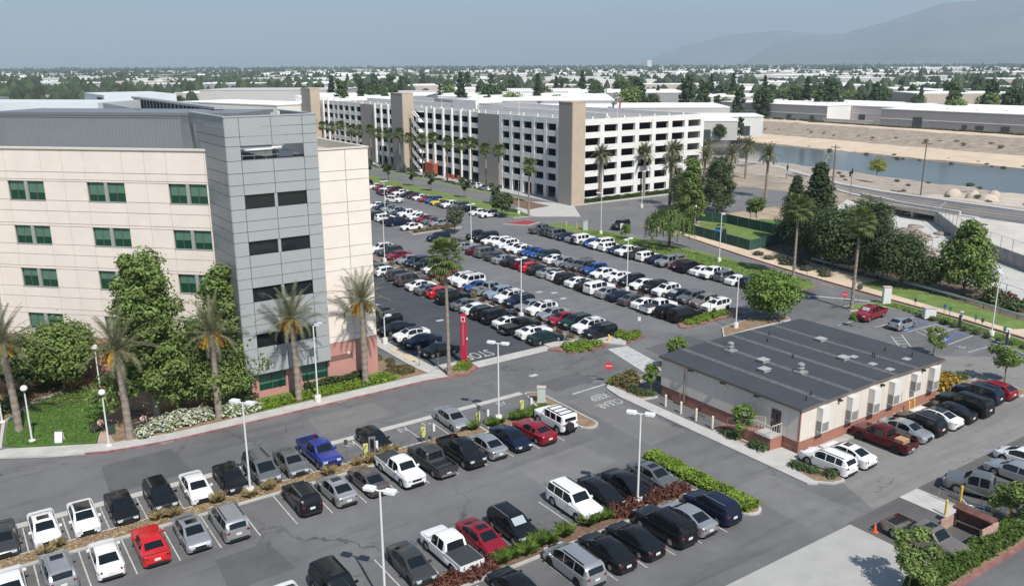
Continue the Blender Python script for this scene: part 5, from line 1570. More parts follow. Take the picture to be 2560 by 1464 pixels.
for i, (x, y, h) in enumerate(gp):
    date_palm(x, y, h, gl[i], 60 + i, 'date palms around the garage', 44, 1.08, False, fruit=False)
def fan_crown(seed, n=44, r=1.3):
    rnd = random.Random(seed)
    mb = MB()
    for az, el in frond_dirs(n, rnd, -0.9, 1.35):
        q = Matrix.Rotation(az, 4, 'Z') @ Matrix.Rotation(-el, 4, 'Y')
        L = r * rnd.uniform(.8, 1.1)
        tip = q @ Vector((L, 0, -0.12))
        mb.tube((0, 0, 0), tuple(tip), 0.03, 0.02, 4)
        seg = 13
        for k in range(seg):
            a_ = R(-112 + 224 * k / (seg - 1))
            da = R(9.5)
            ln = r * 0.72 * (0.78 + 0.22 * math.cos(a_))
            p1 = q @ Vector((L + ln * 0.55 * math.cos(a_ - da), ln * 0.55 * math.sin(a_ - da), -0.12))
            p2 = q @ Vector((L + ln * 0.55 * math.cos(a_ + da), ln * 0.55 * math.sin(a_ + da), -0.12))
            p3 = q @ Vector((L + ln * math.cos(a_), ln * math.sin(a_), -0.12)) - Vector((0, 0, 0.30 * ln))
            mb.add([tuple(tip), tuple(p1), tuple(p3), tuple(p2)], [(0, 1, 2, 3)])
    return mb.mesh('crown', LF['fan'])
def skirt_mesh(seed):
    rnd = random.Random(seed)
    mb = MB()
    for k in range(26):
        a_ = rnd.uniform(0, 2 * PI)
        l = rnd.uniform(.5, 1.1)
        p = Vector((math.cos(a_) * .18, math.sin(a_) * .18, rnd.uniform(-.5, .0)))
        q = p + Vector((math.cos(a_) * .35, math.sin(a_) * .35, -l))
        s_ = Vector((-math.sin(a_), math.cos(a_), 0)) * 0.16
        mb.add([tuple(p), tuple(q - s_), tuple(q + s_)], [(0, 1, 2)])
    return mb.mesh('skirt', LF['dead'])
FANC = [fan_crown(3), fan_crown(8)]
SKIRT = skirt_mesh(2)
FTR = {}
def fan_palm(x, y, h, label, group, seed, size=1.0, r=0.16):
    t = thing('fan_palm', label, 'palm tree', (x, y, 0.1), seed * 1.3, group)
    k = round(h, 0)
    if k not in FTR:
        FTR[k] = palm_trunk(k, r * 1.4, r * 0.95, 5, (0.15, 0.1))
        FTR[k] = (FTR[k][0].mesh('trunk', BARKP, 60), FTR[k][1])
    me, top = FTR[k]
    ob('trunk', me, t)
    for nm, m_ in (('crown', FANC[seed % 2]), ('skirt', SKIRT)):
        o = ob(nm, m_, t, top)
        o.scale = (size, size, size)
    return t
fan_palm(43.0, 74.5, 13.2, 'tall slender fan palm beside the red pylon sign', None, 1, 1.15, 0.15)
fan_palm(108.4, 80.9, 11.4, 'tall fan palm on the grass verge before the dark grove', None, 2, 1.25, 0.17)
fan_palm(100.0, 65.0, 12.2, 'tall fan palm by the crimson pickup and the exit', None, 3, 1.2, 0.17)
fan_palm(107.4, 149.7, 10.8, 'fan palm at the plaza corner nearest the garage tower', None, 4, 1.0)
rows = [(122.2, 258.8), (121.6, 252), (121.4, 245.5), (121.6, 237.5), (121.4, 230.4), (121.6, 223), (121.2, 216), (121.4, 208.5), (121.2, 201), (121.0, 194.5), (121.2, 188), (121.0, 181.7), (121.4, 266), (121.6, 273), (121.2, 281), (121.5, 289), (121.5, 297), (121.4, 306)]
rows.sort(key=lambda p: p[1])
for i, (x, y) in enumerate(rows):
    fan_palm(x, y, 10.6 + (i % 3) * 0.7, 'fan palm, %s from the near end of the garage side row' % ordinal(i + 1), 'fan palms along the garage side', i, 1.0)

# ---- broadleaf trees
tree_mesh('tall_plane', 16.6, 9.0, 'mid', 26000, 0.23, 44, 0.10, 3, 'column', BARKL)
tree_mesh('mid_plane', 14.2, 7.8, 'mid', 10500, 0.23, 26, 0.14, 7, 'column', BARKL)
tree_mesh('garden_tree', 7.4, 8.2, 'mid', 15000, 0.22, 26, 0.16, 9)
tree_mesh('dark_shrub_tree', 6.5, 6.5, 'dark', 7000, 0.22, 16, 0.12, 12)
tree('plane_tree', 'tall_plane', 14.8, 80.6, 'tallest leafy tree against the cream facade', None, 0.4)
tree('plane_tree', 'mid_plane', 22.0, 82.2, 'leafy tree close to the grey tower, reaching the second-floor windows', None, 1.1)
tree('garden_tree', 'garden_tree', 8.6, 93.2, 'broad low tree behind the lawn, left of the tallest tree', None, 0.2)
tree('garden_tree', 'garden_tree', 17.4, 81.4, 'broad low tree over the shaded bench', None, 2.3, 0.95)
tree('garden_tree', 'garden_tree', 20.6, 79.6, 'broad low tree behind the white roses', None, 4.0, 0.85)
tree('dark_shrub_tree', 'dark_shrub_tree', 5.0, 95.0, 'dark bushy tree at the left edge behind the first date palm', None, 0.2, 1.0)
tree('dark_shrub_tree', 'dark_shrub_tree', 1.0, 97.5, 'dark bushy tree cut by the left picture edge', None, 2.2, 0.9)
def willow(x, y, h, w, label):
    t = thing('willow_tree', label, 'tree', (x, y, 0.15))
    rnd = random.Random(77)
    tk, cr = MB(), MB()
    tk.path([(0, 0, -.1), (0.1, 0, 1.6), (0.2, 0.1, 3.4)], [.3, .24, .16])
    for k in range(230):
        a_ = k * 2.4
        rr_ = (w / 2) * math.sqrt(rnd.random()) * 0.96
        zt = h - 1.5 * (rr_ / (w / 2)) ** 2 * 1.6 - rnd.uniform(0, 0.7)
        x0, y0 = rr_ * math.cos(a_), rr_ * math.sin(a_)
        ln = rnd.uniform(1.4, 3.4) * (0.5 + 0.6 * rr_ / (w / 2))
        if k % 6 == 0:
            tk.tube((0.2, 0.1, 2.6), (x0 * .8, y0 * .8, zt - 0.3), 0.07, 0.03, 4)
        m_ = int(ln * 9)
        for j in range(m_):
            z = zt - ln * j / m_
            ox = 1 + 0.05 * j / m_
            leaf(cr, (x0 * ox + rnd.gauss(0, .10), y0 * ox + rnd.gauss(0, .10), max(0.8, z)), (math.cos(a_) + rnd.uniform(-.5, .5), math.sin(a_) + rnd.uniform(-.5, .5), 0.6), 0.22, rnd, 1.9)
    tk.obj('trunk', BARK, t, 60)
    cr.obj('crown', LF['willow'], t)
willow(108.5, 108.0, 7.6, 9.2, 'weeping willow on the verge between the lot and the road')
tree_mesh('sycamore', 6.4, 7.8, 'fresh', 12000, 0.24, 24, 0.16, 21)
tree('sycamore_tree', 'sycamore', 87.4, 68.2, 'bright green sycamore behind the modular building roof', None)
tree_mesh('olive_tree', 5.3, 4.8, 'grey', 2200, 0.26, 9, 0.25, 23)
tree('olive_tree', 'olive_tree', 84.4, 142.6, 'grey-green olive tree at the far end of the central row', None)
tree_mesh('round_tree', 5.2, 6.0, 'dark', 3000, 0.32, 10, 0.28, 25)
tree('round_tree', 'round_tree', 102.5, 152.7, 'dark round tree by the plaza, right of the far lot', None)
tree_mesh('young_tree', 4.0, 3.6, 'mid', 3200, 0.15, 14, 0.30, 27, 'open', None, 0.06)
tree_mesh('young_tree_b', 4.0, 3.0, 'fresh', 2400, 0.15, 12, 0.34, 28, 'open', None, 0.05)
for (x, y, s_, k, lab) in ((46.9, 24.6, 0.98, 'young_tree', 'young tree at the bottom edge left of the hedge'), (60.4, 24.6, 1.0, 'young_tree', 'young tree growing from the far end of the hedge'), (91.2, 48.5, 0.78, 'young_tree', 'young tree behind the modular building near the painted bays'),
        (88.8, 39.4, 1.02, 'young_tree', 'young tree beside the crimson hatchback at the right'), (63.6, 61.9, 1.0, 'young_tree_b', 'young tree at the rear left corner of the modular building'), (57.2, 58.6, 0.75, 'young_tree_b', 'small tree over the planter by the red no-entry sign'),
        (55.9, 46.1, 0.86, 'young_tree_b', 'small bright tree in front of the modular building ramp'), (107.3, 118.3, 0.8, 'young_tree_b', 'small bright tree by the white sign on the verge'), (93.5, 60.5, 0.45, 'young_tree_b', 'tiny tree behind the modular building near the crimson pickup')):
    tree('young_tree', k, x, y, lab, 'young trees', x * 1.7, s_)
tree_mesh('park_tall', 14.0, 7.4, 'mid', 9000, 0.28, 26, 0.08, 31, 'column')
tree_mesh('park_wide', 12.8, 11, 'dark', 11000, 0.28, 28, 0.10, 33, 'column')
tree_mesh('pine_tree', 16.0, 10.5, 'pine', 12000, 0.28, 34, 0.08, 35, 'cone')
tree_mesh('grove_round', 10.5, 10.5, 'dark', 11000, 0.28, 28, 0.08, 37)
tree_mesh('magnolia', 11.0, 9.0, 'mid', 11000, 0.30, 26, 0.14, 39, 'column')
tree('magnolia_tree', 'magnolia', 119.3, 60.2, 'broad dark-green tree standing before the concrete channel', None)
for (k, x, y, s_, lab) in (('park_tall', 129.6, 122.8, 1.0, 'tall slim tree left in the park beside the garage corner'), ('park_wide', 143.9, 128.8, 1.0, 'wide dark tree in the park before the street'), ('grove_round', 140.5, 135, 0.9, 'dark rounded tree at the park corner by the garage street'), ('young_tree', 140.4, 114.9, 1.4, 'small open tree on the park lawn'),
        ('pine_tree', 124.1, 89.0, 1.02, 'tallest pine topping the dark grove'), ('pine_tree', 131.4, 99.0, 0.78, 'pine at the left end of the dark grove'), ('grove_round', 117.6, 80.5, 0.98, 'round tree in the middle of the grove'), ('grove_round', 125.5, 80.0, 1.05, 'round tree at the back of the grove'),
        ('pine_tree', 118.2, 73.6, 0.74, 'pine in the right half of the grove'), ('grove_round', 127, 92, 1.0, 'round tree under the tallest pine'), ('grove_round', 116.6, 68.2, 0.82, 'smaller tree at the right end of the grove'), ('grove_round', 121, 85.5, 0.9, 'round tree at the front of the grove'), ('dark_shrub_tree', 117.6, 64.6, 0.8, 'dark bush at the right end of the grove')):
    tree({'pine_tree': 'pine_tree', 'young_tree': 'young_tree', 'dark_shrub_tree': 'large_bush'}.get(k, 'park_tree'), k, x, y, lab, 'park and grove trees', x * 2.1 + y, s_)
tree_mesh('street_tree', 5.0, 3.8, 'dark', 1500, 0.30, 8, 0.35, 41, 'open', None, 0.08)
for i, (x, y) in enumerate(((109.9, 180.8), (108.8, 195.4), (109.4, 207.1), (109.8, 222), (110, 236), (110.4, 168))):
    tree('street_tree', 'street_tree', x, y, 'street tree, %s along the far verge counted from %0.0f metres off' % (ordinal(i + 1), y), 'street trees on the far verge', x + y)
    bpy.context.view_layer
tree_mesh('palo_verde', 5.2, 6.4, 'yellow', 2000, 0.26, 9, 0.18, 43)
tree('palo_verde_tree', 'palo_verde', 230.5, 145.9, 'yellow-green rounded tree on the near river bank', None)
tree('palo_verde_tree', 'palo_verde', 223.2, 206.0, 'yellow-green tree on the bank right of the garage', None, 1.0, 0.8)
# rename labels of street trees so that each singles one out
for i, o in enumerate(sorted([o for o in bpy.data.objects if o.name.startswith('street_tree') and o.parent is None], key=lambda o: o.location.y)):
    o['label'] = 'street tree on the far verge, %s from the plaza end' % ordinal(i + 1)

# ---- shrubs, hedges and ground cover
def leaf_box(name, label, cat, x0, x1, y0, y1, h, key, n, size=0.16, z0=0.12, group=None, wav=0.12, seed=1):
    rnd = random.Random(seed)
    t = thing(name, label, cat, ((x0 + x1) / 2, (y0 + y1) / 2, 0), 0, group)
    cx, cy = (x0 + x1) / 2, (y0 + y1) / 2
    cr = MB()
    for _ in range(n):
        x, y = rnd.uniform(x0, x1), rnd.uniform(y0, y1)
        hh = h * (1 + wav * math.sin(x * 1.9 + seed) * math.cos(y * 2.3) + rnd.uniform(-.12, .1))
        e_ = min(x - x0, x1 - x, y - y0, y1 - y)
        if rnd.random() < 0.6:
            z = z0 + hh * (1 - 0.25 * max(0, 1 - e_ / 0.3))
        else:
            z = z0 + rnd.random() * hh
            if rnd.random() < 0.5:
                x = x0 if rnd.random() < .5 else x1
            else:
                y = y0 if rnd.random() < .5 else y1
            x += rnd.gauss(0, .06)
            y += rnd.gauss(0, .06)
        leaf(cr, (x - cx, y - cy, z), (rnd.uniform(-.7, .7), rnd.uniform(-.7, .7), 0.9), size * rnd.uniform(.6, 1.3), rnd)
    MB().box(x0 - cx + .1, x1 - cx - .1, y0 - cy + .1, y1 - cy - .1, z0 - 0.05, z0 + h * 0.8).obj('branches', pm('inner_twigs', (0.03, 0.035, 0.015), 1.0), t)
    cr.obj('leaves', LF[key], t)
    return t
leaf_box('hedge', 'lime-green hedge filling the long island beside the drive', 'hedge', 46.15, 47.65, 37.0, 47.7, 0.55, 'lime', 4200, 0.17, seed=2)
leaf_box('hedge', 'clipped green hedge with red kerb at the lower right corner', 'hedge', 47.2, 64.2, 23.5, 24.9, 0.75, 'hedge', 6500, 0.17, 0.2, seed=3)
leaf_box('hedge', 'clipped hedge along the garage end wall', 'hedge', 128.3, 160, 156.2, 157.2, 0.9, 'hedge', 5200, 0.22, seed=4)
leaf_box('hedge', 'low dark hedge against the pink base', 'hedge', 28.9, 35.2, 78.5, 79.4, 0.8, 'dark', 1800, 0.17, seed=5)
SHR = {}
def shrub_mesh(key, r, h, leafkey, n, size, seed, flower=None):
    if (key) not in SHR:
        rnd = random.Random(seed)
        mb = MB()
        blob(mb, (0, 0, h * 0.42), (r, r, h * 0.6), n, size, rnd, 0.5, 0.8)
        mf = None
        if flower:
            mf = MB()
            blob(mf, (0, 0, h * 0.5), (r * 1.03, r * 1.03, h * 0.58), n // 2, size * 1.15, rnd, 0.9, 1.0)
        tw_ = MB()
        for k in range(5):
            a_ = k * 1.26
            tw_.tube((0, 0, 0), (math.cos(a_) * r * .6, math.sin(a_) * r * .6, h * .6), 0.025, 0.01, 4)
        SHR[key] = (mb.mesh('leaves', LF[leafkey]), mf.mesh('flowers', LF[flower]) if mf else None, tw_.mesh('twigs', BARK))
    return SHR[key]
shrub_mesh('green', 0.7, 0.75, 'lime', 380, 0.15, 1)
shrub_mesh('hedge', 0.75, 0.9, 'hedge', 420, 0.15, 2)
shrub_mesh('dark', 0.8, 0.9, 'dark', 420, 0.16, 3)
shrub_mesh('rust', 0.75, 0.8, 'rust', 420, 0.15, 4)
shrub_mesh('olive', 0.8, 0.8, 'olive', 420, 0.15, 5)
shrub_mesh('rose', 0.8, 0.95, 'mid', 420, 0.15, 6, 'white')
shrub_mesh('gold', 1.0, 1.1, 'olive', 420, 0.16, 7, 'gold')
shrub_mesh('scrub', 1.2, 1.0, 'grey', 320, 0.26, 8)
shrub_mesh('scrub_brown', 1.2, 0.9, 'dead', 320, 0.26, 9)
rnd_t = random.Random(15)
gm = MB()
for k in range(150):
    a_ = rnd_t.uniform(0, 2 * PI)
    r_ = rnd_t.uniform(0, 0.16)
    q = Vector((math.cos(a_) * r_, math.sin(a_) * r_, 0))
    o_ = Vector((math.cos(a_), math.sin(a_), 0)) * rnd_t.uniform(.2, .6)
    tip = q + o_ + Vector((0, 0, rnd_t.uniform(.35, .75)))
    s_ = Vector((-math.sin(a_), math.cos(a_), 0)) * 0.025
    mid_ = q + o_ * 0.4 + Vector((0, 0, .45))
    gm.add([tuple(q - s_), tuple(q + s_), tuple(mid_ + s_), tuple(tip), tuple(mid_ - s_)], [(0, 1, 2, 3, 4)])
SHR['tuft'] = (gm.mesh('leaves', LF['fresh']), None, MB().tube((0, 0, 0), (0, 0, .1), .03).mesh('crown_base', BARK))
gm2 = gm.mesh('leaves', LF['straw'])
SHR['straw'] = (gm2, None, SHR['tuft'][2])
NUM = {}
def shrubs(key, pts, name, label, group, cat='shrub', z=0.15, smin=0.8, smax=1.2, seed=3):
    rnd = random.Random(seed)
    lv, fl, tw_ = SHR[key]
    for i, (x, y) in enumerate(pts):
        t = thing(name, label if len(pts) == 1 else label, cat, (x, y, z), rnd.uniform(0, 6.28), group)
        s_ = rnd.uniform(smin, smax)
        t.scale = (s_, s_, s_ * rnd.uniform(.85, 1.1))
        ob('leaves', lv, t)
        if fl:
            ob('flowers', fl, t)
        ob('twigs', tw_, t)
def scatter(x0, x1, y0, y1, n, seed):
    rnd = random.Random(seed)
    return [(rnd.uniform(x0, x1), rnd.uniform(y0, y1)) for _ in range(n)]
shrubs('straw', scatter(1, 22, 60.3, 61.1, 8, 1) + scatter(23, 30, 60.2, 61.2, 7, 2), 'dry_grass_tuft', 'dry straw-coloured grass tuft in the front island', 'dry tufts in the front island', 'grass tuft')
shrubs('tuft', scatter(37.5, 45.5, 60.4, 61.2, 9, 3) + scatter(41.6, 45, 60.3, 61.2, 5, 4), 'grass_tuft', 'green grass tuft beside the charging posts', 'green tufts by the charging posts', 'grass tuft')
shrubs('tuft', [(27.8, 41.8), (28.8, 41.9), (29.8, 41.7), (31.0, 42.1), (31.8, 41.9), (33.3, 42.0), (35.6, 42.2), (36.4, 42.2), (37.2, 42.1)], 'grass_tuft', 'long green grass tuft in the second island', 'green tufts in the second island', 'grass tuft', smin=1.0, smax=1.5)
shrubs('rust', [(23.4, 41.7), (24.3, 41.9), (25.2, 41.7), (26.0, 42.0), (26.8, 41.9), (38.2, 42.2), (39.0, 41.9), (39.9, 42.2), (41.4, 42.0), (42.3, 42.3), (43.2, 42.1), (44.2, 42.2), (45.0, 42.1)], 'rust_shrub', 'rust-brown shrub in the second island', 'rust shrubs in the second island', z=0.1, smin=0.8, smax=1.15)
shrubs('rose', [(12.9, 76.9), (13.8, 77.6), (14.7, 77.2), (15.4, 78.0), (16.2, 77.6), (17.0, 77.3), (17.6, 78.1), (18.3, 77.5), (18.6, 78.6), (16.4, 78.6), (20.4, 77.3), (21.2, 77.0), (22.0, 77.2), (21.0, 78.1), (22.8, 77.0), (14.4, 78.3)], 'rose_bush', 'white flowering rose bush below the trees', 'white roses along the front walk', smin=0.8, smax=1.1)
shrubs('dark', [(2.6, 90.5), (4.4, 93.4), (0.5, 92.5), (7.6, 95.6), (-1.5, 89.5), (12.5, 93.0), (23.4, 81.5), (22.6, 79.6)], 'dark_shrub', 'dark shrub in the garden behind the lawn', 'dark garden shrubs', smin=1.0, smax=1.6)
shrubs('olive', scatter(37.8, 40.6, 77.2, 79.2, 12, 6), 'olive_shrub', 'low olive-green shrub on the bed beside the side walk', 'low shrubs beside the side walk', smin=0.5, smax=0.8)
shrubs('olive', [(39.2, 80.5), (39.8, 82.0), (39.0, 83.5)], 'olive_shrub', 'brownish low shrub along the pink corner', 'shrubs along the pink corner', smin=0.5, smax=0.8)
shrubs('green', [(44.6, 75.4), (45.4, 75.0), (46.0, 75.6), (45.6, 76.2), (46.6, 77.1)], 'bright_shrub', 'bright green low shrub at the foot of the pylon sign', 'shrubs at the pylon sign', smin=0.6, smax=0.8)
shrubs('green', [(58.6, 73.4), (59.5, 72.9), (59.9, 73.9), (60.6, 72.8), (61.3, 73.5), (60.9, 74.2), (62.2, 72.9), (58.9, 74.3)], 'bright_shrub', 'bright green shrub in the corner bed by the crosswalk', 'shrubs in the crosswalk bed', smin=0.8, smax=1.1)
shrubs('green', [(66.6, 73.9), (67.3, 73.4), (67.2, 74.3), (68.0, 72.9), (68.6, 73.2), (67.6, 72.6), (66.9, 72.6)], 'bright_shrub', 'bright green shrub in the bed right of the crosswalk', 'shrubs right of the crosswalk', smin=0.8, smax=1.1)
shrubs('green', [(77.4, 72.8), (78.4, 72.6), (79.3, 73.1), (80.2, 72.8), (81.0, 73.3), (82.0, 73.0), (83.0, 73.4), (84.0, 73.2), (81.6, 73.9)], 'bright_shrub', 'bright green shrub at the end of the central rows', 'shrubs at the central row end', smin=0.8, smax=1.1)
shrubs('rust', [(61.65, y) for y in (79.5, 81.4, 84.2, 92.2, 94.6, 97.1, 103.5, 108.2, 112)], 'rust_shrub', 'rust-brown shrub in the planter beside the dark asphalt', 'rust shrubs beside the dark asphalt', smin=0.55, smax=0.75)
shrubs('olive', [(61.65, y) for y in (77.2, 86, 89.4, 99.6, 115.5, 118.4, 121, 124.8, 128)], 'olive_shrub', 'olive shrub in the planter beside the dark asphalt', 'olive shrubs beside the dark asphalt', smin=0.55, smax=0.8)
shrubs('rust', [(81.7, y) for y in (80.5, 84, 86.6, 91.5, 94, 99.5, 104, 108, 117, 120.5, 124)], 'rust_shrub', 'rust-brown shrub in the central planter', 'rust shrubs in the central planter', smin=0.55, smax=0.8)
shrubs('olive', [(81.7, y) for y in (77.5, 97, 101.5, 111.5, 114, 128)], 'olive_shrub', 'olive shrub in the central planter', 'olive shrubs in the central planter', smin=0.55, smax=0.8)
shrubs('olive', [(78.5, 147.6), (80, 147.9), (81.6, 148.1), (83.2, 148.2), (84.8, 148.3), (86.2, 148.4), (87.4, 148.4)], 'olive_shrub', 'olive shrub in the bed before the far lot', 'shrubs before the far lot', smin=0.7, smax=0.9)
shrubs('olive', [(55.9, 61.9), (56.9, 62.6), (57.7, 62.0), (56.3, 60.6), (58.4, 62.9)], 'olive_shrub', 'brownish olive shrub in the rounded trailer bed', 'shrubs in the rounded bed', smin=0.9, smax=1.2)
shrubs('green', [(55.6, 62.6), (56.6, 63.1)], 'bright_shrub', 'yellow-green shrub at the rounded bed tip', 'bright shrubs at the rounded bed', smin=0.7, smax=0.9)
shrubs('dark', [(55.8, 58.6), (55.8, 59.7), (56.5, 58.0)], 'dark_shrub', 'dark clipped shrub before the first white bollard', 'dark shrubs before the bollards', smin=0.7, smax=0.8)
shrubs('dark', [(55.6, 47.2), (55.6, 46.2), (55.6, 44.0), (55.65, 43.4)], 'dark_shrub', 'dark shrub beside the entry ramp', 'dark shrubs beside the ramp', smin=0.6, smax=0.8)
shrubs('dark', [(55.3, 39.6), (55.4, 38.9), (55.7, 38.1), (56.2, 36.9)], 'dark_shrub', 'dark shrub in the bed beside the white SUV', 'dark shrubs by the white SUV', smin=0.55, smax=0.75)
shrubs('gold', [(81.6, 42.2), (82.6, 42.8), (83.6, 42.4), (82.2, 43.9), (83.4, 43.8)], 'lantana_shrub', 'golden flowering shrub at the end of the modular building', 'golden shrubs', smin=0.9, smax=1.1)
shrubs('dark', [(84.6, 44.6), (85.6, 43.6), (86.4, 42.6), (84, 46.2), (85.2, 45.4), (83.0, 46.6)], 'dark_shrub', 'dark shrub behind the golden shrubs', 'dark shrubs behind the golden ones', smin=0.7, smax=0.9)
shrubs('dark', [(x, 63.4 - 0.0 * x) for x in (103.2, 102.6)] + [(104.2 - 0.33 * k, 56 - 1.55 * k) for k in range(9)], 'dark_shrub', 'low dark shrub along the side lot kerb', 'low shrubs along the side lot kerb', smin=0.45, smax=0.6)
shrubs('scrub', [(116.6, 94.5), (115.6, 91.5), (116.4, 89), (114.6, 87.2), (115.6, 84.6), (113.8, 82.6), (114.6, 80), (112.9, 78.4), (117.4, 91), (116.9, 86.5)], 'desert_shrub', 'grey-green desert shrub on the sandy verge', 'desert shrubs on the sandy verge', smin=0.6, smax=0.9)
shrubs('rust', [(121.5, 55), (122.6, 57.5), (119.8, 51.5), (118.6, 48.8), (121, 49.5), (117, 45.5), (119.4, 45.2)], 'rust_shrub', 'reddish shrub between the rail and the channel', 'reddish shrubs by the channel', smin=1.2, smax=1.9)
shrubs('dark', [(116.5, 47.5), (114.8, 43.5), (117.5, 52.5), (119, 56)], 'dark_shrub', 'dark shrub behind the guard rail', 'dark shrubs behind the rail', smin=1.3, smax=1.9)
rb2 = random.Random(8)
shrubs('scrub', [(rb2.uniform(206, 238), rb2.uniform(95, 225)) for _ in range(45)], 'river_scrub', 'grey scrub bush on the near river bank', 'scrub on the near river bank', 'bush', z=-0.9, smin=0.4, smax=0.9)
shrubs('scrub_brown', [(rb2.uniform(352, 384) + 0.06 * k, 120 + 4.0 * k + rb2.uniform(-2, 2)) for k in range(70)], 'river_scrub', 'brown scrub bush on the far river bank', 'scrub on the far river bank', 'bush', z=-0.9, smin=0.4, smax=1.0)
shrubs('scrub', [(rb2.uniform(306, 326) + 0.3 * k, 120 + 4.5 * k + rb2.uniform(-2, 2)) for k in range(50)], 'river_scrub', 'low scrub at the far water edge', 'scrub at the far water edge', 'bush', z=-4.1, smin=0.4, smax=0.9)
def cover(name, label, polyfn, n, key, size, z, seed, hmax=0.2):
    rnd = random.Random(seed)
    mb = MB()
    for _ in range(n):
        x, y = polyfn(rnd)
        leaf(mb, (x, y, z + rnd.uniform(0, hmax)), (rnd.uniform(-.8, .8), rnd.uniform(-.8, .8), 0.8), size * rnd.uniform(.6, 1.3), rnd)
    o = mb.obj(name, LF[key])
    o['label'], o['category'], o['kind'] = label, 'ground cover', 'stuff'
cover('groundcover', 'lime green ground cover below the grey tower', lambda r: (r.uniform(22.2, 37.8), r.uniform(76.4, 78.6)), 5200, 'lime', 0.16, 0.2, 1, 0.28)
def inpoly(poly):
    xs_, ys_ = [p[0] for p in poly], [p[1] for p in poly]
    def f(r):
        while True:
            x, y = r.uniform(min(xs_), max(xs_)), r.uniform(min(ys_), max(ys_))
            c = False
            for (x0, y0), (x1, y1) in zip(poly, poly[1:] + poly[:1]):
                if (y0 > y) != (y1 > y) and x < (x1 - x0) * (y - y0) / (y1 - y0) + x0:
                    c = not c
            if c:
                return x, y
    return f
LF['turf'] = leafm('turf', (0.095, 0.175, 0.030), 0.2)
cover('lawn_grass', 'short green lawn grass by the globe lamps', inpoly([(2.4, 82.0), (3.7, 80.9), (6.5, 79.4), (8.9, 78.1), (9.3, 79.6), (11.3, 85.5), (13.0, 90.8), (9.5, 93.2), (5.7, 90.8), (3.1, 87.4)]), 9000, 'turf', 0.10, 0.16, 2, 0.05)
cover('verge_grass', 'grass of the verge beside the access road', lambda r: (r.uniform(102.6, 109.2), r.uniform(78, 128)), 9000, 'fresh', 0.16, 0.17, 3, 0.06)
cover('side_verge_grass', 'grass between the side lot and the access road', lambda r: ((lambda t: (106.1 - 3.8 * t * t + r.uniform(-1.0, 1.0), 63.6 - 21 * t))(r.random())), 5000, 'fresh', 0.14, 0.17, 4, 0.06)
cover('garden_cover', 'mixed low plants on the garden soil', lambda r: (r.uniform(-6, 12), r.uniform(88, 97)), 3000, 'olive', 0.16, 0.1, 5, 0.2)
cover('island_litter', 'dry leaves and litter on the front island', lambda r: (r.uniform(-2, 38), r.uniform(60.0, 61.3)), 2600, 'straw', 0.10, 0.18, 6, 0.05)
# ------------------------------------------------------------------ lamps, signs, street furniture
WPOLE = pm('pole_white', (0.66, 0.66, 0.64), 0.5, var=0.04, scale=2)
WHEAD = pm('lamp_head', (0.70, 0.71, 0.71), 0.4)
LENS = pm('lamp_lens', (0.22, 0.23, 0.24), 0.2)
CBASE = pm('lamp_base', (0.62, 0.60, 0.56), 0.85, var=0.08, scale=2)
LAMP = {}
def lamp_parts(h, heads):
    k = (h, heads)
    if k in LAMP:
        return LAMP[k]
    P = [('base', MB().lathe([(0.33, 0), (0.33, 0.74), (0.30, 0.80)], 16).mesh('base', CBASE, 40)), ('pole', MB().tube((0, 0, 0.8), (0, 0, h), 0.085, 0.065, 10).mesh('pole', WPOLE, 60))]
    for s_ in heads:
        hd = MB().tube((0, 0, h - 0.06), (s_ * 0.35, 0, h), 0.05, 0.05, 6)
        hd.prism(rrect(min(s_ * .3, s_ * 1.05), max(s_ * .3, s_ * 1.05), -0.27, 0.27, 0.12, 3), h - 0.05, h + 0.10)
        hd.box(min(s_ * .4, s_ * .95), max(s_ * .4, s_ * .95), -0.2, 0.2, h - 0.07, h - 0.05)
        P.append(('lamp_head', hd.mesh('lamp_head', WHEAD)))
    LAMP[k] = P
    return P
def lamp(x, y, h, heads, rz, label, group='parking lot lamps', z=0.0, s_=1.0):
    t = thing('lamp_post', label, 'lamp post', (x, y, z), rz, group)
    t.scale = (s_,) * 3
    for n_, me in lamp_parts(h, heads):
        ob(n_, me, t)
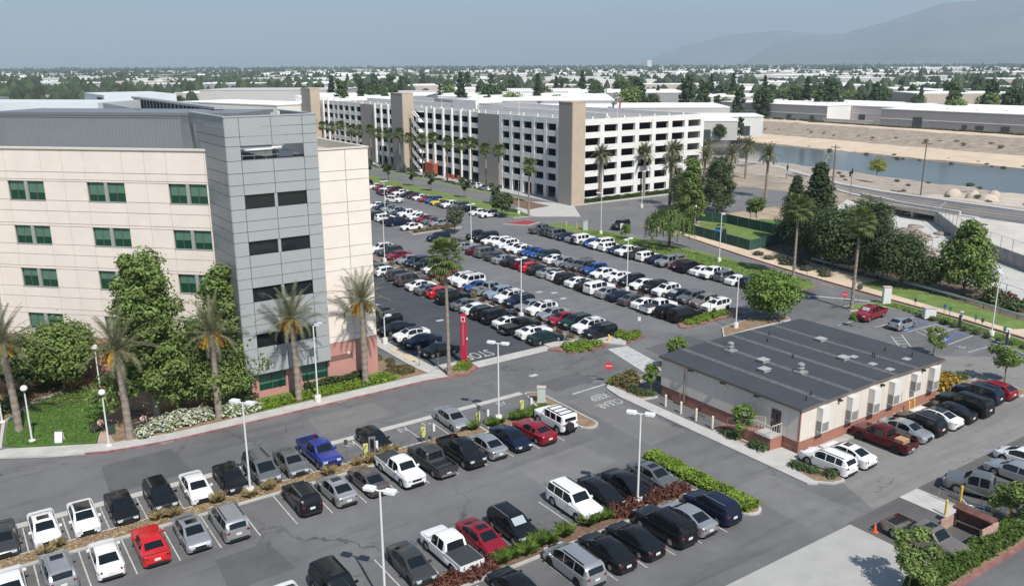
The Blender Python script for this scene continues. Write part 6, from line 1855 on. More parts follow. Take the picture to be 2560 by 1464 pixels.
for (x, y, h, hd, rz, lab) in (
        (17.1, 60.6, 7.8, (-1, 1), 2.2, 'white two-headed lamp post in the front island beside the grey minivan'), (19.3, 41.9, 8.0, (-1, 1), 2.2, 'white two-headed lamp post nearest the viewer, cut by the bottom edge'),
        (40.3, 42.2, 7.6, (-1, 1), 2.2, 'white two-headed lamp post in the second island by the black cars'), (40.5, 61.2, 7.8, (-1, 1), 2.2, 'white two-headed lamp post by the charging bays'),
        (103.4, 48.2, 8.1, (-1, 1), 0.6, 'white two-headed lamp post at the far right of the side lot'), (28.7, 75.6, 7.9, (1,), 0.4, 'white single-headed lamp post before the grey tower'),
        (61.65, 127.4, 7.5, (-1, 1), 0.3, 'white lamp post just right of the cream corner'), (82.7, 169.6, 7.6, (-1, 1), 0.3, 'white lamp post in the short far row'), (81.7, 132.1, 7.4, (-1, 1), 0.3, 'white lamp post by the olive tree'),
        (61.65, 87.6, 8.0, (-1, 1), 0.3, 'white lamp post between the black SUVs left of centre'), (107.4, 153.5, 8.0, (1,), 0.5, 'white lamp post at the plaza corner'), (106.9, 124.9, 8.2, (1,), 2.5, 'white lamp post on the verge left of the small tree'),
        (81.7, 89.4, 7.9, (-1, 1), 0.3, 'white lamp post in the central planter by the black SUV'), (80.9, 68.3, 6.6, (1,), 0.5, 'white lamp post behind the modular building roof'), (107.3, 95.0, 8.1, (1,), 0.3, 'white lamp post on the grass verge before the green fence'),
        (120.4, 66.2, 7.6, (-1,), 0.5, 'white lamp post before the concrete channel, by the grove'), (135.6, 144.2, 8.3, (1,), 0.3, 'white lamp post in the street before the garage end wall'),
        (42.3, 88.3, 3.4, (1,), 0.3, 'short white lamp post on the walk by the black cars')):
    lamp(x, y, h, hd, rz, lab)
for i, (x, y, h) in enumerate(((4.4, 81.5, 5.1), (9.8, 76.5, 5.1), (2.6, 87.8, 5.0), (139.4, 115.7, 3.9), (129.3, 121.5, 3.9), (11.5, 90.5, 5.0))):
    t = thing('globe_lamp', ('white globe lamp on the lawn', 'white globe lamp by the bench and the bin', 'white globe lamp cut by the left edge', 'white globe lamp in the park by the lawn', 'white globe lamp in the park behind the willow', 'white globe lamp half hidden in the trees')[i], 'lamp post', (x, y, 0.15), 0, 'globe lamps')
    MB().lathe([(0.30, 0), (0.28, 0.10), (0.10, 0.16)], 14).obj('base', CBASE, t, 40)
    MB().tube((0, 0, 0.1), (0, 0, h - 0.4), 0.09, 0.06, 10).obj('pole', WPOLE, t, 60)
    MB().lathe([(0.20, h - 0.45), (0.24, h - 0.36), (0.24, h - 0.3)], 14).obj('collar', BLACKT, t, 40)
    MB().lathe([(0.24, h - 0.3), (0.30, h - 0.18), (0.27, h - 0.02), (0.16, h + 0.1), (0.02, h + 0.13)], 14).obj('globe', pm('globe_white', (0.80, 0.80, 0.77), 0.4), t, 60)

# roof-deck lamps of the garage
for i, v in enumerate((171, 192, 213, 235)):
    lamp(134 + 0.5 * i, v, 6.0, (-1, 1), 0.3, 'lamp post on the garage roof, %s from the corner tower' % ordinal(i + 1), 'garage roof lamps', 18.6, 0.95)
lamp(141, 159.6, 6.0, (-1, 1), 0.3, 'lamp post on the garage roof above the end wall', 'garage roof lamps', 18.6, 0.95)

def sign(x, y, rz, label, shape, col, h=2.3, words=None, size=0.32, polem=STEEL, name='road_sign', bar=None):
    t = thing(name, label, 'sign', (x, y, 0.1), rz)
    MB().tube((0, 0, 0), (0, 0, h + size * 0.4), 0.035, n=6).obj('post', polem, t)
    if shape == 'disc':
        pts = [(size * math.cos(2 * PI * k / 20), size * math.sin(2 * PI * k / 20)) for k in range(20)]
    elif shape == 'oct':
        pts = [(size * math.cos(R(22.5 + 45 * k)), size * math.sin(R(22.5 + 45 * k))) for k in range(8)]
    else:
        w_, h_ = shape
        pts = [(-w_ / 2, -h_ / 2), (w_ / 2, -h_ / 2), (w_ / 2, h_ / 2), (-w_ / 2, h_ / 2)]
    mb = MB()
    n = len(pts)
    mb.add([(p[0], -0.045, h + p[1]) for p in pts] + [(p[0], -0.06, h + p[1]) for p in pts], [tuple(range(n))[::-1], tuple(range(n, 2 * n))] + [(i, (i + 1) % n, n + (i + 1) % n, n + i) for i in range(n)])
    pl = mb.obj('face', col, t)
    if bar:
        MB().box(-size * .7, size * .7, -0.067, -0.062, h - size * .16, h + size * .16).obj('bar', bar, pl)
    if words:
        o = letters(words, 0, 0, 0, size * .8, 1.0, PAINT, 0, pl, 'lettering')
        o.location = (0, -0.066, h)
        o.rotation_euler = (PI / 2, 0, 0)
    return t
RED = pm('sign_red', (0.55, 0.03, 0.05), 0.5)
SBACK = pm('sign_back', (0.10, 0.10, 0.105), 0.5, 0.4)
SWHITE = pm('sign_white', (0.70, 0.70, 0.68), 0.5)
SGREEN = pm('sign_green', (0.03, 0.20, 0.14), 0.5)
SBLUE = pm('sign_blue', (0.05, 0.10, 0.30), 0.5)
sign(55.4, 63.0, R(-38), 'round red no-entry sign at the rounded bed tip', 'disc', RED, 1.9, None, 0.42, bar=PAINT)
sign(99.2, 65.6, R(-38), 'round red no-entry sign beside the tall palm by the crimson pickup', 'disc', RED, 2.1, None, 0.38, bar=PAINT)
sign(103.6, 66.4, R(-38), 'dark round sign seen from behind at the exit', 'disc', SBACK, 2.3, None, 0.42)
sign(107.6, 119.6, R(-38), 'white rectangular sign on the verge beside the small tree', (0.7, 0.95), SWHITE, 2.4)
sign(68.8, 72.9, R(-40), 'small pale sign at the near end of the second row', (0.35, 0.5), SWHITE, 2.2)
sign(82.8, 74.3, R(-40), 'small pale sign at the near end of the central row', (0.35, 0.5), SWHITE, 2.2)
sign(81.8, 147.0, R(-40), 'small red-tipped sign before the far lot', (0.35, 0.4), RED, 2.2)
sign(107.8, 78.0, R(-38), 'slim sign post at the near tip of the grass verge', (0.3, 0.5), SBACK, 2.4)
sign(41.8, 78.9, R(-30), 'slim sign post on the side walk', (0.3, 0.45), SBACK, 2.2)
sign(42.9, 76.6, R(-30), 'short sign post by the sign island', (0.25, 0.4), SBACK, 1.8)
sign(132.5, 147.8, R(-38), 'small street sign before the garage hedge', (0.45, 0.6), SBACK, 2.3)
for i, (x, y, m_) in enumerate(((104.9, 59.0, SBACK), (105.2, 55.2, SBLUE), (104.7, 54.2, SGREEN), (103.4, 50.3, SGREEN), (102.9, 49.2, SBACK), (101.5, 45.9, SGREEN), (100.2, 42.9, SGREEN))):
    sign(x, y, R(-60), 'bay sign post, %s from the left along the side lot kerb' % ordinal(i + 1), (0.32, 0.5), m_, 1.9)['group'] = 'bay signs along the side lot'
for i, (x, y) in enumerate(((25.4, 61.3), (62.4, 118.4), (62.4, 115.2), (62.5, 109.6), (62.5, 106.9), (38.3, 61.2))):
    sign(x, y, R(-30), 'bay sign post in a planter, %s counted leftmost first' % ordinal(i + 1), (0.3, 0.45), SBACK, 2.0)['group'] = 'bay signs in the planters'
# red pylon sign
t = thing('pylon_sign', 'tall red pylon sign with white vertical lettering and square emblem', 'sign', (46.4, 76.95, 0.05), R(-52))
PYR = pm('pylon_red', (0.50, 0.018, 0.060), 0.45, var=0.08, scale=1)
MB().box(-0.32, 0.32, -0.14, 0.14, 0, 5.7).obj('column', PYR, t)
MB().box(-0.34, -0.30, -0.16, 0.16, 0, 5.7).obj('edge', pm('pylon_edge', (0.16, 0.008, 0.02), 0.5), t)
MB().box(-0.24, 0.24, -0.155, -0.141, 4.85, 5.45).obj('emblem', SWHITE, t)
MB().box(-0.15, 0.15, -0.17, -0.156, 4.95, 5.35).obj('emblem_mark', PYR, t)
MB().lathe([(0.16, 0), (0.16, 0.06)], 12).obj('emergency_badge', SWHITE, t, None, (0.36, 0.0, 2.9)).rotation_euler = (0, PI / 2, 0)
for k, chh in enumerate('EMERGENCY'):
    o = letters(chh, 0, 0, 0, 0.30, 1.0, PAINT, 0, t, 'lettering')
    o.location = (0, -0.15, 4.55 - k * 0.29)
    o.rotation_euler = (PI / 2, 0, 0)
# charging posts in the front island
for i, (x, y) in enumerate(((27.6, 61.0), (33.2, 61.2), (38.9, 61.25), (43.8, 61.25))):
    t = thing('charging_post', 'car charging post with yellow cable holster, %s from the left' % ordinal(i + 1), 'charger', (x, y, 0.15), R(-20), 'charging posts')
    for dx in (-0.22, 0.22):
        MB().box(dx - 0.06, dx + 0.06, -0.06, 0.06, 0, 1.9).obj('post', STEEL, t)
    MB().box(-0.3, 0.3, -0.05, 0.05, 1.75, 1.95).obj('crossbar', STEEL, t)
    MB().box(-0.75, -0.35, -0.10, 0.12, 0.45, 1.35).obj('cabinet', pm('charger_yellow', (0.55, 0.56, 0.18), 0.5), t)
    cb = MB().path([(-0.5, -0.1, 1.3), (-0.8, -0.25, 0.9), (-0.6, -0.3, 0.35), (-0.3, -0.1, 0.7)], [0.03] * 4, 6)
    cb.obj('cable', BLACKT, t)
    MB().box(0.3, 0.5, -0.06, 0.1, 0.9, 1.5).obj('white_cabinet', SWHITE, t)
for i, (x, y) in enumerate(((104.0, 52.4), (101.4, 45.4))):
    t = thing('charger_pedestal', ('dark charger pedestal left of the right lamp post', 'dark charger pedestal right of the right lamp post')[i], 'charger', (x, y, 0.15))
    MB().box(-0.18, 0.18, -0.15, 0.15, 0, 1.5).obj('pedestal', SBACK, t)
    MB().box(-0.14, 0.14, -0.19, -0.15, 0.9, 1.4).obj('screen', SWHITE, t)
    MB().box(-0.3, 0.3, -0.2, 0.2, 1.9, 1.98).obj('cap', SWHITE, t)
    MB().tube((0, 0, 1.5), (0, 0, 1.9), 0.05).obj('stem', SBACK, t)
# bollards
BOL = MB().tube((0, 0, 0), (0, 0, 1.15), 0.11, 0.11, 12).mesh('post', pm('bollard_cream', (0.66, 0.62, 0.50), 0.6), 40)
BCAP = MB().lathe([(0.11, 1.15), (0.08, 1.21), (0.02, 1.23)], 12).mesh('cap', MATS['bollard_cream'], 60)
for i, (x, y) in enumerate(((55.9, 53.1), (55.85, 51.1), (55.75, 49.0), (55.95, 55.2))):
    t = thing('bollard', 'cream bollard, %s from the trailer ramp' % ('third', 'second', 'first', 'farthest')[i], 'bollard', (x, y, 0.0), 0, 'cream bollards')
    ob('post', BOL, t)
    ob('cap', BCAP, t)
YB = MB().tube((0, 0, 0), (0, 0, 1.25), 0.085, 0.085, 10).mesh('post', yl, 40)
YC = MB().lathe([(0.085, 1.25), (0.06, 1.30), (0.01, 1.31)], 10).mesh('cap', yl, 60)
for (x, y, lab) in ((58.0, 28.4, 'yellow bollard nearest the viewer left of the ramp'), (57.7, 25.9, 'yellow bollard beside the gold-grey pickup bonnet'), (61.0, 28.9, 'yellow bollard left of the grey pickup'), (60.9, 26.5, 'yellow bollard in the middle of the ramp rail'), (60.8, 25.2, 'yellow bollard at the near end of the ramp rail'),
        (73.3, 40.6, 'left of two yellow bollards against the modular building'), (74.3, 40.7, 'right of two yellow bollards against the modular building'), (105.9, 134.5, 'left yellow bollard by the utility cabinet'), (106.6, 132.0, 'right yellow bollard by the utility cabinet')):
    t = thing('yellow_bollard', lab, 'bollard', (x, y, 0.0), 0, 'yellow bollards')
    ob('post', YB, t)
    ob('cap', YC, t)
# ramp hand-rails at lower right
hrl = thing('ramp_handrail', 'grey tubular handrail along the lower right ramp walk', 'railing', (0, 0, 0))
h1 = MB()
railing(h1, [(59.9, 30.0, 0.05), (59.9, 24.0, 0.05)], 1.0, 0.03, 1.6)
h1.obj('rail', STEEL, hrl)
hrl = thing('ramp_handrail', 'grey tubular handrail between the yellow bollards and the grey pickup', 'railing', (0, 0, 0))
h1 = MB()
railing(h1, [(61.3, 29.2, 0.05), (61.1, 24.0, 0.05)], 1.0, 0.03, 1.6)
h1.obj('rail', STEEL, hrl)
for i, (x0, y0) in enumerate(((57.8, 27.9), (60.6, 28.6))):
    t = thing('gate_frame', ('white folded barrier frame by the gold-grey pickup', 'white folded barrier frame by the grey pickup')[i], 'barrier', (x0, y0, 0.1))
    m_ = MB()
    for a_, b_ in (((0, 0), (-0.6, -0.7)), ((-0.6, -0.7), (0.1, -1.6)), ((-0.6, -0.7), (-0.5, -2.4))):
        m_.tube((a_[0], a_[1], 0.35), (b_[0], b_[1], 0.35), 0.05, n=6)
        m_.tube((b_[0], b_[1], 0), (b_[0], b_[1], 0.35), 0.05, n=6)
    m_.obj('frame', WHT, t)
# rusty compactor beside the gold-grey pickup
t = thing('rusty_skip', 'rusty pinkish steel container open at the front behind the hedge', 'container', (56.4, 26.0, 0.05), R(-2))
RUST = pm('rusty_pink', (0.42, 0.27, 0.22), 0.8, var=0.3, scale=2.5)
RUSTD = pm('rusty_dark', (0.13, 0.06, 0.045), 0.85, var=0.4, scale=2)
MB().box(-1.0, 1.0, -1.55, -1.45, 0, 1.5).obj('front_wall', RUST, t)
MB().box(0.9, 1.0, -1.45, 1.4, 0, 1.5).obj('side_wall', RUSTD, t)
MB().box(-1.0, 1.0, 1.3, 1.4, 0, 0.9).obj('back_wall', RUST, t)
MB().obox((0.75, 0, 1.55), (0.28, 0, 0.1), (0, 1.45, 0), (0, 0, 0.06)).obj('lid', RUSTD, t)
MB().lathe([(0.14, 0), (0.14, 0.03)], 12).obj('port', DARK, t, None, (-0.3, -1.56, 0.8)).rotation_euler = (PI / 2, 0, 0)
t = thing('traffic_cone', 'orange traffic cone at the corner of the pale apron', 'cone', (51.7, 30.0, 0.02))
ORG = pm('cone_orange', (0.62, 0.12, 0.04), 0.6)
MB().box(-0.2, 0.2, -0.2, 0.2, 0, 0.04).obj('foot', ORG, t)
MB().lathe([(0.15, 0.04), (0.04, 0.68), (0.03, 0.7)], 12).obj('cone', ORG, t, 60)
# utility cabinets, hydrant, electrical mast
for (x, y, w_, h_, lab, m_) in ((106.4, 64.0, 1.0, 2.3, 'tall grey utility cabinet with pinkish top on the side verge', SWHITE), (107.2, 130.0, 0.9, 1.8, 'pale green utility cabinet by the yellow bollards', pm('cabinet_green', (0.45, 0.52, 0.48), 0.6)), (46.6, 62.8, 0.8, 1.5, 'pale utility cabinet at the tip of the front island', pm('cabinet_green', (0.45, 0.52, 0.48), 0.6)), (104.6, 56.8, 1.4, 1.3, 'white switch box on the side lot kerb', SWHITE)):
    t = thing('utility_cabinet', lab, 'cabinet', (x, y, 0.15), R(-38))
    MB().box(-w_ / 2, w_ / 2, -w_ * .35, w_ * .35, 0.1, h_).obj('box', m_, t)
    MB().box(-w_ / 2 - .05, w_ / 2 + .05, -w_ * .35 - .05, w_ * .35 + .05, h_, h_ + 0.08).obj('lid', pm('cabinet_lid', (0.5, 0.42, 0.40), 0.6), t)
    MB().box(-w_ / 2 - .08, w_ / 2 + .08, -w_ * .35 - .08, w_ * .35 + .08, 0, 0.1).obj('plinth', CONC, t)
    MB().box(-w_ * .42, w_ * .42, -w_ * .35 - .015, -w_ * .35, 0.25, h_ - .15).obj('door', m_, t)
t = thing('fire_hydrant', 'yellow fire hydrant on the corner walk by the crosswalk', 'hydrant', (64.6, 73.6, 0.13))
MB().lathe([(0.14, 0), (0.14, 0.06), (0.09, 0.08), (0.09, 0.6), (0.12, 0.62), (0.1, 0.75), (0.02, 0.82)], 12).obj('barrel', yl, t, 50)
MB().tube((-0.2, 0, 0.45), (0.2, 0, 0.45), 0.06, 0.06, 8).obj('outlets', yl, t)
t = thing('service_mast', 'brown electrical service mast with meter against the trailer wall', 'mast', (57.35, 54.25, 0.0))
MB().tube((0, 0, 0), (0, 0, 4.25), 0.05, 0.05, 8).obj('mast', pm('mast_brown', (0.16, 0.10, 0.085), 0.7), t)
MB().box(-0.14, 0.1, -0.15, 0.15, 0.5, 1.3).obj('meter_box', MATS['mast_brown'], t)
MB().box(-0.16, 0.02, 0.2, 0.4, 0.7, 1.2).obj('panel_box', STEEL, t)
# bench, bin, A-board and two people by the lawn
t = thing('litter_bin', 'dark green wheeled litter bin by the globe lamp', 'bin', (10.5, 79.2, 0.14))
MB().prism(rrect(-0.3, 0.3, -0.3, 0.3, 0.08, 3), 0.04, 0.95).obj('tub', pm('bin_green', (0.03, 0.06, 0.045), 0.6), t)
MB().prism(rrect(-0.33, 0.33, -0.34, 0.33, 0.08, 3), 0.95, 1.03).obj('lid', BLACKT, t)
for s_ in (-1, 1):
    MB().tube((s_ * 0.22 - 0.03, 0.3, 0.09), (s_ * 0.22 + 0.03, 0.3, 0.09), 0.09, 0.09, 8).obj('wheel', TYRE, t)
t = thing('sandwich_board', 'white sandwich board standing on the lawn', 'sign', (6.4, 79.9, 0.17), R(-30))
MB().obox((0, -0.18, 0.5), (0.32, 0, 0), (0, 0.015, 0.0), (0, 0.14, 0.48)).obj('front_board', SWHITE, t)
MB().obox((0, 0.18, 0.5), (0.32, 0, 0), (0, 0.015, 0.0), (0, -0.14, 0.48)).obj('back_board', SWHITE, t)
MB().obox((0, 0, 0.98), (0.33, 0, 0), (0, 0.08, 0), (0, 0, 0.02)).obj('hinge', STEEL, t)
def bench(x, y, rz, lab):
    t = thing('bench', lab, 'bench', (x, y, 0.14), rz)
    bm_ = pm('bench_dark', (0.05, 0.045, 0.04), 0.6)
    for k in range(4):
        MB().box(-0.9, 0.9, -0.22 + k * 0.12, -0.13 + k * 0.12, 0.43, 0.47).obj('seat_slat', bm_, t)
    for k in range(3):
        MB().box(-0.9, 0.9, 0.26, 0.29, 0.56 + k * 0.13, 0.65 + k * 0.13).obj('back_slat', bm_, t)
    for s_ in (-0.75, 0.75):
        for yy in (-0.2, 0.22):
            MB().box(s_ - 0.03, s_ + 0.03, yy - 0.03, yy + 0.03, 0, 0.43 if yy < 0 else 0.92).obj('leg', STEEL, t)
bench(9.8, 80.3, R(25), 'dark bench at the lawn edge beside the litter bin')
bench(12.9, 79.0, R(15), 'dark bench behind the second date palm')
bench(13.0, 81.2, R(-25), 'dark bench in the shade behind the second date palm')
def person(x, y, z, rz, shirt, trousers, lab):
    t = thing('person', lab, 'person', (x, y, z), rz)
    def skin(name, joints, edges, mat, root=0):
        me = bpy.data.meshes.new(name)
        me.from_pydata([j[0] for j in joints], edges, [])
        o = ob(name, me, t)
        m = o.modifiers.new('skin', 'SKIN')
        m.use_smooth_shade = True
        for v, j in zip(me.skin_vertices[0].data, joints):
            v.radius = (j[1], j[1] if len(j) < 3 else j[2])
            v.use_root = False
        me.skin_vertices[0].data[root].use_root = True
        s2 = o.modifiers.new('sub', 'SUBSURF')
        s2.levels = s2.render_levels = 1
        me.materials.append(mat)
        return o
    sk = pm('skin_tone', (0.36, 0.21, 0.15), 0.6)
    # seated: pelvis at bench height, thighs forward (-y), shins down
    J = [((0, 0.02, 0.53), .15, .12), ((0, 0.02, 0.78), .14, .10), ((0, 0.0, 1.0), .17, .10), ((0, -0.02, 1.10), .06), ((0, -0.03, 1.24), .085, .10), ((0, -0.03, 1.34), .07, .08)]
    E_ = [(0, 1), (1, 2), (2, 3), (3, 4), (4, 5)]
    for s_ in (-1, 1):
        b = len(J)
        J += [((s_ * 0.10, -0.04, 0.53), .095), ((s_ * 0.12, -0.44, 0.52), .07), ((s_ * 0.12, -0.46, 0.28), .058), ((s_ * 0.12, -0.47, 0.06), .045), ((s_ * 0.13, -0.62, 0.045), .04)]
        E_ += [(0, b), (b, b + 1), (b + 1, b + 2), (b + 2, b + 3), (b + 3, b + 4)]
        b = len(J)
        J += [((s_ * 0.20, 0.0, 0.99), .06), ((s_ * 0.25, -0.06, 0.76), .048), ((s_ * 0.17, -0.27, 0.64), .036), ((s_ * 0.14, -0.36, 0.61), .032)]
        E_ += [(2, b), (b, b + 1), (b + 1, b + 2), (b + 2, b + 3)]
    skin('body', J, E_, sk)
    JS = [((0, 0.02, 0.56), .165, .135), ((0, 0.02, 0.78), .155, .115), ((0, 0.0, 1.0), .18, .115)]
    ES = [(0, 1), (1, 2)]
    for s_ in (-1, 1):
        b = len(JS)
        JS += [((s_ * 0.20, 0.0, 0.99), .075), ((s_ * 0.24, -0.05, 0.80), .064)]
        ES += [(2, b), (b, b + 1)]
    skin('shirt', JS, ES, shirt)
    JT = [((0, 0.02, 0.53), .165, .135)]
    ET = []
    for s_ in (-1, 1):
        b = len(JT)
        JT += [((s_ * 0.10, -0.04, 0.53), .108), ((s_ * 0.12, -0.44, 0.525), .084), ((s_ * 0.12, -0.46, 0.28), .070), ((s_ * 0.12, -0.47, 0.11), .06)]
        ET += [(0, b), (b, b + 1), (b + 1, b + 2), (b + 2, b + 3)]
    skin('trousers', JT, ET, trousers)
    hm = MB()
    blob(hm, (0, 0.0, 1.33), (0.10, 0.12, 0.10), 120, 0.06, random.Random(3), 0.9)
    hm.obj('hair', pm('hair_dark', (0.02, 0.015, 0.012), 0.6), t)
    f = MB()
    f.obox((0, -0.135, 1.25), (0.014, 0, 0), (0, 0.018, 0), (0, 0, 0.025))
    f.obj('nose', sk, t)
person(9.8, 80.25, 0.14, R(25), pm('shirt_pale', (0.62, 0.52, 0.48), 0.8), pm('trousers_black', (0.015, 0.015, 0.017), 0.8), 'seated person in pale pink top and black trousers beside the bin')
person(13.2, 79.0, 0.14, R(15), pm('shirt_white', (0.68, 0.68, 0.66), 0.8), pm('trousers_black', (0.015, 0.015, 0.017), 0.8), 'seated person in a white top behind the second palm trunk')
# green screened fence round the yard
FEN = pm('fence_screen_green', (0.022, 0.075, 0.055), 0.85, var=0.25, scale=0.8)
fp = [(118.3, 97.9), (120.9, 113.9), (122.6, 123.0), (133.6, 124.6), (135.8, 119.0), (133.8, 99.3), (118.3, 97.9)]
fn = thing('screened_fence', 'dark green screened construction fence around the grassy yard', 'fence', (0, 0, 0))
for (x0, y0), (x1, y1) in zip(fp, fp[1:]):
    n = max(1, int(math.hypot(x1 - x0, y1 - y0) / 3.0))
    for k in range(n):
        a_, b_ = Vector((x0, y0, 0)).lerp(Vector((x1, y1, 0)), k / n), Vector((x0, y0, 0)).lerp(Vector((x1, y1, 0)), (k + 1) / n)
        d = (b_ - a_)
        MB().obox(tuple((a_ + b_) / 2 + Vector((0, 0, 1.05))), tuple(d * 0.49), tuple(Vector((-d.y, d.x, 0)).normalized() * 0.012), (0, 0, 0.98)).obj('screen_panel', FEN, fn)
        MB().tube(tuple(a_), tuple(a_ + Vector((0, 0, 2.15))), 0.035, n=6).obj('post', STEEL, fn)
MB().obox((126.5, 98.62, 1.0), (7.6, 0.68, 0), (-0.001, 0.012, 0), (0, 0, 0.01)).obj('top_rail', STEEL, fn)
# small tractor in the yard
t = thing('tractor', 'small blue and black tractor parked inside the green fence', 'tractor', (124.4, 110.5, 0.05), R(200))
TBL = pm('tractor_blue', (0.02, 0.16, 0.42), 0.4, coat=0.4)
MB().prism(rrect(0.2, 2.0, -0.5, 0.5, 0.15, 3), 0.7, 1.35).obj('bonnet', TBL, t)
MB().box(-1.0, 0.2, -0.7, 0.7, 0.7, 1.1).obj('rear_body', TBL, t)
MB().box(-0.9, 0.3, -0.6, 0.6, 2.05, 2.15).obj('canopy', BLACKT, t)
for x in (-0.85, 0.2):
    for s_ in (-0.55, 0.55):
        MB().tube((x, s_, 1.0), (x, s_, 2.1), 0.04, n=6).obj('canopy_post', BLACKT, t)
for (x, r_, w_) in ((-0.6, 0.7, 0.75), (1.5, 0.45, 0.6)):
    for s_ in (-1, 1):
        MB().tube((x, s_ * (w_ - .17), r_), (x, s_ * (w_ + .17), r_), r_, r_, 16).obj('wheel', TYRE, t, 40)
MB().box(-0.6, -0.2, -0.25, 0.25, 1.1, 1.5).obj('seat', BLACKT, t)
# guard rail and chain-link posts beside the channel
gr_ = thing('guard_rail', 'pale steel guard rail beside the access road and the grove', 'rail', (0, 0, 0))
gpts = [(119.6, 86.0), (118.2, 75), (116.7, 63.3), (114.8, 55), (112.6, 47.4), (109, 37)]
for (x0, y0), (x1, y1) in zip(gpts, gpts[1:]):
    d = Vector((x1 - x0, y1 - y0, 0))
    MB().obox(((x0 + x1) / 2, (y0 + y1) / 2, 0.75), tuple(d / 2), tuple(Vector((-d.y, d.x, 0)).normalized() * 0.05), (0, 0, 0.15)).obj('beam', pm('rail_pale', (0.50, 0.58, 0.54), 0.5, 0.2), gr_)
    n = int(d.length / 2.4)
    for k in range(n):
        p = Vector((x0, y0, 0)).lerp(Vector((x1, y1, 0)), k / n)
        MB().box(p.x - .06, p.x + .06, p.y - .06, p.y + .06, 0, 0.8).obj('post', STEEL, gr_)
cf = thing('chain_link_fence', 'chain-link fence posts along the near edge of the channel', 'fence', (0, 0, 0))
cpts = [(133.6, 82.6), (128.2, 68.7), (121.1, 52.8), (112.4, 30.2)]
for (x0, y0), (x1, y1) in zip(cpts, cpts[1:]):
    n = int(math.hypot(x1 - x0, y1 - y0) / 3)
    for k in range(n):
        p = Vector((x0, y0, 0)).lerp(Vector((x1, y1, 0)), k / n)
        MB().tube((p.x, p.y, 0), (p.x, p.y, 2.1), 0.05, n=6).obj('post', STEEL, cf)
    MB().tube((x0, y0, 2.1), (x1, y1, 2.1), 0.03, n=5).obj('top_wire', STEEL, cf)
cf = thing('wall_fence', 'chain-link fence posts on top of the channel wall', 'fence', (0, 0, 0))
for (x0, y0), (x1, y1) in zip(wall[2:], wall[3:6]):
    n = int(math.hypot(x1 - x0, y1 - y0) / 3)
    for k in range(n):
        p = Vector((x0, y0, 0)).lerp(Vector((x1, y1, 0)), k / n)
        MB().tube((p.x + .15, p.y, 0), (p.x + .15, p.y, 2.1), 0.05, n=6).obj('post', STEEL, cf)
    MB().tube((x0 + .15, y0, 2.1), (x1 + .15, y1, 2.1), 0.03, n=5).obj('top_wire', STEEL, cf)
# utility poles and street lights along the street
WOOD = pm('pole_wood', (0.13, 0.095, 0.07), 0.9, var=0.2, scale=3)
def upole(x, y, h, lab):
    t = thing('utility_pole', lab, 'utility pole', (x, y, 0))
    MB().tube((0, 0, -0.2), (0, 0, h), 0.17, 0.12, 8).obj('pole', WOOD, t)
    MB().box(-0.05, 0.05, -1.2, 1.2, h - 0.7, h - 0.55).obj('crossarm', WOOD, t)
    for yy in (-1.1, -0.5, 0.5, 1.1):
        MB().tube((0, yy, h - .55), (0, yy, h - .35), 0.04, n=6).obj('insulator', STEEL, t)
upole(203.6, 116.5, 13.5, 'brown wooden utility pole on the river side of the street')
upole(183.0, 127.5, 13.0, 'brown wooden utility pole beside the pale street light before the grove')
def streetlight(x, y, h, rz, lab):
    t = thing('street_light', lab, 'street light', (x, y, 0), rz)
    MB().tube((0, 0, 0), (0, 0, h - 1), 0.11, 0.08, 8).obj('pole', STEEL, t)
    MB().path([(0, 0, h - 1), (0.5, 0, h - 0.35), (1.6, 0, h)], [.08, .06, .05], 7).obj('arm', STEEL, t)
    MB().box(1.5, 2.2, -.15, .15, h - .06, h + .06).obj('head', WHEAD, t)
streetlight(203.0, 141.0, 9.5, R(-30), 'curved grey street light by the palms at the river')
streetlight(181.5, 128.8, 9.8, R(20), 'pale street light beside the wooden pole at the bridge')
t = thing('traffic_signal', 'street signal mast with green name plate at the junction', 'traffic light', (190.0, 127.0, 0), R(30))
MB().tube((0, 0, 0), (0, 0, 7.5), 0.12, 0.1, 8).obj('pole', STEEL, t)
MB().tube((0, 0, 6.6), (-7, 0, 7.3), 0.07, 0.05, 7).obj('arm', STEEL, t)
MB().box(-3.6, -1.4, -.03, .03, 6.9, 7.3).obj('name_plate', SGREEN, t)
for x in (-6.6, -0.25):
    MB().box(x - .18, x + .18, -.2, .2, 5.6, 6.8).obj('signal_head', BLACKT, t)
t = thing('traffic_signal', 'street signal pole beside the palms and the water', 'traffic light', (205.0, 158.0, 0), R(30))
MB().tube((0, 0, 0), (0, 0, 9.0), 0.12, 0.08, 8).obj('pole', STEEL, t)
for x in (-.3, .3):
    MB().box(x - .18, x + .18, -.2, .2, 2.6, 3.7).obj('signal_head', BLACKT, t)
# ------------------------------------------------------------------ the city plain
WW = pm('tiltup_white', (0.72, 0.71, 0.68), 0.8, var=0.06, scale=0.1)
WR = pm('white_roof', (0.82, 0.82, 0.80), 0.8, var=0.06, scale=0.05)
WGREY = pm('tiltup_grey', (0.30, 0.30, 0.31), 0.8, var=0.05, scale=0.1)
WGREY2 = pm('tiltup_grey_low', (0.25, 0.26, 0.275), 0.8, var=0.05, scale=0.1)
WBEIGE = pm('tiltup_beige', (0.52, 0.44, 0.37), 0.8, var=0.06, scale=0.1)
WTAN = pm('tiltup_tan', (0.40, 0.34, 0.29), 0.8, var=0.06, scale=0.1)
WPALE = pm('tiltup_pale_grey', (0.50, 0.49, 0.47), 0.8, var=0.06, scale=0.1)
TILE = pm('roof_tile_brown', (0.27, 0.20, 0.165), 0.9, var=0.2, scale=0.4)
DOORD = pm('dock_door_dark', (0.05, 0.06, 0.07), 0.5)
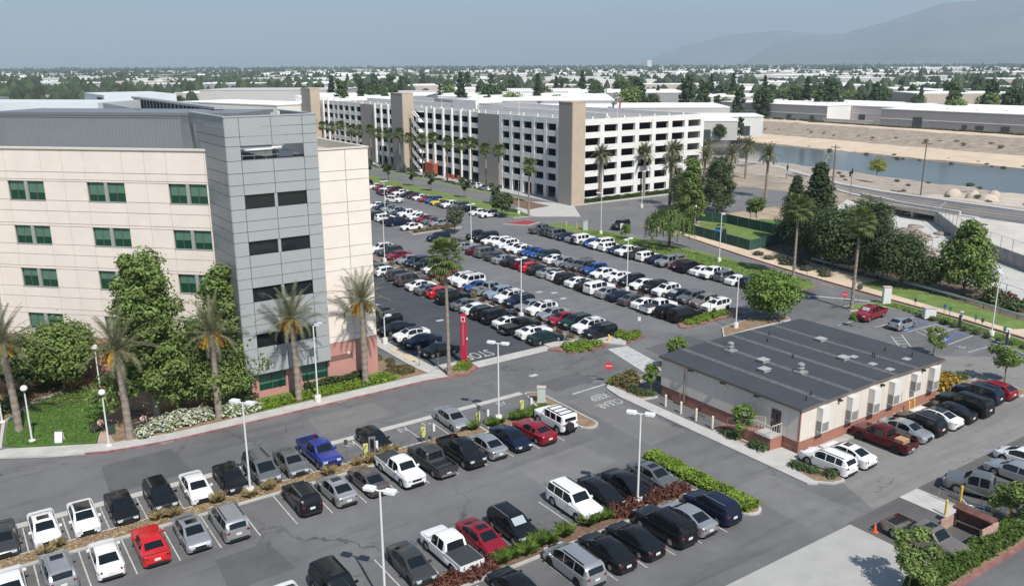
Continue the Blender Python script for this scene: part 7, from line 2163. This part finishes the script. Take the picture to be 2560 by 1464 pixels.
# grey warehouses on the far bank, built with doors and stripes
def river_warehouse(x0, x1, y0, y1, h, label, doors):
    t = thing('warehouse', label, 'warehouse', (x0, y0, 0))
    L = y1 - y0
    MB().box(0, x1 - x0, 0, L, 0, 3.9).obj('lower_wall', WGREY2, t)
    MB().box(-0.05, x1 - x0, 0, L, 3.9, 4.3).obj('stripe', WW, t)
    MB().box(0, x1 - x0, 0, L, 4.3, h).obj('upper_wall', WGREY, t)
    MB().box(-0.1, x1 - x0 + .1, -0.1, L + .1, h, h + 0.3).obj('roof', WR, t)
    for (a_, w_, dh) in doors:
        MB().box(-0.12, 0.0, a_, a_ + w_, 0, dh).obj('dock_door', DOORD, t)
    for k in range(int(L / 14)):
        MB().box(12 + (k * 37) % 40, 13.6 + (k * 37) % 40, 8 + k * 13, 9.6 + k * 13, h + .3, h + 0.9).obj('skylight', WW, t)
    MB().box(-.02, x1 - x0, -0.06, 0, 0, h - .3).obj('end_wall', WW, t)
river_warehouse(424, 500, 303, 382, 8.6, 'grey warehouse with white stripe on the far bank, left of the two', [(46, 4, 5.2), (8, 3, 3), (24, 3.4, 3)])
river_warehouse(418, 500, 60, 266, 8.7, 'long grey warehouse with white stripe on the far bank, right of the two', [(183, 5, 5.4), (160, 2.5, 2.8), (152, 4, 2.8), (140, 4, 3), (124, 5, 4.4), (104, 5, 5.0), (84, 4, 3), (72, 5, 3), (40, 5, 5)])
t = thing('yard_wall', 'low pale yard wall between the two grey warehouses', 'wall', (419, 270, 0))
MB().box(0, 0.4, 0, 32, 0, 2.2).obj('wall', WPALE, t)
MB().box(-.1, .5, 0, 32, 2.2, 2.35).obj('cap', WW, t)
t = thing('warehouse', 'pale pink recessed warehouse front between the grey warehouses', 'warehouse', (446, 266.5, 0))
MB().box(0, 60, 0, 36, 0, 8.2).obj('wall', pm('pale_pink_wall', (0.60, 0.52, 0.48), 0.8), t)
MB().box(-.05, 60, 0, 36, 4.0, 4.4).obj('stripe', WW, t)
MB().box(-.1, 60.1, -.0, 36, 8.2, 8.5).obj('roof', WR, t)
for a_ in (4, 12, 27):
    MB().box(-.12, 0, a_, a_ + 4, 0, 3.6).obj('dock_door', DOORD, t)
shrubs('dark', [(416 + (k % 3), 300 + 3.1 * k) for k in range(26)], 'roadside_bush', 'dark bush along the foot of the far grey warehouses', 'bushes below the far warehouses', 'bush', 0, 1.2, 2.0)
leaf_box('long_hedge', 'dry hedge along the top of the far river bank', 'hedge', 404, 407, 70, 300, 1.2, 'olive', 3200, 0.55, 0.2, seed=9)
# complex behind the main building
MB().box(31.6, 60, -36, -26.6, 0, 27.5).obj('rear_penthouse', SCRW, wing)
for x in (38.5, 36.0):
    MB().box(x, x + 0.9, -26.6, -26.4, 25.6, 26.4).obj('vent_box', WW, wing)
MB().box(21.0, 21.3, 104, 126, 0, 27.4).obj('rear_screen', SCREEN, B)
MB().box(27.6, 28.2, 97, 140, 20, 27.5).obj('louvre_screen', DARK, B)
for k in range(22):
    MB().box(27.45, 27.62, 97.5 + 1.95 * k, 97.8 + 1.95 * k, 20, 27.6).obj('louvre_post', GREYP, B)
MB().box(27.3, 28.4, 97, 140, 27.5, 27.75).obj('louvre_cap', GREYP, B)
slab('hospital_block', 'grey-framed rooftop block at the left edge behind the main building', -14, 190, R(-45), 40, 20, 25.2, CREAM, ROOFW, (('louvre_screen', STEEL, (2, 36, 2, 3, 25.2, 27.4)),) + tuple(('frame_post', SCRW, (3 + 4 * k, 3.6 + 4 * k, 1.8, 2.0, 25.2, 27.4)) for k in range(8)))
slab('hospital_block', 'pale rooftop block with a dark doorway behind the main building', 29, 201, R(-90), 24, 16, 24.2, CREAM, ROOFW, (('penthouse', SCRW, (1, 23, 1, 14, 24.2, 26.9)), ('doorway', DARK, (16, 21, 0.9, 1.0, 24.6, 26.4))))
slab('low_white_building', 'long low white-roofed building behind the grey tower', 93, 380, R(-71.8), 64, 25, 17.5, WW, WR)
slab('cream_hall', 'wide pale beige hall left of the garage far tower', 74, 420, R(-40), 120, 60, 11, WBEIGE, WBEIGE, (('window_band', DARK, (60, 110, -0.15, 0, 7.5, 9.2)),))
# boom lifts in the yard behind the garage
ly = random.Random(12)
for i in range(11):
    t = thing('boom_lift', 'folded boom lift in the equipment yard behind the garage roof', 'boom lift', (math.cos(HEAD - R(1.6 + 0.58 * i)) * (330 + 9 * (i % 3)), math.sin(HEAD - R(1.6 + 0.58 * i)) * (330 + 9 * (i % 3)), 0), ly.uniform(0, 6.2), 'boom lifts in the equipment yard')
    bm2 = [pm('lift_blue', (0.06, 0.09, 0.20), 0.5), pm('lift_grey', (0.32, 0.32, 0.33), 0.5), pm('lift_white', (0.62, 0.62, 0.60), 0.5), pm('lift_red', (0.42, 0.06, 0.05), 0.5)][(i * 7) % 4]
    MB().box(-1.4, 1.4, -1.1, 1.1, 0.5, 1.6).obj('chassis', bm2, t)
    for x in (-1, 1):
        for y in (-1.1, 1.1):
            MB().tube((x, y - .15, .45), (x, y + .15, .45), 0.45, 0.45, 10).obj('wheel', TYRE, t)
    el = ly.uniform(0.8, 1.15)
    L_ = ly.uniform(14, 19)
    MB().obox((math.cos(el) * L_ / 2 - 1, 0, 1.6 + math.sin(el) * L_ / 2), (math.cos(el) * L_ / 2, 0, math.sin(el) * L_ / 2), (0, 0.28, 0), (-math.sin(el) * .3, 0, math.cos(el) * .3)).obj('boom', bm2, t)
    e_ = Vector((math.cos(el) * L_ - 1, 0, 1.6 + math.sin(el) * L_))
    MB().box(e_.x - .3, e_.x + 1.2, -.8, .8, e_.z - .2, e_.z + .9).obj('basket', STEEL, t)
# named mid-distance buildings
def hall(name, label, px, dist, w, d, h, wm, rm, rz=None, doors=0, group=None):
    # px: bearing in degrees right of the camera axis, dist metres
    a_ = HEAD - R(px)
    x, y = math.cos(a_) * dist, math.sin(a_) * dist
    t = thing(name, label, 'warehouse' if 'house' not in name or 'ware' in name else 'house', (x, y, 0), (rz if rz is not None else 0), group)
    MB().box(-w / 2, w / 2, -d / 2, d / 2, 0, h).obj('wall', wm, t)
    MB().box(-w / 2 - .2, w / 2 + .2, -d / 2 - .2, d / 2 + .2, h, h + 0.5).obj('roof', rm, t)
    for k in range(doors):
        MB().box(-w / 2 + (k + 0.5) * w / doors - 2, -w / 2 + (k + 0.5) * w / doors + 2, -d / 2 - .15, -d / 2, 0, 4.5).obj('dock_door', DOORD, t)
    return t
hall('warehouse', 'long bright white warehouse behind the boom lifts', 4.5, 470, 150, 50, 10.5, WPALE, WR, R(-38), 6)
hall('warehouse', 'taupe industrial building with vents left of the boom lifts', -1.2, 400, 90, 40, 9.5, WTAN, WPALE, R(-40), 4)
hall('warehouse', 'white building with two dark doors behind the garage far end', -10.4, 560, 62, 30, 13, WW, WR, R(-34), 2)
hall('warehouse', 'tan industrial shed behind the far garage tower', -14.2, 520, 100, 45, 8, WTAN, WTAN, R(-40), 2)
hall('warehouse', 'grey concrete warehouse behind the tan shed', -14.6, 720, 110, 60, 14, WPALE, WPALE, R(-38), 3)
hall('warehouse', 'low grey warehouse with clipped trees right of the boom lifts', 8.6, 395, 80, 26, 8, WPALE, WR, R(-40), 3)
hall('warehouse', 'white office block with columns right of the low grey warehouse', 12.8, 420, 46, 24, 8.5, WW, WR, R(-40), 3)
for k in range(9):
    a_ = HEAD - R(6.4 + 0.62 * k)
    tree_key = 'clip'
    tree_mesh('clip', 4.6, 3.6, 'dark', 700, 0.5, 6, 0.1, 51)
    tree('clipped_tree', 'clip', math.cos(a_) * (372 + k * .5), math.sin(a_) * (372 + k * .5), 'clipped round tree, %s from the left before the low grey warehouse' % ordinal(k + 1), 'clipped trees', k, 1.2)
# warehouses across the plain: bearing in degrees, distance, width, depth, height
wr = random.Random(33)
WB = [(WW, WR), (WW, WR), (WPALE, WR), (WBEIGE, WR), (WW, WW), (WTAN, WPALE), (WGREY, WR)]
BOXES = {}
def plain_box(x, y, w, d, h, wm, rm, rz, label, group, name='distant_warehouse', cat='warehouse'):
    k = (wm.name, rm.name)
    if k not in BOXES:
        BOXES[k] = (MB().box(-.5, .5, -.5, .5, 0, 1).mesh('wall', wm), MB().box(-.503, .503, -.503, .503, 1.0, 1.04).mesh('roof', rm), MB().box(-.45, .45, -.506, -.5, 0.05, 0.42).mesh('dock_band', DOORD))
    t = thing(name, label, cat, (x, y, 0), rz, group)
    t.scale = (w, d, h)
    ob('wall', BOXES[k][0], t)
    ob('roof', BOXES[k][1], t)
    if wr.random() < 0.35:
        ob('dock_band', BOXES[k][2], t)
placed = []
n_ = 0
tries = 0
while n_ < 250 and tries < 6000:
    tries += 1
    b = wr.uniform(-30, 34)
    dist = 520 * (9.5 ** wr.random())
    if b < -19 and dist < 1400 and wr.random() < 0.93:
        continue
    if b > 13 and dist < 640:
        continue
    if -22 < b < -12 and dist < 820:
        continue
    w, d, h = wr.uniform(50, 190) * (0.7 + dist / 4500), wr.uniform(30, 90), wr.uniform(8, 13)
    a_ = HEAD - R(b)
    x, y = math.cos(a_) * dist, math.sin(a_) * dist
    if any(math.hypot(x - px, y - py) < (w + pw_) * 0.5 for px, py, pw_ in placed):
        continue
    placed.append((x, y, w))
    wm, rm = WB[wr.randrange(len(WB))]
    band = 'beyond the garage' if -16 < b < 12 else 'right half of the plain' if b >= 12 else 'left half of the plain'
    plain_box(x, y, w, d, h, wm, rm, R(-38 + wr.choice((0, 0, 90, 3, -4))), 'pale flat-roofed warehouse among many in the %s' % band.replace('beyond the garage', 'plain beyond the garage'), 'distant warehouses, ' + band)
    n_ += 1
# brown-roofed houses at the left
hm_ = MB()
hm_.box(-6, 6, -4.5, 4.5, 0, 3)
hm_ = hm_.mesh('wall', WBEIGE)
hr_ = MB()
hr_.add([(-6.6, -5.1, 3), (6.6, -5.1, 3), (6.6, 5.1, 3), (-6.6, 5.1, 3), (-3, 0, 5.6), (3, 0, 5.6)], [(0, 1, 5, 4), (1, 2, 5), (2, 3, 4, 5), (3, 0, 4), (3, 2, 1, 0)])
hr_ = hr_.mesh('roof', TILE)
hw_ = MB().box(-4, -2.6, -4.56, -4.5, 1, 2.2).box(1.5, 3, -4.56, -4.5, 1, 2.2).mesh('window', DARK)
for k in range(46):
    b = wr.uniform(-31, -23.4)
    dist = wr.uniform(430, 980)
    a_ = HEAD - R(b)
    t = thing('house', 'brown-roofed house in the neighbourhood behind the medical complex', 'house', (math.cos(a_) * dist, math.sin(a_) * dist, 0), wr.uniform(0, 3), 'brown-roofed houses at the left')
    t.scale = (1.25, 1.25, 1.25)
    ob('wall', hm_, t)
    ob('roof', hr_, t)
    ob('window', hw_, t)
# trees across the plain
tree_mesh('plain_a', 11, 9, 'dark', 2200, 0.60, 16, 0.12, 61)
tree_mesh('plain_b', 13, 7, 'dark', 2200, 0.58, 16, 0.12, 62, 'column')
tree_mesh('plain_c', 9, 10, 'mid', 2200, 0.60, 16, 0.12, 63)
tree_mesh('plain_d', 15, 6, 'pine', 2200, 0.55, 16, 0.10, 64, 'cone')
def far_tree(b, dist, k, s_, label, group):
    a_ = HEAD - R(b)
    tree('distant_tree', k, math.cos(a_) * dist, math.sin(a_) * dist, label, group, b * 7.3 + dist, s_, z=0)
KEYS = ['plain_a', 'plain_b', 'plain_c', 'plain_b', 'plain_a', 'plain_d']
n1 = 0
for k in range(26):                                           # dense wood behind the complex
    far_tree(wr.uniform(-27, -19.6), wr.uniform(360, 560), wr.choice(('plain_a', 'plain_c', 'plain_a')), wr.uniform(.9, 1.5), 'dark tree in the wooded belt behind the medical complex', 'wooded belt trees')
for (b, dist, k, s_, lab) in ((-16.6, 330, 'plain_b', 1.15, 'tall loose tree left of the tan shed'), (-15.6, 322, 'plain_a', 1.2, 'dense dark tree right of the tall loose tree'), (-17.6, 318, 'plain_a', .8, 'low round tree left of the tall loose tree'), (-20.0, 330, 'plain_c', .7, 'low round tree near the wooded belt')):
    far_tree(b, dist, k, s_, lab, 'trees behind the grey tower')
for k in range(60):
    b = wr.uniform(12.6, 31)
    far_tree(b, wr.uniform(540, 760), wr.choice(KEYS), wr.uniform(1.0, 1.8), 'dark tree in the belt behind the grey riverside warehouses', 'tree belt behind the riverside warehouses')
for k in range(85):
    b = wr.uniform(-14, 13)
    far_tree(b, wr.uniform(520, 1150), wr.choice(KEYS), wr.uniform(1.1, 2.0), 'dark tree among the warehouses beyond the garage', 'trees beyond the garage')
for k in range(16):
    b = wr.uniform(10.5, 14.8)
    far_tree(b, wr.uniform(360, 460), wr.choice(('plain_a', 'plain_c', 'plain_b')), wr.uniform(.45, .75), 'tree in the clump left of the riverside warehouses', 'clump left of the riverside warehouses')
# tree cover too far to count
wd = MB()
for _ in range(11000):
    b = wr.uniform(-33, 37)
    dist = 800 * (11 ** (wr.random() ** 0.8))
    if wr.random() > (0.95 if b < -16 or dist > 3200 else 0.55):
        continue
    a_ = HEAD - R(b)
    x, y = math.cos(a_) * dist, math.sin(a_) * dist
    s_ = wr.uniform(5, 10) * (1 + dist / 9000)
    h = s_ * wr.uniform(.9, 1.9)
    for q in range(2):
        ox, oy = wr.gauss(0, s_ * .5), wr.gauss(0, s_ * .5)
        r1, r2 = s_ * wr.uniform(.5, .65), s_ * wr.uniform(.3, .45)
        z1, z2 = h * wr.uniform(.22, .4), h * wr.uniform(.62, .8)
        lo_ = [(x + ox + r1 * math.cos(1.2566 * i + _), y + oy + r1 * math.sin(1.2566 * i + _), z1 * wr.uniform(.8, 1.2)) for i in range(5)]
        hi_ = [(x + ox + r2 * math.cos(1.2566 * i + _), y + oy + r2 * math.sin(1.2566 * i + _), z2 * wr.uniform(.9, 1.1)) for i in range(5)]
        wd.add([(x + ox, y + oy, 0)] + lo_ + hi_ + [(x + ox, y + oy, h)], [(0, 1 + (i + 1) % 5, 1 + i) for i in range(5)] + [(1 + i, 1 + (i + 1) % 5, 6 + (i + 1) % 5, 6 + i) for i in range(5)] + [(6 + i, 6 + (i + 1) % 5, 11) for i in range(5)])
o = wd.obj('distant_woodland', pm('woodland', (0.040, 0.060, 0.028), 0.95, var=0.4, scale=0.02, island=True))
o['kind'] = 'stuff'
o['label'], o['category'] = 'tree cover spread over the far plain to the horizon', 'woodland'
# pale roofs too far to count
rf = MB()
for _ in range(1500):
    b = wr.uniform(-32, 36)
    dist = 2200 * (4.2 ** wr.random())
    if b < -14 and wr.random() < 0.6:
        continue
    a_ = HEAD - R(b)
    x, y = math.cos(a_) * dist, math.sin(a_) * dist
    w, d, h = wr.uniform(20, 140), wr.uniform(20, 70), wr.uniform(6, 13)
    c_, s_ = math.cos(a_), math.sin(a_)
    rf.obox((x, y, h / 2), (-s_ * w / 2, c_ * w / 2, 0), (c_ * d / 2, s_ * d / 2, 0), (0, 0, h / 2))
o = rf.obj('distant_buildings', WR)
o['kind'] = 'stuff'
o['label'], o['category'] = 'pale roofs of the far city near the horizon', 'city'
# tall hospital-like tower on the horizon
hall('distant_tower_block', 'small white tower block on the horizon right of centre', 8.9, 5200, 26, 26, 52, WW, WR, R(-38))
hall('distant_tower_block', 'white long block on the horizon at the far right', 25.5, 3300, 230, 50, 17, WW, WR, R(-38))
# mountains
MT = pm('mountain_rock', (0.17, 0.165, 0.15), 0.95, var=0.3, scale=0.0006)
def ridge(name, dist, prof, depth, seed):
    rnd = random.Random(seed)
    mb = MB()
    n = len(prof)
    bs, hs = [], []
    for (b0, h0), (b1, h1) in zip(prof, prof[1:]):
        m = max(2, int(abs(b1 - b0) / 0.35))
        for i in range(m):
            t_ = i / m
            bs.append(b0 + (b1 - b0) * t_)
            hs.append(h0 + (h1 - h0) * t_ + rnd.uniform(-1, 1) * 0.012 * max(h0, h1))
    rowsn = 7
    for k in range(rowsn):
        q = k / (rowsn - 1)
        for b, h in zip(bs, hs):
            a_ = HEAD - R(b)
            dd = dist + depth * (q - 1)
            hh = h * (q ** 1.2) * (1 + (0.16 * math.sin(b * 5.1 + k * 2) * (1 - q)))
            mb.v.append((math.cos(a_) * dd, math.sin(a_) * dd, hh + (0 if k else -20)))
    m = len(bs)
    for k in range(rowsn - 1):
        for i in range(m - 1):
            mb.f.append((k * m + i, k * m + i + 1, (k + 1) * m + i + 1, (k + 1) * m + i))
            mb.m.append(0)
    o = mb.obj(name, MT, None, 0)
    return struct(o)
def h_at(py, dist):                                           # ridge height from its elevation angle in degrees
    return EYE + dist * math.tan(R(py))
D1, D2 = 14000, 19000
ridge('mountain', D1, [(14.5, 0), (16.5, h_at(1.2, D1)), (18.5, h_at(1.6, D1)), (20.5, h_at(1.70, D1)), (22.5, h_at(2.25, D1)), (25.6, h_at(3.25, D1)), (27.5, h_at(3.35, D1)), (29.0, h_at(3.65, D1)), (31, h_at(3.8, D1)), (36, h_at(4.4, D1)), (44, h_at(3.0, D1))], 4200, 3)
ridge('mountain', D2, [(8, 0), (11, h_at(1.1, D2)), (14, h_at(1.75, D2)), (17, h_at(1.95, D2)), (20, h_at(1.6, D2)), (24, h_at(1.5, D2)), (30, h_at(1.0, D2))], 4000, 5)
# haze over the plain
hz = MB().box(-13000, 21000, -13000, 21000, -8, 1500)
hz = hz.obj('haze', pm('haze_surface', (1, 1, 1)))
hm2 = bpy.data.materials.new('haze_air')
hm2.use_nodes = True
nt = hm2.node_tree
nt.nodes.remove(nt.nodes['Principled BSDF'])
pv = nt.nodes.new('ShaderNodeVolumePrincipled')
pv.inputs['Color'].default_value = (0.66, 0.83, 0.97, 1)
pv.inputs['Density'].default_value = HAZE
pv.inputs['Anisotropy'].default_value = 0.0
nt.links.new(pv.outputs['Volume'], nt.nodes['Material Output'].inputs['Volume'])
hz.data.materials.clear()
hz.data.materials.append(hm2)
hz['kind'] = 'stuff'
hz['label'], hz['category'] = 'pale smog haze over the plain', 'haze'

# ------------------------------------------------------------------ labels: number look-alikes from the left so that each can be found
tops = [o for o in bpy.data.objects if o.parent is None and o.get('label')]
by = {}
for o in tops:
    by.setdefault(o['label'], []).append(o)
for lab, os_ in by.items():
    if len(os_) < 2:
        continue
    os_.sort(key=lambda o: -math.atan2(o.location.y, o.location.x))
    for i, o in enumerate(os_):
        o['label'] = '%s, %s from the left' % (lab, ordinal(i + 1))
